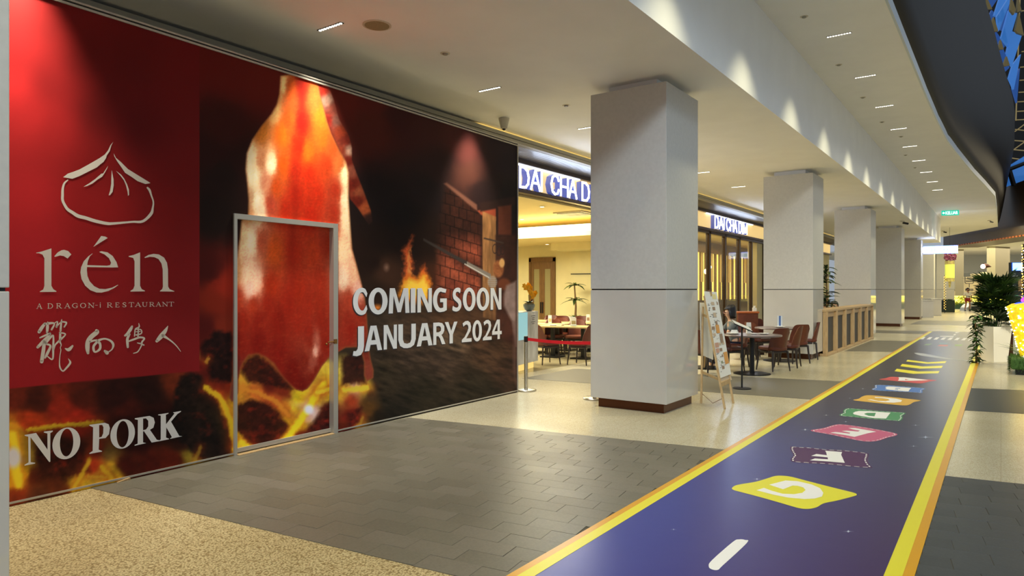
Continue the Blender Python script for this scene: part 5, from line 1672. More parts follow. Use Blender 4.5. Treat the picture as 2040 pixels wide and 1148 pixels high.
V = Vector
view = V((-SY, CY, 0))
right = V((CY, SY, 0))
table_tent(T1 + right * .05 + view * .32, YAW, 'white menu card standing on the front round table', (120, 140, 110), .09, .21)
plate(T1 - right * .34 + view * .05, 'white plate on the left of the front round table', .13)
t = thing('napkin_stack', 'folded white napkins on the plate of the front table', 'napkin', T1 - right * .31 + view * .07 + V((0, 0, .022)))
MB().cbox(-.06, .06, -.05, .05, 0, .03, .004).build('napkin', napkin, t)
MB().cbox(-.055, .055, -.045, .045, .03, .055, .004, Matrix.Rotation(.2, 4, 'Z')).build('napkin', napkin, t)
plate(T1 + right * .22 + view * .0, 'white plate behind the menu stand board', .10)
plate(T1 + right * .02 - view * .05, 'small saucer in the middle of the front round table', .07)
tb = thing('card_holder', 'blue and white upright card holder on the rear round table', 'menu card', T2 + right * .02)
MB().box(-.05, .05, -.04, .04, .018, .035).build('base', napkin, tb)
for k in range(3):
    MB().box(-.05 + .036 * k, -.022 + .036 * k, -.012, .012, .035, .26).build('card', mat('card_blue' if k == 1 else 'card_pale', (70, 110, 180) if k == 1 else (206, 216, 226), 0.4), tb)
plate(T2 + right * .02, 'white dish under the blue card holder', .12)

# tables and chairs inside the restaurant
def rect_table(label, px, py, rot, lx, ly):
    x, y = fl(px, py)
    t = thing('dining_table', label, 'table', (x, y, 0), rot, 'restaurant tables')
    MB().cbox(-lx / 2, lx / 2, -ly / 2, ly / 2, .715, .75, .008).build('tabletop', table_tan, t)
    for s in (-1, 1):
        MB().box(s * lx * .28 - .04, s * lx * .28 + .04, -.04, .04, .03, .715).build('leg', black_metal, t)
        MB().box(s * lx * .28 - .22, s * lx * .28 + .22, -.24, .24, 0, .03).build('base', black_metal, t)
    return V((x, y, .75))


R1 = rect_table('pale topped table nearest the red belt', 1131, 713, .1, 1.4, .75)
R2 = rect_table('pale topped table in the second row, by the marble desk', 1088, 704, .1, 1.1, .8)
R3 = rect_table('pale topped table in the second row, towards the potted palm', 1150, 699, .1, 1.2, .8)
R4 = rect_table('rearmost pale table before the wooden door', 1082, 692, .1, 1.2, .7)
G2 = 'restaurant dining chairs'
for px, py, face, lab in [(1088, 725, 62, 'brown chair beside the marble desk, nearest the red belt'), (1105, 705, 175, 'brown chair behind the nearest pale table, left one'), (1158, 726, -58, 'brown chair half hidden behind the big pillar'), (1146, 707, -160, 'brown chair behind the nearest pale table, right one'), (1172, 701, -80, 'brown chair at the right of the second row'),
                          (1119, 699, 180, 'brown chair in the middle of the second row'), (1072, 706, 90, 'brown chair just behind the marble desk'), (1100, 687, 180, 'brown chair at the rear table, left one'), (1124, 690, 170, 'brown chair in the back row below the potted palm'), (1158, 691, -170, 'brown chair at the far right of the back row')]:
    x, y = fl(px, py)
    put_chair(x, y, face, lab, G2)
table_tent(R1 + right * .14 + view * .05, YAW, 'food picture card on the nearest restaurant table', (170, 150, 100), .13, .19)
table_tent(R2 + right * .1 + view * .1, YAW, 'slim white card on the second-row table by the desk', (190, 170, 120), .09, .2)
table_tent(R3 + right * .28, YAW, 'white card on the second-row table by the palm', (150, 120, 90), .09, .2)
bowl(R1 - right * .12 + view * .02, 'small pale bowl on the nearest restaurant table')
plate(R1 - right * .34, 'dark-rimmed plate on the nearest restaurant table')
plate(R1 + right * .12 - view * .12, 'plate in front of the food picture card', .1)

# brown booth near the glazing
b0 = at(1492, 640, 17.2)
t = thing('booth_seat', 'tan leather booth with a white box on top, left of the second pillar', 'booth', (b0.x, b0.y, 0), YAW)
MB().cbox(-.30, .22, -.06, .06, 0.0, 1.0, .02).build('backrest', leather, t)
MB().cbox(-.34, .24, -.08, .08, 1.0, 1.05, .015).build('cap', mat('tan_leather', (176, 96, 48), 0.4), t)
MB().cbox(-.30, .22, -.55, -.06, .38, .48, .02).build('seat', leather, t)
MB().box(-.28, .2, -.5, -.1, 0, .38).build('plinth', dark_wood, t)
t = thing('tissue_box', 'small white box on the booth edge beside the second pillar', 'box', at(1503, 628.5, 17.2) + V((0, 0, -.02)), YAW)
t.location.z = 1.05
MB().cbox(-.045, .045, -.04, .04, 0, .09, .006).build('carton', napkin, t)
MB().add([(-.02, 0, .09), (.02, .01, .09), (.03, 0, .14), (-.03, .01, .135)], [(0, 1, 2, 3)]).build('tissue', napkin, t)

# ------------------------------------------------------------------ marble desk, orchid
dA, dB = V((*fl(1024, 745.5), 0)), V((*fl(1072, 732), 0))
dd_ = (dB - dA).normalized()
ang = math.atan2(dd_.y, dd_.x)
L_ = (dB - dA).length
desk = thing('reception_desk', 'grey veined marble reception desk with a light blue panel', 'desk', dA, ang)
marble = mat('grey_marble', (230, 230, 228), 0.25, rgb2=(176, 174, 170), scale=3.2, detail=10, stretch=(1, 1, .5))
MB().cbox(0, L_, 0, .6, .14, 1.16, .006).build('body', marble, desk)
MB().box(.02, L_ - .06, .08, .56, 0, .14).build('plinth', mat('warm_plinth', (230, 200, 120), 0.5, emit=(255, 220, 130), estr=0.6), desk, label='glowing recessed base')
MB().box(0.0, L_ * .52, -.012, -.001, .62, 1.15).build('blue_panel', mat('blue_panel', (160, 214, 226), 0.3, emit=(150, 214, 228), estr=0.35), desk, label='light blue backlit panel')
mb = MB()
for i, (z, w) in enumerate([(1.06, .22), (1.02, .16), (.985, .14), (.94, .22), (.905, .14)]):
    mb.box(L_ * .78 - w / 2, L_ * .78 + w / 2, -.003, -.0005, z, z + .012)
mb.build('lettering', black_metal, desk, kind='stuff', label='few lines of small dark print')


def leaf_mb(mb, base, d, L, w, droop=0.25, n=5, up=V((0, 0, 1))):
    d = d.normalized()
    s = d.cross(up)
    s = s.normalized() if s.length > 1e-3 else V((1, 0, 0))
    vs, fs = [], []
    for i in range(n + 1):
        t = i / n
        p = base + d * (L * t) + V((0, 0, -droop * L * t * t))
        ww = w * math.sin(PI * min(1, .12 + t * .88)) * .5
        vs += [p - s * ww, p + V((0, 0, -ww * .35)), p + s * ww]
    for i in range(n):
        a = i * 3
        fs += [(a, a + 1, a + 4, a + 3), (a + 1, a + 2, a + 5, a + 4)]
    return mb.add(vs, fs)


green_d = mat('dark_leaf', (40, 66, 28), 0.4, var=0.3, scale=6)
green_m = mat('mid_leaf', (66, 98, 40), 0.45, var=0.25, scale=6)
green_l = mat('light_leaf', (110, 136, 52), 0.5, var=0.25, scale=6)
p = at(1054, 618, 13.9)
o = thing('orchid', 'yellow orange orchid in a grey bowl on the marble desk', 'flower pot', (p.x, p.y, 1.16))
MB().lathe([(.05, 0), (.09, .03), (.115, .09), (.12, .14), (.112, .14), (.10, .09)], 20).build('pot', mat('grey_glaze', (120, 128, 124), 0.3), o)
MB().ball((0, 0, .15), .10, .10, .035, 14, 6).build('moss', mat('dry_moss', (150, 130, 84), 0.8, var=.3, scale=30), o)
rnd = random.Random(4)
for k in range(6):
    q = k * PI / 3 + .3
    mb = leaf_mb(MB(), V((0, 0, .16)), V((math.cos(q), math.sin(q), .75)), .17, .06, .35)
    mb.build('leaf', green_d, o)
for k in range(2):
    MB().tube([(0, 0, .16), (.02 * (k * 2 - 1), .01, .32), (.03 - .07 * k, 0, .42 + .03 * k)], .004, 5).build('stem', green_m, o)
yel = mat('orchid_yellow', (240, 178, 20), 0.5, var=.15, scale=20)
for k in range(26):
    c = V((-.07 + .008 * k + rnd.uniform(-.03, .03), rnd.uniform(-.05, .05), .53 - .008 * k + rnd.uniform(-.05, .05)))
    mb = MB()
    for j in range(5):
        q = 2 * PI * j / 5 + k
        leaf_mb(mb, c, V((math.cos(q), -.3, math.sin(q))), .058, .048, .05, 3, V((0, 1, 0)))
    mb.build('flower', yel, o)
for k in range(3):
    leaf_mb(MB(), V((.05, -.02, .2)), V((1, -.2 * k, .3 + .2 * k)), .10, .03, .1).build('dark_petal', mat('dark_petal', (80, 20, 24), 0.5), o)

# potted palm by the yellow wall
p = V((*fl(1146, 685), 0))
pp = thing('potted_palm', 'green two-tiered palm in a white pot by the yellow wall', 'plant', (p.x, p.y, 0))
MB().lathe([(.22, 0), (.26, .75), (.27, .8), (.24, .8), (.22, .7)], 4).build('pot', napkin, pp)
MB().tube([(0, 0, .7), (.02, 0, 1.1), (-.03, 0, 1.75)], [.035, .03, .02], 8).build('trunk', mat('trunk_brown', (120, 90, 50), 0.7), pp)
for (h, n, L) in ((1.28, 13, .48), (1.72, 12, .46)):
    for k in range(n):
        q = 2 * PI * k / n + h
        leaf_mb(MB(), V((0, 0, h)), V((math.cos(q), math.sin(q), .55 + .35 * math.sin(k * 2.1))), L * (0.8 + .25 * math.sin(k * 1.7)), .10, .55).build('frond', green_m if k % 2 else green_d, pp)
for k in range(14):
    q = k * 2.4
    leaf_mb(MB(), V((.1 * math.cos(q), .1 * math.sin(q), .78)), V((math.cos(q), math.sin(q), 1.0)), .16, .03, .3, 3).build('grass_blade', green_m, pp)

# ------------------------------------------------------------------ stanchions and belt
sp = V((*fl(1048, 779), 0))
se = V((*pt(1184, 9.96), 0))


def stanchion(p, label):
    t = thing('stanchion', label, 'barrier post', p, 0, 'barrier posts')
    MB().lathe([(.165, 0), (.165, .018), (.155, .028), (.05, .04)], 32).build('base', steel, t)
    MB().tube([(0, 0, .03), (0, 0, .78)], .031, 16).build('post', steel, t)
    MB().lathe([(.03, .77), (.034, .78), (.034, .855), (.028, .865)], 18).build('head', black_metal, t)
    return t


stanchion(sp, 'chrome barrier post at the corner of the hoarding')
stanchion(se, 'chrome barrier post hidden behind the largest pillar')
dv = (se - sp).normalized()
s0, s1 = sp + dv * .034, se - dv * .034
mb = MB()
vs = []
N = 14
for i in range(N + 1):
    t = i / N
    c = s0.lerp(s1, t) + V((0, 0, .818 - .02 * math.sin(PI * t)))
    vs += [c + V((0, 0, -.024)), c + V((0, 0, .024))]
nb = len(vs)
nv = V((-dv.y, dv.x, 0)) * .003
vs2 = [v + nv for v in vs]
fs = []
for i in range(N):
    a = 2 * i
    fs += [(a, a + 2, a + 3, a + 1), (nb + a, nb + a + 1, nb + a + 3, nb + a + 2), (a, nb + a, nb + a + 2, a + 2), (a + 1, a + 3, nb + a + 3, nb + a + 1)]
mb.add(vs + vs2, fs).build('barrier_belt', mat('red_webbing', (206, 20, 34), 0.6), label='red webbing belt stretched from the barrier post', category='belt')

# ------------------------------------------------------------------ easel with menu boards
e_fl, e_bk = V((*fl(1444, 815), 0)), V((*fl(1397, 804), 0))
e_fr = V((*fl(1461, 804), 0))
apex = at(1406, 583, 9.9)
ez = thing('easel', 'pale wooden easel holding long menu boards beside the largest pillar', 'easel', (0, 0, 0))
top_l, top_r = at(1403, 590, 9.62), at(1424, 590, 9.98)


def slat(mb, a, b, w, d, side):
    ax = (b - a).normalized()
    s = side - ax * side.dot(ax)
    s.normalize()
    n = ax.cross(s).normalized()
    c = [a - s * w - n * d, a + s * w - n * d, a + s * w + n * d, a - s * w + n * d, b - s * w - n * d, b + s * w - n * d, b + s * w + n * d, b - s * w + n * d]
    return mb.add(c, [(3, 2, 1, 0), (4, 5, 6, 7), (0, 1, 5, 4), (1, 2, 6, 5), (2, 3, 7, 6), (3, 0, 4, 7)])


side = (e_fr - e_fl).normalized()
back = V((-side.y, side.x, 0))
slat(MB(), e_fl, top_l + V((0, 0, .0)), .017, .012, side).build('leg', pale_wood, ez)
slat(MB(), e_fr, top_r, .017, .012, side).build('leg', pale_wood, ez)
tm = (top_l + top_r) / 2
slat(MB(), e_bk, V((tm.x, tm.y, 1.35)) + V((-.1, 0, 0)), .015, .012, side).build('leg', pale_wood, ez)
e_b2 = V((*fl(1413, 797), 0)) + back * .2
slat(MB(), V((*fl(1403, 770), .32)), at(1412, 612, 10.0), .015, .012, side).build('leg', pale_wood, ez)
fw = lambda t: (e_fl.lerp(top_l, t), e_fr.lerp(top_r, t))
a, b = fw(.205)
slat(MB(), a, b, .03, .012, V((0, 0, 1))).build('ledge', pale_wood, ez)
a, b = fw(.16)
slat(MB(), e_bk.lerp(V((tm.x - .1, tm.y, 1.35)), .32), fw(.25)[0], .016, .008, V((0, 0, 1))).build('cross_rail', pale_wood, ez)
slat(MB(), e_bk.lerp(V((tm.x - .1, tm.y, 1.35)), .92), fw(.80)[0], .016, .008, V((0, 0, 1))).build('cross_rail', pale_wood, ez)
MB().tube([e_bk.lerp(V((tm.x, tm.y, 1.35)), .1), (e_bk + e_fl) / 2 + V((0, 0, .04)), e_fl.lerp(top_l, .09)], .004, 5).build('cord', mat('brown_cord', (130, 100, 70), 0.7), ez)
MB().cbox(-.03, .03, -.02, .02, -.03, .03, .006, Matrix.Translation(tm + V((0, 0, .03)))).build('clip', pale_wood, ez)
nrm = (top_l - e_fl).normalized().cross(side)
if nrm.dot(V((0, 0, EYE)) - e_fl) < 0:
    nrm = -nrm
# front menu board
q = [at(1433, 754.5, 9.28), at(1456.5, 745.5, 9.72), at(1428, 582, 10.02), at(1403.5, 580.5, 9.62)]
mbn = (q[1] - q[0]).cross(q[3] - q[0]).normalized()
card = mat('menu_card', (228, 226, 218), 0.45)
bd = thing('menu_board', 'tall white menu board with food pictures leaning on the easel', 'menu board', q[0])
MB().quad(*[p - q[0] for p in q], th=-.008).build('board', card, bd)


def on_board(u, v, off=.002):
    lo = q[0].lerp(q[1], u)
    hi = q[3].lerp(q[2], u)
    return lo.lerp(hi, v) - q[0] + mbn * off


sgn = 1 if mbn.dot(V((0, 0, EYE)) - q[0]) > 0 else -1
rnd = random.Random(9)
foods = [mat('food_amber', (212, 150, 70), 0.5), mat('food_brown', (150, 122, 96), 0.5), mat('food_tan', (196, 174, 144), 0.5), mat('food_green', (140, 146, 110), 0.5), mat('food_red', (196, 150, 124), 0.5)]
ink = mat('menu_ink', (96, 92, 90), 0.5)


def pic(u0, u1, v0, v1, m, nm):
    MB().add([on_board(u0, v0, .0015 * sgn), on_board(u1, v0, .0015 * sgn), on_board(u1, v1, .0015 * sgn), on_board(u0, v1, .0015 * sgn)], [(0, 1, 2, 3)]).build(nm, m, bd)


for u0, u1, v0, v1, k in [(.36, .62, .835, .875, 2), (.40, .62, .775, .815, 1), (.38, .62, .69, .745, 2), (.45, .6, .60, .645, 1), (.08, .32, .545, .585, 1), (.40, .68, .50, .60, 0), (.10, .3, .47, .505, 2), (.60, .84, .38, .49, 1), (.10, .40, .34, .395, 4), (.42, .62, .36, .39, 2), (.10, .36, .28, .33, 4), (.40, .62, .29, .325, 1), (.70, .88, .36, .385, 2), (.66, .98, .13, .27, 0), (.36, .5, .15, .18, 3), (.35, .55, .085, .12, 1), (.5, .6, .22, .25, 1), (.82, .92, .84, .875, 1)]:
    pic(u0, u1, v0, v1, foods[k], 'food_picture')
mb = MB()
for k in range(70):
    v = rnd.uniform(.05, .88)
    u = rnd.uniform(.05, .8)
    w = rnd.uniform(.05, .14)
    mb.add([on_board(u, v, .0012 * sgn), on_board(min(u + w, .97), v, .0012 * sgn), on_board(min(u + w, .97), v + .006, .0012 * sgn), on_board(u, v + .006, .0012 * sgn)], [(0, 1, 2, 3)])
mb.build('lettering', ink, bd, kind='stuff', label='rows of tiny menu text')
pic(.55, .85, .91, .97, mat('pale_yellow_print', (228, 214, 150), 0.5), 'food_picture')
# lower strip with another menu under the ledge, and the rear board
q2 = [at(1436, 767, 9.30), at(1458, 757, 9.74), at(1455, 744, 9.78), at(1434, 752, 9.34)]
c2 = thing('menu_strip', 'amber picture strip sticking out under the tall menu board', 'menu board', q2[0])
MB().quad(*[p - q2[0] for p in q2], th=-.006).build('board', foods[2], c2)
q3 = [at(1396, 707, 9.75), at(1420, 717, 10.3), at(1414, 604, 10.3), at(1394, 603, 9.75)]
c3 = thing('rear_board', 'blank white back of a second board on the far side of the easel', 'menu board', q3[0])
MB().quad(*[p - q3[0] for p in q3], th=.008).build('board', card, c3)
t = thing('rosette', 'small brown paper rosette clipped on top of the easel', 'decoration', tm + V((0, 0, .05)))
rnd = random.Random(2)
for k in range(7):
    leaf_mb(MB(), V((0, 0, .015)), V((math.cos(k), math.sin(k), .7)), .055, .035, .1, 3).build('petal', mat('paper_brown', (150, 112, 84), 0.7), t)

# ------------------------------------------------------------------ slanted menu stand
x, y = fl(1478, 775)
ms = thing('menu_stand', 'black post stand with a slanted menu tray on a round base', 'menu stand', (x, y, 0), YAW)
MB().lathe([(.145, 0), (.145, .012), (.135, .018), (.03, .024)], 32).build('base', black_metal, ms)
MB().tube([(0, 0, .02), (0, 0, 1.0)], .014, 12).build('post', black_metal, ms)
R = Matrix.Translation((.0, 0, 1.02)) @ Matrix.Rotation(math.radians(24), 4, 'Y') @ Matrix.Rotation(math.radians(14), 4, 'X')
MB().box(-.17, .17, -.12, .12, -.012, .0, R).build('tray', black_metal, ms)
MB().box(-.155, .155, -.105, .105, .001, .005, R).build('menu_sheet', card, ms)
# ------------------------------------------------------------------ wooden screens
def screen(label, y0, y1, group):
    t = thing('wooden_screen', label, 'screen', (-3.42, y0, 0), 0, group)
    L = y1 - y0
    MB().cbox(-.30, .06, 0, L, 0, .06, .008).build('bottom_rail', oak, t)
    MB().cbox(-.34, .05, -.01, L, 1.06, 1.12, .008).build('top_rail', oak, t)
    MB().cbox(-.05, .05, 0, .10, .06, 1.06, .006).build('post', oak, t)
    MB().cbox(-.05, .05, L - .06, L, .06, 1.06, .006).build('post', oak, t)
    MB().cbox(-.30, -.24, 0, .06, .06, 1.06, .006).build('post', oak, t)
    MB().box(-.04, .0, .10, L - .06, .93, 1.06).build('apron', oak, t)
    MB().box(-.05, -.03, .10, L - .06, .06, .93).build('dark_panel', mat('dark_mesh_panel', (56, 54, 48), 0.5, var=.12, scale=30), t)
    MB().box(-.25, -.24, .06, L, .08, 1.04).build('back_panel', mat('dark_mesh_panel', (0, 0, 0)), t)
    return t


ys = [17.62, 18.85, 20.07, 21.3, 22.5, 23.72, 24.92]
nm_ = ['wooden screen nearest us, beside the second pillar', 'second wooden screen from the second pillar', 'third wooden screen from the second pillar', 'fourth wooden screen from the second pillar', 'fifth wooden screen from the second pillar', 'last wooden screen, touching the third pillar']
for i in range(6):
    screen(nm_[i], ys[i], ys[i + 1] - .02, 'wooden screens in a row')
t = thing('tinsel_garland', 'small pink shiny garland inside the end of the first wooden screen', 'decoration', (-3.60, 17.60, .72))
for k in range(9):
    MB().ball((.02 * math.sin(k * 2.2), 0, -.02 + .032 * k), .022, n=7, m=5).build('bauble', mat('pink_shine', (200, 90, 160), 0.2, metal=.6), t)

# ------------------------------------------------------------------ people
skin_m = mat('skin', (206, 160, 128), 0.5, var=.04, scale=10)
skin_d = mat('skin_tan', (160, 112, 82), 0.5, var=.04, scale=10)
hair_m = mat('black_hair', (24, 20, 20), 0.4, var=.3, scale=40, stretch=(6, 6, 1))


def skin_mesh(V_, E_, R_, m, sub=2):
    me = bpy.data.meshes.new('body')
    me.from_pydata([tuple(v) for v in V_], E_, [])
    o = bpy.data.objects.new('body', me)
    COL.objects.link(o)
    s = o.modifiers.new('skin', 'SKIN')
    s.use_smooth_shade = True
    for i, r in enumerate(R_):
        me.skin_vertices[0].data[i].radius = r if isinstance(r, tuple) else (r, r)
    me.skin_vertices[0].data[0].use_root = True
    u = o.modifiers.new('sub', 'SUBSURF')
    u.levels = u.render_levels = sub
    dg = bpy.context.evaluated_depsgraph_get()
    out = bpy.data.meshes.new_from_object(o.evaluated_get(dg))
    bpy.data.objects.remove(o)
    out.materials.clear()
    out.materials.append(m)
    out.polygons.foreach_set('use_smooth', [True] * len(out.polygons))
    return out


class Fig:
    def __init__(s):
        s.v, s.e, s.r = [], [], []

    def chain(s, pts, start=None):
        """pts: list of (x, y, z, r); joined to vertex start; returns last index"""
        prev = start
        for p in pts:
            s.v.append(V(p[:3]))
            s.r.append(p[3])
            i = len(s.v) - 1
            if prev is not None:
                s.e.append((prev, i))
            prev = i
        return prev

    def hand(s, wrist, d, nrm):
        """palm and five fingers from the wrist vertex, pointing along d, palm normal nrm"""
        w = s.v[wrist]
        d = d.normalized()
        sd = d.cross(nrm).normalized()
        palm = s.chain([(*(w + d * .05), .026)], wrist)
        pc = s.v[palm]
        for k, L in enumerate((.066, .076, .070, .055)):
            off = sd * (.024 - .016 * k)
            b = pc + d * .03 + off
            s.chain([(*b, .0088), (*(b + d * L * .55 + nrm * .008), .008), (*(b + d * L * .9 + nrm * .028), .007)], palm)
        b = w + d * .03 + sd * .032
        s.chain([(*b, .010), (*(b + d * .03 + sd * .018), .009), (*(b + d * .055 + sd * .016 + nrm * .012), .0075)], palm)


def person(label, loc, rz, pose, shirt, trousers, skin=None, glasses=False, hair='bob', shoe=None, mask=None):
    skin = skin or skin_m
    root = thing('person', label, 'person', loc, rz)
    J = pose
    f = Fig()
    f.v.append(V(J['pelvis']))
    f.r.append((.125, .10))
    ch = f.chain([(*J['waist'], (.115, .09)), (*J['chest'], (.145, .10)), (*J['neck0'], (.06, .06)), (*J['neck'], (.048, .05)), (*J['jaw'], (.062, .068)), (*J['head'], (.074, .088)), (*J['crown'], (.05, .06))], 0)
    f.r = [r if isinstance(r, tuple) else (r, r) for r in f.r]
    jaw, chest = 5, 2
    fd = V(J['face'])
    for s, key in ((-1, 'armL'), (1, 'armR')):
        sh, el, wr = [V(p) for p in J[key]]
        a = f.chain([(*sh, .055), (*(sh.lerp(el, .5)), .046), (*el, .038), (*(el.lerp(wr, .45)), .036), (*wr, .024)], chest)
        f.hand(a, wr - el, V(J.get('palm', (0, 0, -1))))
    for key in ('legL', 'legR'):
        hp0, kn, an, toe = [V(p) for p in J[key]]
        f.chain([(*hp0, .085), (*hp0.lerp(kn, .5), .075), (*kn, .056), (*kn.lerp(an, .4), .052), (*an, .036), (*(an + V((0, 0, -.045))), .036), (*toe, .028)], 0)
    # nose, brow and ears grow out of the head
    hd = V(J['head'])
    f.chain([(*(hd + fd * .098 + V((0, 0, -.035))), .011)], 6)
    sd = fd.cross(V((0, 0, 1))).normalized()
    for s in (-1, 1):
        f.chain([(*(hd + sd * s * .080 + V((0, 0, -.025))), .014)], 6)
    f.r = [r if isinstance(r, tuple) else (r, r) for r in f.r]
    link('body', skin_mesh(f.v, f.e, f.r, skin), root)
    # clothes: slightly larger shells over the same skeleton
    g = Fig()
    g.v.append(V(J['pelvis']))
    g.r.append((.145, .118))
    c = g.chain([(*J['waist'], (.138, .108)), (*J['chest'], (.165, .12)), (*V(J['neck0']).lerp(V(J['chest']), .2), (.075, .07))], 0)
    for key in ('armL', 'armR'):
        sh, el, wr = [V(p) for p in J[key]]
        g.chain([(*sh, .072), (*sh.lerp(el, .5), .066), (*sh.lerp(el, J.get('sleeve', .8)), .064)], 2)
    g.r = [r if isinstance(r, tuple) else (r, r) for r in g.r]
    link('shirt', skin_mesh(g.v, g.e, g.r, shirt), root)
    g = Fig()
    g.v.append(V(J['pelvis']))
    g.r.append((.148, .125))
    cut = J.get('hem', 1.9)
    for key in ('legL', 'legR'):
        hp0, kn, an, toe = [V(p) for p in J[key]]
        pts = [(*hp0, .100), (*hp0.lerp(kn, .5), .094), (*kn, .074)]
        if cut > 1:
            pts += [(*kn.lerp(an, .5), .064), (*kn.lerp(an, min(1, cut - 1)), .056)]
        else:
            pts = [(*hp0, .104), (*hp0.lerp(kn, cut * .6), .102), (*hp0.lerp(kn, cut), .098)]
        g.chain(pts, 0)
    g.r = [r if isinstance(r, tuple) else (r, r) for r in g.r]
    link('trousers', skin_mesh(g.v, g.e, g.r, trousers), root)
    for key in ('legL', 'legR'):
        hp0, kn, an, toe = [V(p) for p in J[key]]
        d = (toe - an)
        d.z = 0
        d.normalize()
        mb = MB()
        c0 = V((an.x, an.y, toe.z - .01)) + d * .07
        n_ = 12
        vs = []
        for zz, k in ((-.022, 1.0), (.0, 1.04), (.035, .92), (.06, .6)):
            for q in range(n_):
                a = 2 * PI * q / n_
                vs.append(c0 + d * (.135 * k * math.cos(a) - (.02 if zz > .02 else 0)) + V((-d.y, d.x, 0)) * (.045 * k * math.sin(a)) + V((0, 0, zz)))
        mb.add(vs, [(i * n_ + q, i * n_ + (q + 1) % n_, (i + 1) * n_ + (q + 1) % n_, (i + 1) * n_ + q) for i in range(3) for q in range(n_)] + [tuple(range(n_))[::-1], tuple(range(3 * n_, 4 * n_))])
        mb.build('shoe', shoe or black_metal, root, smooth=True)
    # hair cap
    mb = MB()
    up = (V(J['crown']) - V(J['jaw'])).normalized()
    c0 = hd + up * .022 - fd * .018
    vs, fs = [], []
    NA, NB_ = 18, 9
    drop = {'bob': .20, 'tied': .10, 'short': .07}[hair]
    for i in range(NB_ + 1):
        t = i / NB_
        for k in range(NA):
            a = 2 * PI * k / NA
            fr = math.cos(a)
            th = t * (PI * .40 if fr > .45 else (PI * .62 if hair != 'bob' else PI * .58))
            R = .102 + .006 * math.sin(k * 2.3)
            p = c0 + (fd * fr * 1.04 + sd * math.sin(a) * .92) * (R * math.sin(th)) + up * (R * 1.02 * math.cos(th))
            if fr <= .45 and t > .6:
                p = p - V((0, 0, 1)) * ((t - .6) / .4) * (drop - .06) * (1 - max(0, fr) * .6)
            vs.append(p)
    for i in range(NB_):
        for k in range(NA):
            fs.append((i * NA + k, (i + 1) * NA + k, (i + 1) * NA + (k + 1) % NA, i * NA + (k + 1) % NA))
    h = mb.add(vs, fs).build('hair', hair_m, root, smooth=True)
    sl = h.modifiers.new('thickness', 'SOLIDIFY')
    sl.thickness = .022
    sl.offset = -1
    if hair == 'tied':
        MB().ball(hd - fd * .13 + up * .05, .05, n=10, m=7).build('hair_bun', hair_m, root)
    eye = mat('eye_dark', (30, 22, 20), 0.2)
    for s in (-1, 1):
        MB().ball(hd + fd * .083 + sd * s * .032 + V((0, 0, .0)), .011, n=8, m=6).build('eye', eye, root)
    MB().ball(hd + fd * .079 + V((0, 0, -.072)), .022, .010, .007, 8, 5).build('mouth', mat('lip', (170, 90, 84), .5), root)
    if glasses:
        mb = MB()
        for s in (-1, 1):
            c1 = hd + fd * .103 + sd * s * .034
            mb.tube([c1 + sd * .027 * math.cos(2 * PI * k / 14) + V((0, 0, .022 * math.sin(2 * PI * k / 14))) for k in range(15)], .003, 5)
            mb.tube([c1 + sd * s * .028, hd + sd * s * .085], .003, 5)
        mb.build('glasses', mat('red_frames', (110, 40, 36), .3), root)
    if mask:
        MB().ball(hd + fd * .055 + V((0, 0, -.055)), .058, .05, .045, 10, 7).build('face_mask', mask, root)
    return root


def seated(lean=.05, hands='reach'):
    J = dict(pelvis=(0, 0, .56), waist=(0, .02, .72), chest=(0, .05, .92), neck0=(0, .07, 1.06), neck=(0, .085, 1.10), jaw=(0, .12, 1.165), head=(0, .115, 1.235), crown=(0, .10, 1.305), face=(0, 1, -.12),
             legL=((-.09, .03, .52), (-.10, .44, .50), (-.10, .46, .10), (-.10, .58, .035)), legR=((.09, .03, .52), (.10, .44, .50), (.10, .46, .10), (.10, .58, .035)), palm=(0, .2, -1))
    if hands == 'reach':
        J['armL'] = ((-.185, .05, .985), (-.25, .22, .78), (-.12, .40, .96))
        J['armR'] = ((.185, .05, .985), (.25, .22, .78), (.10, .42, .98))
        J['sleeve'] = .72
    else:
        J['armL'] = ((-.185, .05, .985), (-.24, .14, .76), (-.14, .36, .77))
        J['armR'] = ((.185, .05, .985), (.24, .14, .76), (.14, .36, .77))
    return J


grey_tee = mat('grey_tee', (96, 100, 98), 0.8, var=.15, scale=30)
navy = mat('navy_trousers', (44, 46, 66), 0.8)
w0 = at(1463, 624, 14.3)
put_chair(w0.x + .02, w0.y + .02, -84, 'brown chair under the woman in the grey top', G1)
person('seated woman in a grey top with glasses and dark bobbed hair, facing left', (w0.x, w0.y, -.10), YAW + math.radians(86), seated(), grey_tee, navy, glasses=True)
T3 = round_table('round table in front of the seated woman in grey', 1405, 733, .42, table_dark)
h1 = at(1653, 606, 20.0)
put_chair(h1.x - .08, h1.y + .02, 0, 'brown chair behind the first wooden screen, left', 'chairs behind the wooden screens')
person('black-haired diner seated behind the first wooden screen, back to us', (h1.x - .08, h1.y, -.05), YAW, seated(.05, 'lap'), mat('dark_top', (40, 40, 44), .8), navy, hair='short')
h2 = at(1664, 611, 21.9)
put_chair(h2.x - .05, h2.y, 180, 'brown chair behind the second wooden screen, facing us', 'chairs behind the wooden screens')
person('diner with dark hair peeping over the second wooden screen, facing us', (h2.x - .05, h2.y, -.14), YAW + PI * .96, seated(.05, 'lap'), mat('plum_top', (80, 50, 60), .8), navy, hair='bob')

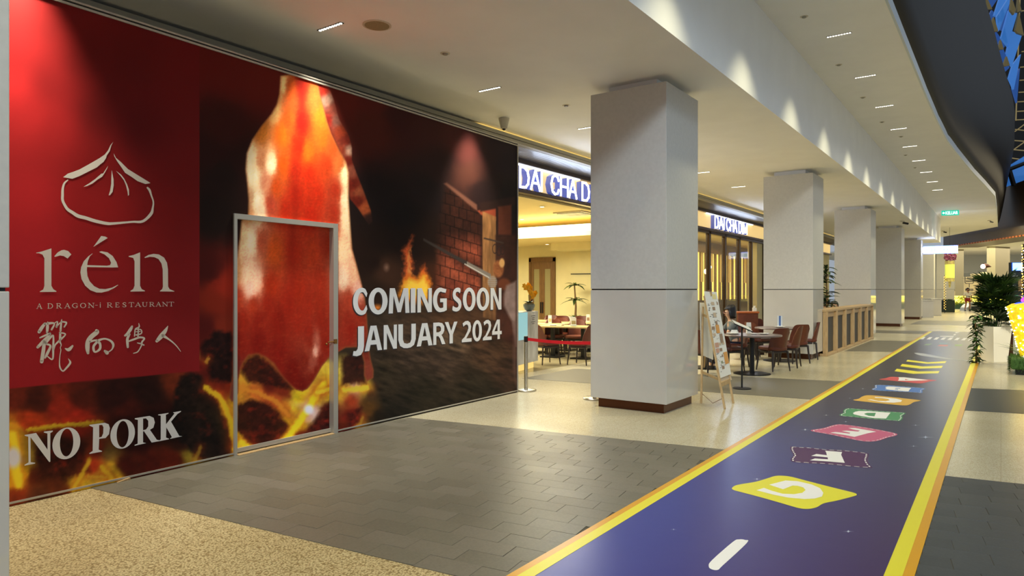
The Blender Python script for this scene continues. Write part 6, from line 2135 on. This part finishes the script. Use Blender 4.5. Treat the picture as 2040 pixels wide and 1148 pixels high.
stand = dict(pelvis=(0, 0, .93), waist=(0, 0, 1.08), chest=(0, .01, 1.28), neck0=(0, .01, 1.42), neck=(0, .015, 1.46), jaw=(0, .05, 1.525), head=(0, .045, 1.595), crown=(0, .03, 1.665), face=(0, 1, -.05),
             armL=((-.19, 0, 1.35), (-.25, -.03, 1.07), (-.22, .10, .84)), armR=((.19, 0, 1.35), (.25, -.03, 1.07), (.23, .06, .82)), sleeve=.75, hem=.55, palm=(0, 1, 0),
             legL=((-.09, 0, .88), (-.10, .10, .50), (-.10, .02, .10), (-.11, .14, .035)), legR=((.09, 0, .88), (.09, -.08, .50), (.10, -.26, .13), (.10, -.16, .04)))
x, y = fl(1928, 620)
person('walker in a white top and red shorts in the far hall', (x, y, 0.0), YAW + PI * .92, stand, mat('white_tee', (226, 220, 206), .8), mat('red_shorts', (150, 40, 34), .8), skin=skin_d, hair='tied', mask=mat('dark_mask', (50, 40, 40), .8))

# tall dark plant behind the screens
p = V((*pt(1646, 19.4), 0))
pl = thing('tall_plant', 'dark leafy plant between the second and third pillars, behind the screens', 'plant', p)
MB().lathe([(.18, 0), (.22, .4), (.2, .4), (.18, .34)], 20).build('pot', dark_wood, pl)
rnd = random.Random(12)
MB().tube([(0, 0, .35), (.02, 0, 1.2), (0, .02, 2.2)], [.03, .025, .012], 7).build('stem', mat('trunk_brown', (0, 0, 0)), pl)
for k in range(84):
    h = rnd.uniform(.8, 2.25)
    q = rnd.uniform(0, 2 * PI)
    leaf_mb(MB(), V((0, 0, h)), V((math.cos(q), math.sin(q), rnd.uniform(.1, .9))), rnd.uniform(.3, .45), .12, .5, 4).build('leaf', green_d if k % 3 else green_m, pl)

# ------------------------------------------------------------------ white planter with lady palm
pp = V((*fl(1981, 720), 0))
Dp = -pp.x * SY + pp.y * CY
m_ = Dp / FPX
pw = thing('palm_planter', 'dense dark green palm in a tall tapered white pot at the track end', 'plant', (pp.x, pp.y, 0), YAW + .12)
wt, wb, hh = 45 * m_ / 2 / 1.1, 33 * m_ / 2 / 1.1, 70 * m_
mb = MB()
mb.add([(-wb, -wb, 0), (wb, -wb, 0), (wb, wb, 0), (-wb, wb, 0), (-wt, -wt, hh), (wt, -wt, hh), (wt, wt, hh), (-wt, wt, hh), (-wt * .9, -wt * .9, hh), (wt * .9, -wt * .9, hh), (wt * .9, wt * .9, hh), (-wt * .9, wt * .9, hh), (-wt * .88, -wt * .88, hh - .05), (wt * .88, -wt * .88, hh - .05), (wt * .88, wt * .88, hh - .05), (-wt * .88, wt * .88, hh - .05)],
       [(3, 2, 1, 0), (0, 1, 5, 4), (1, 2, 6, 5), (2, 3, 7, 6), (3, 0, 4, 7), (4, 5, 9, 8), (5, 6, 10, 9), (6, 7, 11, 10), (7, 4, 8, 11), (8, 9, 13, 12), (9, 10, 14, 13), (10, 11, 15, 14), (11, 8, 12, 15), (12, 13, 14, 15)])
mb.build('pot', mat('white_planter', (246, 240, 222), 0.35), pw)
rnd = random.Random(21)
palm_d = mat('palm_leaf', (34, 56, 22), 0.38, var=.35, scale=5)
palm_m = mat('palm_leaf_light', (58, 84, 30), 0.4, var=.3, scale=5)
fan_meshes = []
for s in range(4):
    mb = MB()
    n = 8
    for k in range(n):
        a = (k - (n - 1) / 2) * .30
        leaf_mb(mb, V((0, 0, 0)), V((math.sin(a), math.cos(a), .12 * math.cos(k))), .36 * (1 - .25 * abs(a) / 1.2), .050, .14, 4)
    fan_meshes.append(mb.mesh('frond', palm_d if s < 3 else palm_m))
for k in range(130):
    q = rnd.uniform(0, 2 * PI)
    h = .06 + 1.02 * (k / 130) ** .8
    rr = rnd.uniform(.03, .28) * (1.15 - .35 * abs(h - .6))
    o = link('frond', fan_meshes[k % 4], pw, (rr * math.cos(q), rr * math.sin(q), hh + h - .05))
    o.rotation_euler = (rnd.uniform(.35, 1.2) if h > .6 else rnd.uniform(-.2, .7), rnd.uniform(-.4, .4), q - PI / 2)
    sc_ = rnd.uniform(.8, 1.15)
    o.scale = (sc_, sc_, sc_)
for k in range(12):
    q = k * 2.4
    r0, r1 = .03 + .008 * k, .08 + .02 * k
    MB().tube([(r0 * math.cos(q), r0 * math.sin(q), hh - .05), (r1 * math.cos(q), r1 * math.sin(q), hh + .5 + .04 * k)], .008, 5).build('cane', green_d, pw)

# trailing plant left of the white planter
tp = V((*fl(1956, 726), 0))
tr = thing('trailing_plant', 'loose leafy trailing plant hugging the left side of the white planter', 'plant', tp + view * .18)
MB().tube([(0, 0, 0), (.01, 0, .4), (-.02, 0, .95)], [.02, .015, .01], 6).build('stem', mat('trunk_brown', (0, 0, 0)), tr)
for k in range(170):
    h = rnd.uniform(.02, 1.05)
    q = rnd.uniform(0, 2 * PI)
    leaf_mb(MB(), V((rnd.uniform(-.06, .06), rnd.uniform(-.06, .06), h)), V((math.cos(q), math.sin(q), rnd.uniform(-.4, .6))), rnd.uniform(.10, .17), .065, .4, 3).build('leaf', green_m if k % 2 else green_d, tr)
# dark brown pot standing behind the white planter
bp = V((*pt(1986, Dp + .80), 0))
bt = thing('brown_pot', 'brown square pot mostly hidden behind the white planter', 'flower pot', bp, YAW)
MB().cbox(-.24, .24, -.2, .2, 0, .62, .01).build('pot', bronze, bt)
for k in range(30):
    q = rnd.uniform(0, 2 * PI)
    leaf_mb(MB(), V((.12 * math.cos(q), .12 * math.sin(q), .6)), V((math.cos(q) * .8, math.sin(q) * .8, 1)), rnd.uniform(.3, .55), .025, .5, 4).build('grass_blade', green_l if k % 3 else green_m, bt)

# ------------------------------------------------------------------ lit basket column on a turf base
cp = V((*pt(2062, 12.9), 0))
Dc = -cp.x * SY + cp.y * CY
k_ = Dc / FPX
lc = thing('light_cone', 'glowing yellow fairy-light cone planted on a turf covered base', 'light display', cp)
ht, hb_z = pz(612, Dc), pz(728, Dc)
rt, rb = 47 * k_, 20 * k_
mb = MB()
mb.lathe([(.20, hb_z - .3), (rb, hb_z - .05), (rb, hb_z), (rt, ht), (rt * .8, ht + .06), (.1, ht + .10)], 26)
mb.build('wire_cone', mat('fairy_yellow', (250, 214, 40), 0.5, emit=(255, 214, 30), estr=0.55, rgb2=(170, 130, 10), scale=14), lc)
rnd = random.Random(5)
spark = mat('fairy_spark', (255, 250, 220), 0.4, emit=(255, 244, 190), estr=9.0)
for k in range(270):
    t = rnd.random()
    q = rnd.uniform(0, 2 * PI)
    r = rb + (rt - rb) * t + .012
    MB().ball((r * math.cos(q), r * math.sin(q), hb_z + (ht - hb_z) * t), rnd.uniform(.006, .014), n=6, m=4).build('fairy_light', spark, lc)
turf = mat('green_turf', (60, 96, 36), 0.8, var=.3, scale=40)
wt_ = 40 * k_
zt = pz(712, Dc)
MB().cbox(-wt_, wt_, -wt_, wt_, 0.10, zt, .04).build('turf_base', turf, lc)
MB().box(-wt_ * .8, wt_ * .8, -wt_ * .8, wt_ * .8, 0, .10).build('base_recess', black_metal, lc)
mb = MB()
for k in range(1500):
    a = rnd.uniform(-wt_, wt_)
    s = rnd.choice([(-1, 0), (0, -1), (1, 0), (0, 0)])
    if s == (0, 0):
        b = V((a, rnd.uniform(-wt_, wt_), zt))
        d = V((rnd.uniform(-.3, .3), rnd.uniform(-.3, .3), 1))
    else:
        b = V((s[0] * wt_ if s[0] else a, s[1] * wt_ if s[1] else a, rnd.uniform(.04, zt)))
        d = V((s[0] + rnd.uniform(-.4, .4), s[1] + rnd.uniform(-.4, .4), rnd.uniform(-.6, .4)))
    L = rnd.uniform(.03, .07)
    e = b + d.normalized() * L
    w = V((.006, .006, 0))
    mb.add([b - w, b + w, e], [(0, 1, 2)])
mb.build('turf_blades', turf, lc, kind='stuff')
mb = MB()
for k in range(40):
    q = rnd.uniform(0, 2 * PI)
    b = V((rb * math.cos(q), rb * math.sin(q), zt))
    leaf_mb(MB(), b, V((math.cos(q) * 1.1, math.sin(q) * 1.1, 1.0)), rnd.uniform(.35, .75), .016, .35, 4).build('grass_blade', green_l if k % 2 else green_m, lc)
top = thing('lit_ornament', 'purple and teal glowing plant ornament on the yellow light cone', 'decoration', (cp.x, cp.y, ht + .10))
MB().ball((0, 0, .03), .22, .22, .10, 16, 8).build('dome', mat('purple_glow', (190, 90, 240), 0.4, emit=(176, 60, 250), estr=1.2), top)
for k in range(14):
    q = k * 2 * PI / 14
    c = ('teal_glow', (60, 200, 150), (40, 190, 130), .35) if k % 2 else ('plum_leaf', (96, 40, 70), None, 0)
    leaf_mb(MB(), V((0, 0, .05)), V((math.cos(q), math.sin(q), .55)), .36, .11, .3).build('leaf', mat(c[0], c[1], 0.5, emit=c[2], estr=c[3]), top)
leaf_mb(MB(), V((-.2 * CY, -.2 * SY, .0)), V((-CY, -SY, -.1)), .2, .10, .1).build('leaf', mat('blue_glow', (50, 80, 240), .5, emit=(40, 70, 255), estr=1.5), top)

# lit garland post rising at the right edge
gp = V((*pt(2039, 21.0), 0))
lp = thing('light_post', 'slim dark post wound with warm fairy lights at the right edge', 'light post', gp)
Dg = 21.0
MB().tube([(0, 0, 0), (0, 0, pz(486, Dg))], .022, 8).build('post', black_metal, lp)
for k in range(80):
    z = .9 + (pz(486, Dg) - .9) * k / 80
    q = k * 1.9
    MB().ball((.04 * math.cos(q), .04 * math.sin(q), z), .014 if k % 3 else .02, n=6, m=4).build('fairy_light', spark if k % 4 == 0 else mat('amber_light', (255, 200, 110), .4, emit=(255, 190, 80), estr=3.0), lp)
for k in range(60):
    q = rnd.uniform(0, 2 * PI)
    z = rnd.uniform(1.0, pz(540, Dg))
    leaf_mb(MB(), V((0, 0, z)), V((math.cos(q), math.sin(q), .2)), rnd.uniform(.08, .16), .05, .4, 3).build('leaf', mat('bronze_leaf', (120, 84, 40), .5), lp)

# ------------------------------------------------------------------ far end of the hall
# white hanging light box on the fifth pillar
Dl = 37.3
l0, l1 = at(1835, 506, Dl), at(1886, 493, Dl)
lb = thing('light_box_sign', 'bright white projecting light box with faint lettering on the fifth pillar', 'sign', (PX0 + 1.10, 43.0, (l0.z + l1.z) / 2), 0)
wl = (l1 - l0).x / CY * 1.12
hl = (l1.z - l0.z) / 2
MB().cbox(0.06, 0.06 + wl, -.06, .06, -hl, hl, .01).build('box', mat('lightbox_white', (255, 255, 255), .4, emit=(214, 230, 255), estr=2.2), lb)
MB().box(-.0, .06, -.03, .03, -hl * .8, hl * .8).build('bracket', alu, lb)
MB().box(0.05, 0.07 + wl, -.07, .07, hl, hl + .03).build('rim', mat('blue_rim', (70, 110, 230), .4, emit=(60, 100, 250), estr=1.2), lb)
MB().box(0.05, 0.07 + wl, -.07, .07, -hl - .03, -hl).build('rim', MATS['blue_rim'], lb)
teal = mat('teal_lettering', (60, 170, 160), .5)
mb = MB()
for i, (u, w, h) in enumerate([(.10, .03, .3), (.16, .02, .2), (.24, .03, .5), (.285, .02, .5), (.33, .03, .5), (.40, .02, .2), (.50, .03, .5), (.545, .02, .5), (.59, .03, .4), (.635, .02, .3), (.69, .03, .4)]):
    mb.box(.06 + wl * u, .06 + wl * (u + w), -.064, -.060, -hl * h, hl * h)
mb.box(.06 + wl * .80, .06 + wl * .90, -.064, -.060, -hl * .2, -hl * .02)
mb.build('lettering', teal, lb, kind='stuff', label='row of faint teal characters')
area('box_glow', (PX0 + 1.10 + wl / 2 + .1, 42.7, (l0.z + l1.z) / 2), 30, wl, .5, (.72, .82, 1.0), (PI / 2, 0, 0))

# stone blocks before the fifth and sixth pillars
for (a, b, c, lab) in [((1838, 633), (1852, 633.5), 598, 'cream stone block beside the fifth pillar'), ((1855, 629.5), (1868, 629.5), 595, 'second cream stone block, behind the first, at the end of the walkway')]:
    A, B = V((*fl(*a), 0)), V((*fl(*b), 0))
    Dd = -A.x * SY + A.y * CY
    t = thing('stone_counter', lab, 'counter', A, YAW)
    w = (B - A).length
    h = pz(c, Dd)
    MB().cbox(0, w * 1.6, 0, 1.0, 0, h - .04, .01).build('body', stone_low, t)
    MB().cbox(-.02, w * 1.6 + .02, -.03, 1.02, h - .04, h, .01).build('top', marble, t)
# lantern column and orchids
Dn = 46.0
n0 = at(1892, 541, Dn)
kn = Dn / FPX
ln = thing('lantern', 'glowing green yellow drum lantern with patterned bands in the far hall', 'lantern', (n0.x, n0.y, n0.z))
rr = 8.3 * kn
lant = mat('lantern_glow', (214, 220, 90), .5, emit=(214, 220, 90), estr=0.5)
band_m = mat('lantern_band', (190, 176, 110), .5, emit=(200, 180, 90), estr=0.25, rgb2=(110, 96, 50), scale=5)
MB().lathe([(rr, -15 * kn), (rr, 15 * kn)], 24).build('drum', lant, ln)
MB().lathe([(rr * 1.02, 14 * kn), (rr * 1.02, 21 * kn)], 24).build('band', band_m, ln)
MB().lathe([(rr * 1.02, -20 * kn), (rr * 1.02, -13 * kn)], 24).build('band', band_m, ln)
MB().tube([(0, 0, 20 * kn), (0, 0, HIGHZ - n0.z)], .012, 6).build('cord', black_metal, ln)
MB().tube([(0, 0, -20 * kn), (0, 0, -32 * kn)], [.09, .05], 8).build('tassel', band_m, ln)
of = thing('orchid_spray', 'spray of purple orchids above the green lantern', 'flowers', (n0.x + .02, n0.y - .2, pz(513, Dn)))
pur = mat('orchid_purple', (110, 40, 76), .5, var=.2, scale=5)
rnd = random.Random(8)
for k in range(26):
    c = V((rnd.uniform(-.3, .3), rnd.uniform(-.2, .2), rnd.uniform(-.18, .2)))
    mb = MB()
    for j in range(5):
        q = 2 * PI * j / 5 + k
        leaf_mb(mb, c, V((math.cos(q), -.3, math.sin(q))), .13, .09, .05, 3, V((0, 1, 0)))
    mb.build('flower', pur, of)
MB().tube([(-.35, 0, -.1), (0, 0, 0), (.35, 0, .12)], .012, 5).build('stem', green_d, of)
ls = V((*pt(1882, Dn), 0))
sp_ = thing('light_strand', 'vertical strand of small warm lights left of the green lantern', 'string lights', ls)
MB().tube([(0, 0, 0), (0, 0, pz(548, Dn))], .015, 6).build('wire', black_metal, sp_)
for k in range(40):
    MB().ball((.05 * math.cos(k * 2.1), .05 * math.sin(k * 2.1), .25 + (pz(548, Dn) - .25) * k / 40), .018, n=6, m=4).build('fairy_light', MATS['amber_light'], sp_)

# far walls
def wall_px(name, px0, px1, D0, D1, z0, z1, m, label=None):
    a, b = V((*pt(px0, D0), 0)), V((*pt(px1, D1), 0))
    n = V((-(b - a).y, (b - a).x, 0)).normalized() * .3
    return MB().prism([(a.x, a.y), (b.x, b.y), (b.x + n.x, b.y + n.y), (a.x + n.x, a.y + n.y)], z0, z1).build(name, m, kind='structure', label=label)


far_pale = mat('far_pale_wall', (206, 208, 204), .6)
far_grey = mat('far_grey_wall', (146, 138, 116), .6)
far_cream = mat('far_cream_wall', (206, 192, 156), .6)
wall_px('wall_far', 1780, 2100, 70, 66, 0, 5.05, far_pale, 'pale end wall of the far hall')
wall_px('wall_panel', 1893, 1920, 58, 58, 0, 5.05, far_grey, 'tall grey wall panel right of the green lantern')
wall_px('wall_panel', 1921, 1958, 60, 60, 0, 2.98, far_cream, 'cream shop wall with the round cornered sign')
wall_px('wall_panel', 1958, 1971, 59, 59, 0, 3.1, mat('far_lit_wall', (240, 226, 170), .6, emit=(250, 230, 160), estr=.25), 'narrow lit cream wall strip behind the palm')  # wall given its own glow for the light falling on it
wall_px('wall_panel', 1971, 1983, 54, 54, 0, 5.05, mat('far_yellow_grey', (196, 186, 148), .6), 'pale yellow pier behind the palm')
wall_px('wall_panel', 1983, 2012, 54, 55, 0, 5.05, mat('far_taupe', (150, 140, 114), .6), 'taupe wall behind the palm')
# round cornered shop sign with illegible grey print
s0 = at(1922.5, 565, 59.6)
ss = thing('shop_plaque', 'grey outlined plaque with small dark lettering on the far cream wall', 'sign', s0, YAW)
ks = 59.6 / FPX
w, h = 17 * ks, 15 * ks
mb = MB()
C_ = [(w * .12, 0), (w * .88, 0), (w, h * .12), (w, h * .88), (w * .88, h), (w * .12, h), (0, h * .88), (0, h * .12)]
for a, b in zip(C_, C_[1:] + C_[:1]):
    mb.tube([(a[0], 0, a[1]), (b[0], 0, b[1])], .035, 6)
mb.build('frame', mat('dark_grey_print', (80, 76, 72), .6), ss)
mb = MB()
for (u, v, ww, hh_) in [(.25, .66, .10, .14), (.40, .66, .08, .14), (.52, .66, .08, .14), (.64, .66, .10, .14)] + [(.10 + .11 * k, .2, .07, .22) for k in range(8)]:
    mb.box(w * u, w * (u + ww), -.03, .0, h * v, h * (v + hh_))
mb.build('lettering', MATS['dark_grey_print'], ss, kind='stuff')
mb = MB()
mb.tube([(w * .5, 0, -.35), (w * .5, 0, 0)], .03, 6)
for k in range(7):
    mb.box(w * (.02 + .14 * k), w * (.11 + .14 * k), -.03, 0, -.65 - .02 * (k % 2), -.45)
mb.build('lower_lettering', MATS['dark_grey_print'], ss, kind='stuff')
# dark shop sign box high on the far wall
wall_px('wall_sign_box', 1921, 1933, 59, 59, 2.7, 3.02, mat('dark_sign', (86, 88, 84), .5), 'small dark sign box over the cream shop')
x, y = pt(1960, 52)
t = thing('wall_spot', 'bright white spot lamp with a bronze hood high in the far hall', 'lamp', (x, y, pz(531, 52)), YAW)
MB().ball((-.05, 0, 0), .17, n=10, m=8).build('lamp', mat('hot_white', (255, 255, 255), .4, emit=(255, 244, 230), estr=6), t)
MB().tube([(0, 0, .02), (.25, 0, 0.05), (.55, 0, -.02)], [.22, .16, .03], 10).build('hood', bronze, t)
# glowing hedge rail
hx0, hx1 = V((*pt(1876, 57.5), 0)), V((*pt(2160, 46), 0))  # stretch past the right edge added so pillars reflect its gold
hd_ = (hx1 - hx0)
hl_ = hd_.length
hg = thing('lit_hedge', 'long low hedge glowing with yellow lights across the far hall', 'hedge', hx0, math.atan2(hd_.y, hd_.x))
MB().box(0, hl_, 0, .5, 0, .45).build('trough', mat('dark_green_trough', (60, 90, 56), .6), hg)
mb = MB()
rnd = random.Random(14)
for k in range(2200):
    leaf_mb(mb, V((rnd.uniform(0, hl_), rnd.uniform(-.1, .5), rnd.uniform(.3, 1.0))), V((rnd.uniform(-1, 1), rnd.uniform(-1, .3), rnd.uniform(-.2, 1))), .22, .11, .3, 2)
mb.build('foliage', mat('lit_leaf', (150, 160, 50), .5, emit=(170, 170, 30), estr=.25), hg, kind='stuff')  # leaves glow themselves in place of light from the fairy lights
MB().box(0, hl_, .1, .14, 1.0, 1.07).build('light_rail', mat('yellow_rail', (255, 230, 120), .5, emit=(255, 226, 90), estr=3.0), hg)
mb = MB()
for k in range(420):
    mb.ball((rnd.uniform(0, hl_), rnd.uniform(-.15, .1), rnd.uniform(.55, 1.0)), .035, n=5, m=4)
mb.build('fairy_lights', mat('hedge_spark', (255, 240, 150), .4, emit=(255, 226, 80), estr=4.0), hg, kind='stuff')
# dark planter boxes and a silver parked toy car in the far hall
x, y = fl(1888, 622)
t = thing('planter_box', 'dark green planter box at the foot of the last pillar', 'planter', (x, y, 0), YAW)
MB().cbox(-.32, .32, -.3, .3, 0, .85, .02).build('box', mat('dark_planter', (34, 46, 34), .6), t)
for k in range(20):
    q = k * 2.4
    leaf_mb(MB(), V((.2 * math.cos(q), .2 * math.sin(q), .82)), V((math.cos(q), math.sin(q), 1)), .25, .08, .3, 3).build('leaf', green_d, t)
x, y = fl(1941, 619)
t = thing('silver_cushion', 'low rounded silver and white seat right of the walker', 'seat', (x, y, 0), YAW)
mb = MB()
vs = []
for i in range(9):
    a = PI * i / 8
    for yy in (-.4, .4):
        vs.append((-.85 * math.cos(a), yy, .62 * math.sin(a)))
mb.add(vs, [(2 * i, 2 * i + 1, 2 * i + 3, 2 * i + 2) for i in range(8)] + [tuple(range(0, 18, 2))[::-1], tuple(range(1, 18, 2))])
mb.build('shell', mat('silver_shell', (214, 214, 206), .25, metal=.3), t)
MB().box(-.5, .5, -.42, -.40, .08, .34).build('dark_window', mat('dark_glass', (60, 64, 64), .1), t)

# information board with a blue screen
b0_ = at(2014, 600, 32.0)
ib = thing('info_board', 'dark directory board with a bright blue screen behind the palm', 'screen', (b0_.x, b0_.y, 0), YAW)
kb = 32 / FPX
MB().box(0, 60 * kb, 0, .15, .3, pz(523, 32)).build('panel', mat('dark_board', (44, 56, 58), .5), ib)
MB().box(2 * kb, 55 * kb, -.05, 0, pz(539, 32), pz(524, 32)).build('display', mat('blue_display', (180, 236, 255), .4, emit=(150, 226, 255), estr=1.6), ib)
MB().box(1.4 * kb, 55.6 * kb, -.04, .001, pz(539.8, 32), pz(523.4, 32)).build('bezel', mat('blue_bezel', (40, 80, 170), .4, emit=(40, 90, 220), estr=.8), ib)
mb = MB()
for v, u0, u1 in ((546, 1.5, 9), (550, 1.5, 13), (569, 1.5, 9)):
    mb.box(u0 * kb, u1 * kb, -.01, 0, pz(v + .8, 32), pz(v - .8, 32))
mb.build('lettering', mat('board_print', (170, 180, 176), .5), ib, kind='stuff')
MB().box(14 * kb, 40 * kb, -.03, 0, pz(580, 32), pz(555, 32)).build('poster', mat('board_poster', (196, 160, 110), .5, var=.2, scale=3), ib)
MB().box(.1, 60 * kb, .02, .12, 0, .3).build('foot', black_metal, ib)

# ------------------------------------------------------------------ atrium glazing and roof, high on the right
def slab(name, P, m, parent, th=.12):
    return MB().quad(*P, th=th).build(name, m, parent)


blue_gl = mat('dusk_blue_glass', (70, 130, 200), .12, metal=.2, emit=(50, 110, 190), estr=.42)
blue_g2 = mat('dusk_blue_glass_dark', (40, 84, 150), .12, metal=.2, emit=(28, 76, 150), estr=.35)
brass = mat('lit_brass_edge', (150, 130, 84), .35, metal=.6)
at_ = thing('atrium_glazing', 'slanting blue glass panels stepping down the atrium side', 'glazing', (0, 0, 0))
Da = 34.0
PAN = [([(1986, 33), (2010, -5), (2016, -5), (1990, 62)], 0), ([(1981, 30), (1992, -5), (2012, -5), (1994, 35)], 0), ([(1962, 10), (1972, 18), (1990, -8), (1966, -8)], 1), ([(1966, 40), (1976, 20), (1984, 28), (1972, 55)], 1), ([(1995, 75), (2010, 20), (2027, 26), (2008, 92)], 0), ([(1974, 58), (1984, 62), (1994, 76), (1983, 92)], 1),
       ([(1990, 60), (1996, 62), (2018, -5), (2012, -5)], 1), ([(1984, 95), (1994, 74), (2002, 92), (1991, 110)], 1), ([(2004, 112), (2016, 62), (2036, 70), (2016, 132)], 0), ([(1998, 115), (2005, 112), (2011, 135), (2004, 142)], 1), ([(2010, 155), (2018, 128), (2034, 108), (2020, 178)], 0), ([(2017, 175), (2024, 158), (2032, 136), (2026, 205)], 1), ([(1988, 102), (1998, 95), (2006, 115), (1996, 128)], 1)]
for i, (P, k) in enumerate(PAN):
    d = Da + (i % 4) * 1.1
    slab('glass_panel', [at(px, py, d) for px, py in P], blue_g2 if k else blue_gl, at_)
for P in ([(1974, 55), (1980, 34), (1989, 62), (1982, 63)], [(1961, 0), (1966, -6), (1977, 18), (1967, 19)], [(1990, 96), (1994, 79), (2000, 98), (1994, 99)], [(1999, 131), (2006, 112), (2012, 130), (2003, 132)], [(2013, 20), (2016, -5), (2024, 20), (2020, 29)], [(2026, 25), (2029, -5), (2036, 24), (2033, 22)], [(2023, 60), (2030, 24), (2040, 70), (2028, 66)]):
    slab('bracket', [at(px, py, Da - .6) for px, py in P], brass, at_)
slab('glass_panel', [at(px, py, 40) for px, py in [(2001, 374), (2010, 331), (2060, 300), (2060, 352)]], blue_gl, at_)
MB().tube([at(2010, 338, 39.6), at(2060, 318, 39.6)], .12, 6).build('mullion', black_metal, at_)
MB().tube([at(2011, 340, 39.6), at(2020, 370, 39.6)], .14, 6).build('mullion', black_metal, at_)
rf = thing('roof_truss', 'thin brass-lit roof bars at the top right corner', 'roof frame', (0, 0, 0))
for i, (a, b) in enumerate([((2030, 22), (2062, 20)), ((2036, 103), (2062, 100)), ((2033, 134), (2062, 131)), ((2032, 160), (2062, 158)), ((2030, 184), (2062, 182)), ((2028, 203), (2062, 201)), ((2027, 222), (2062, 220)), ((2025, 239), (2062, 237)), ((2023, 258), (2062, 262)), ((2021, 280), (2062, 283)), ((2017, 298), (2062, 302)), ((2016, 315), (2062, 322)),
                            ((2032, 0), (2024, 240)), ((2022, 262), (2062, 232)), ((2017, 300), (2062, 268))]):
    MB().tube([at(*a, 44), at(*b, 40)], .035, 5).build('bar', mat('truss_lit_glow', (170, 150, 100), .4, metal=.3, emit=(190, 160, 90), estr=.15), rf)  # bars glow faintly to stand for brass-coloured light on them
ro = MB()
A0, A1 = at(2024, -60, 48), at(2100, -60, 44)
ro.quad(at(1900, 395, 52), at(2400, 395, 52), at(2400, -260, 52), at(1900, -260, 52), th=.3)
ro.build('dark_roof', mat('night_roof', (16, 14, 12), .7), rf)
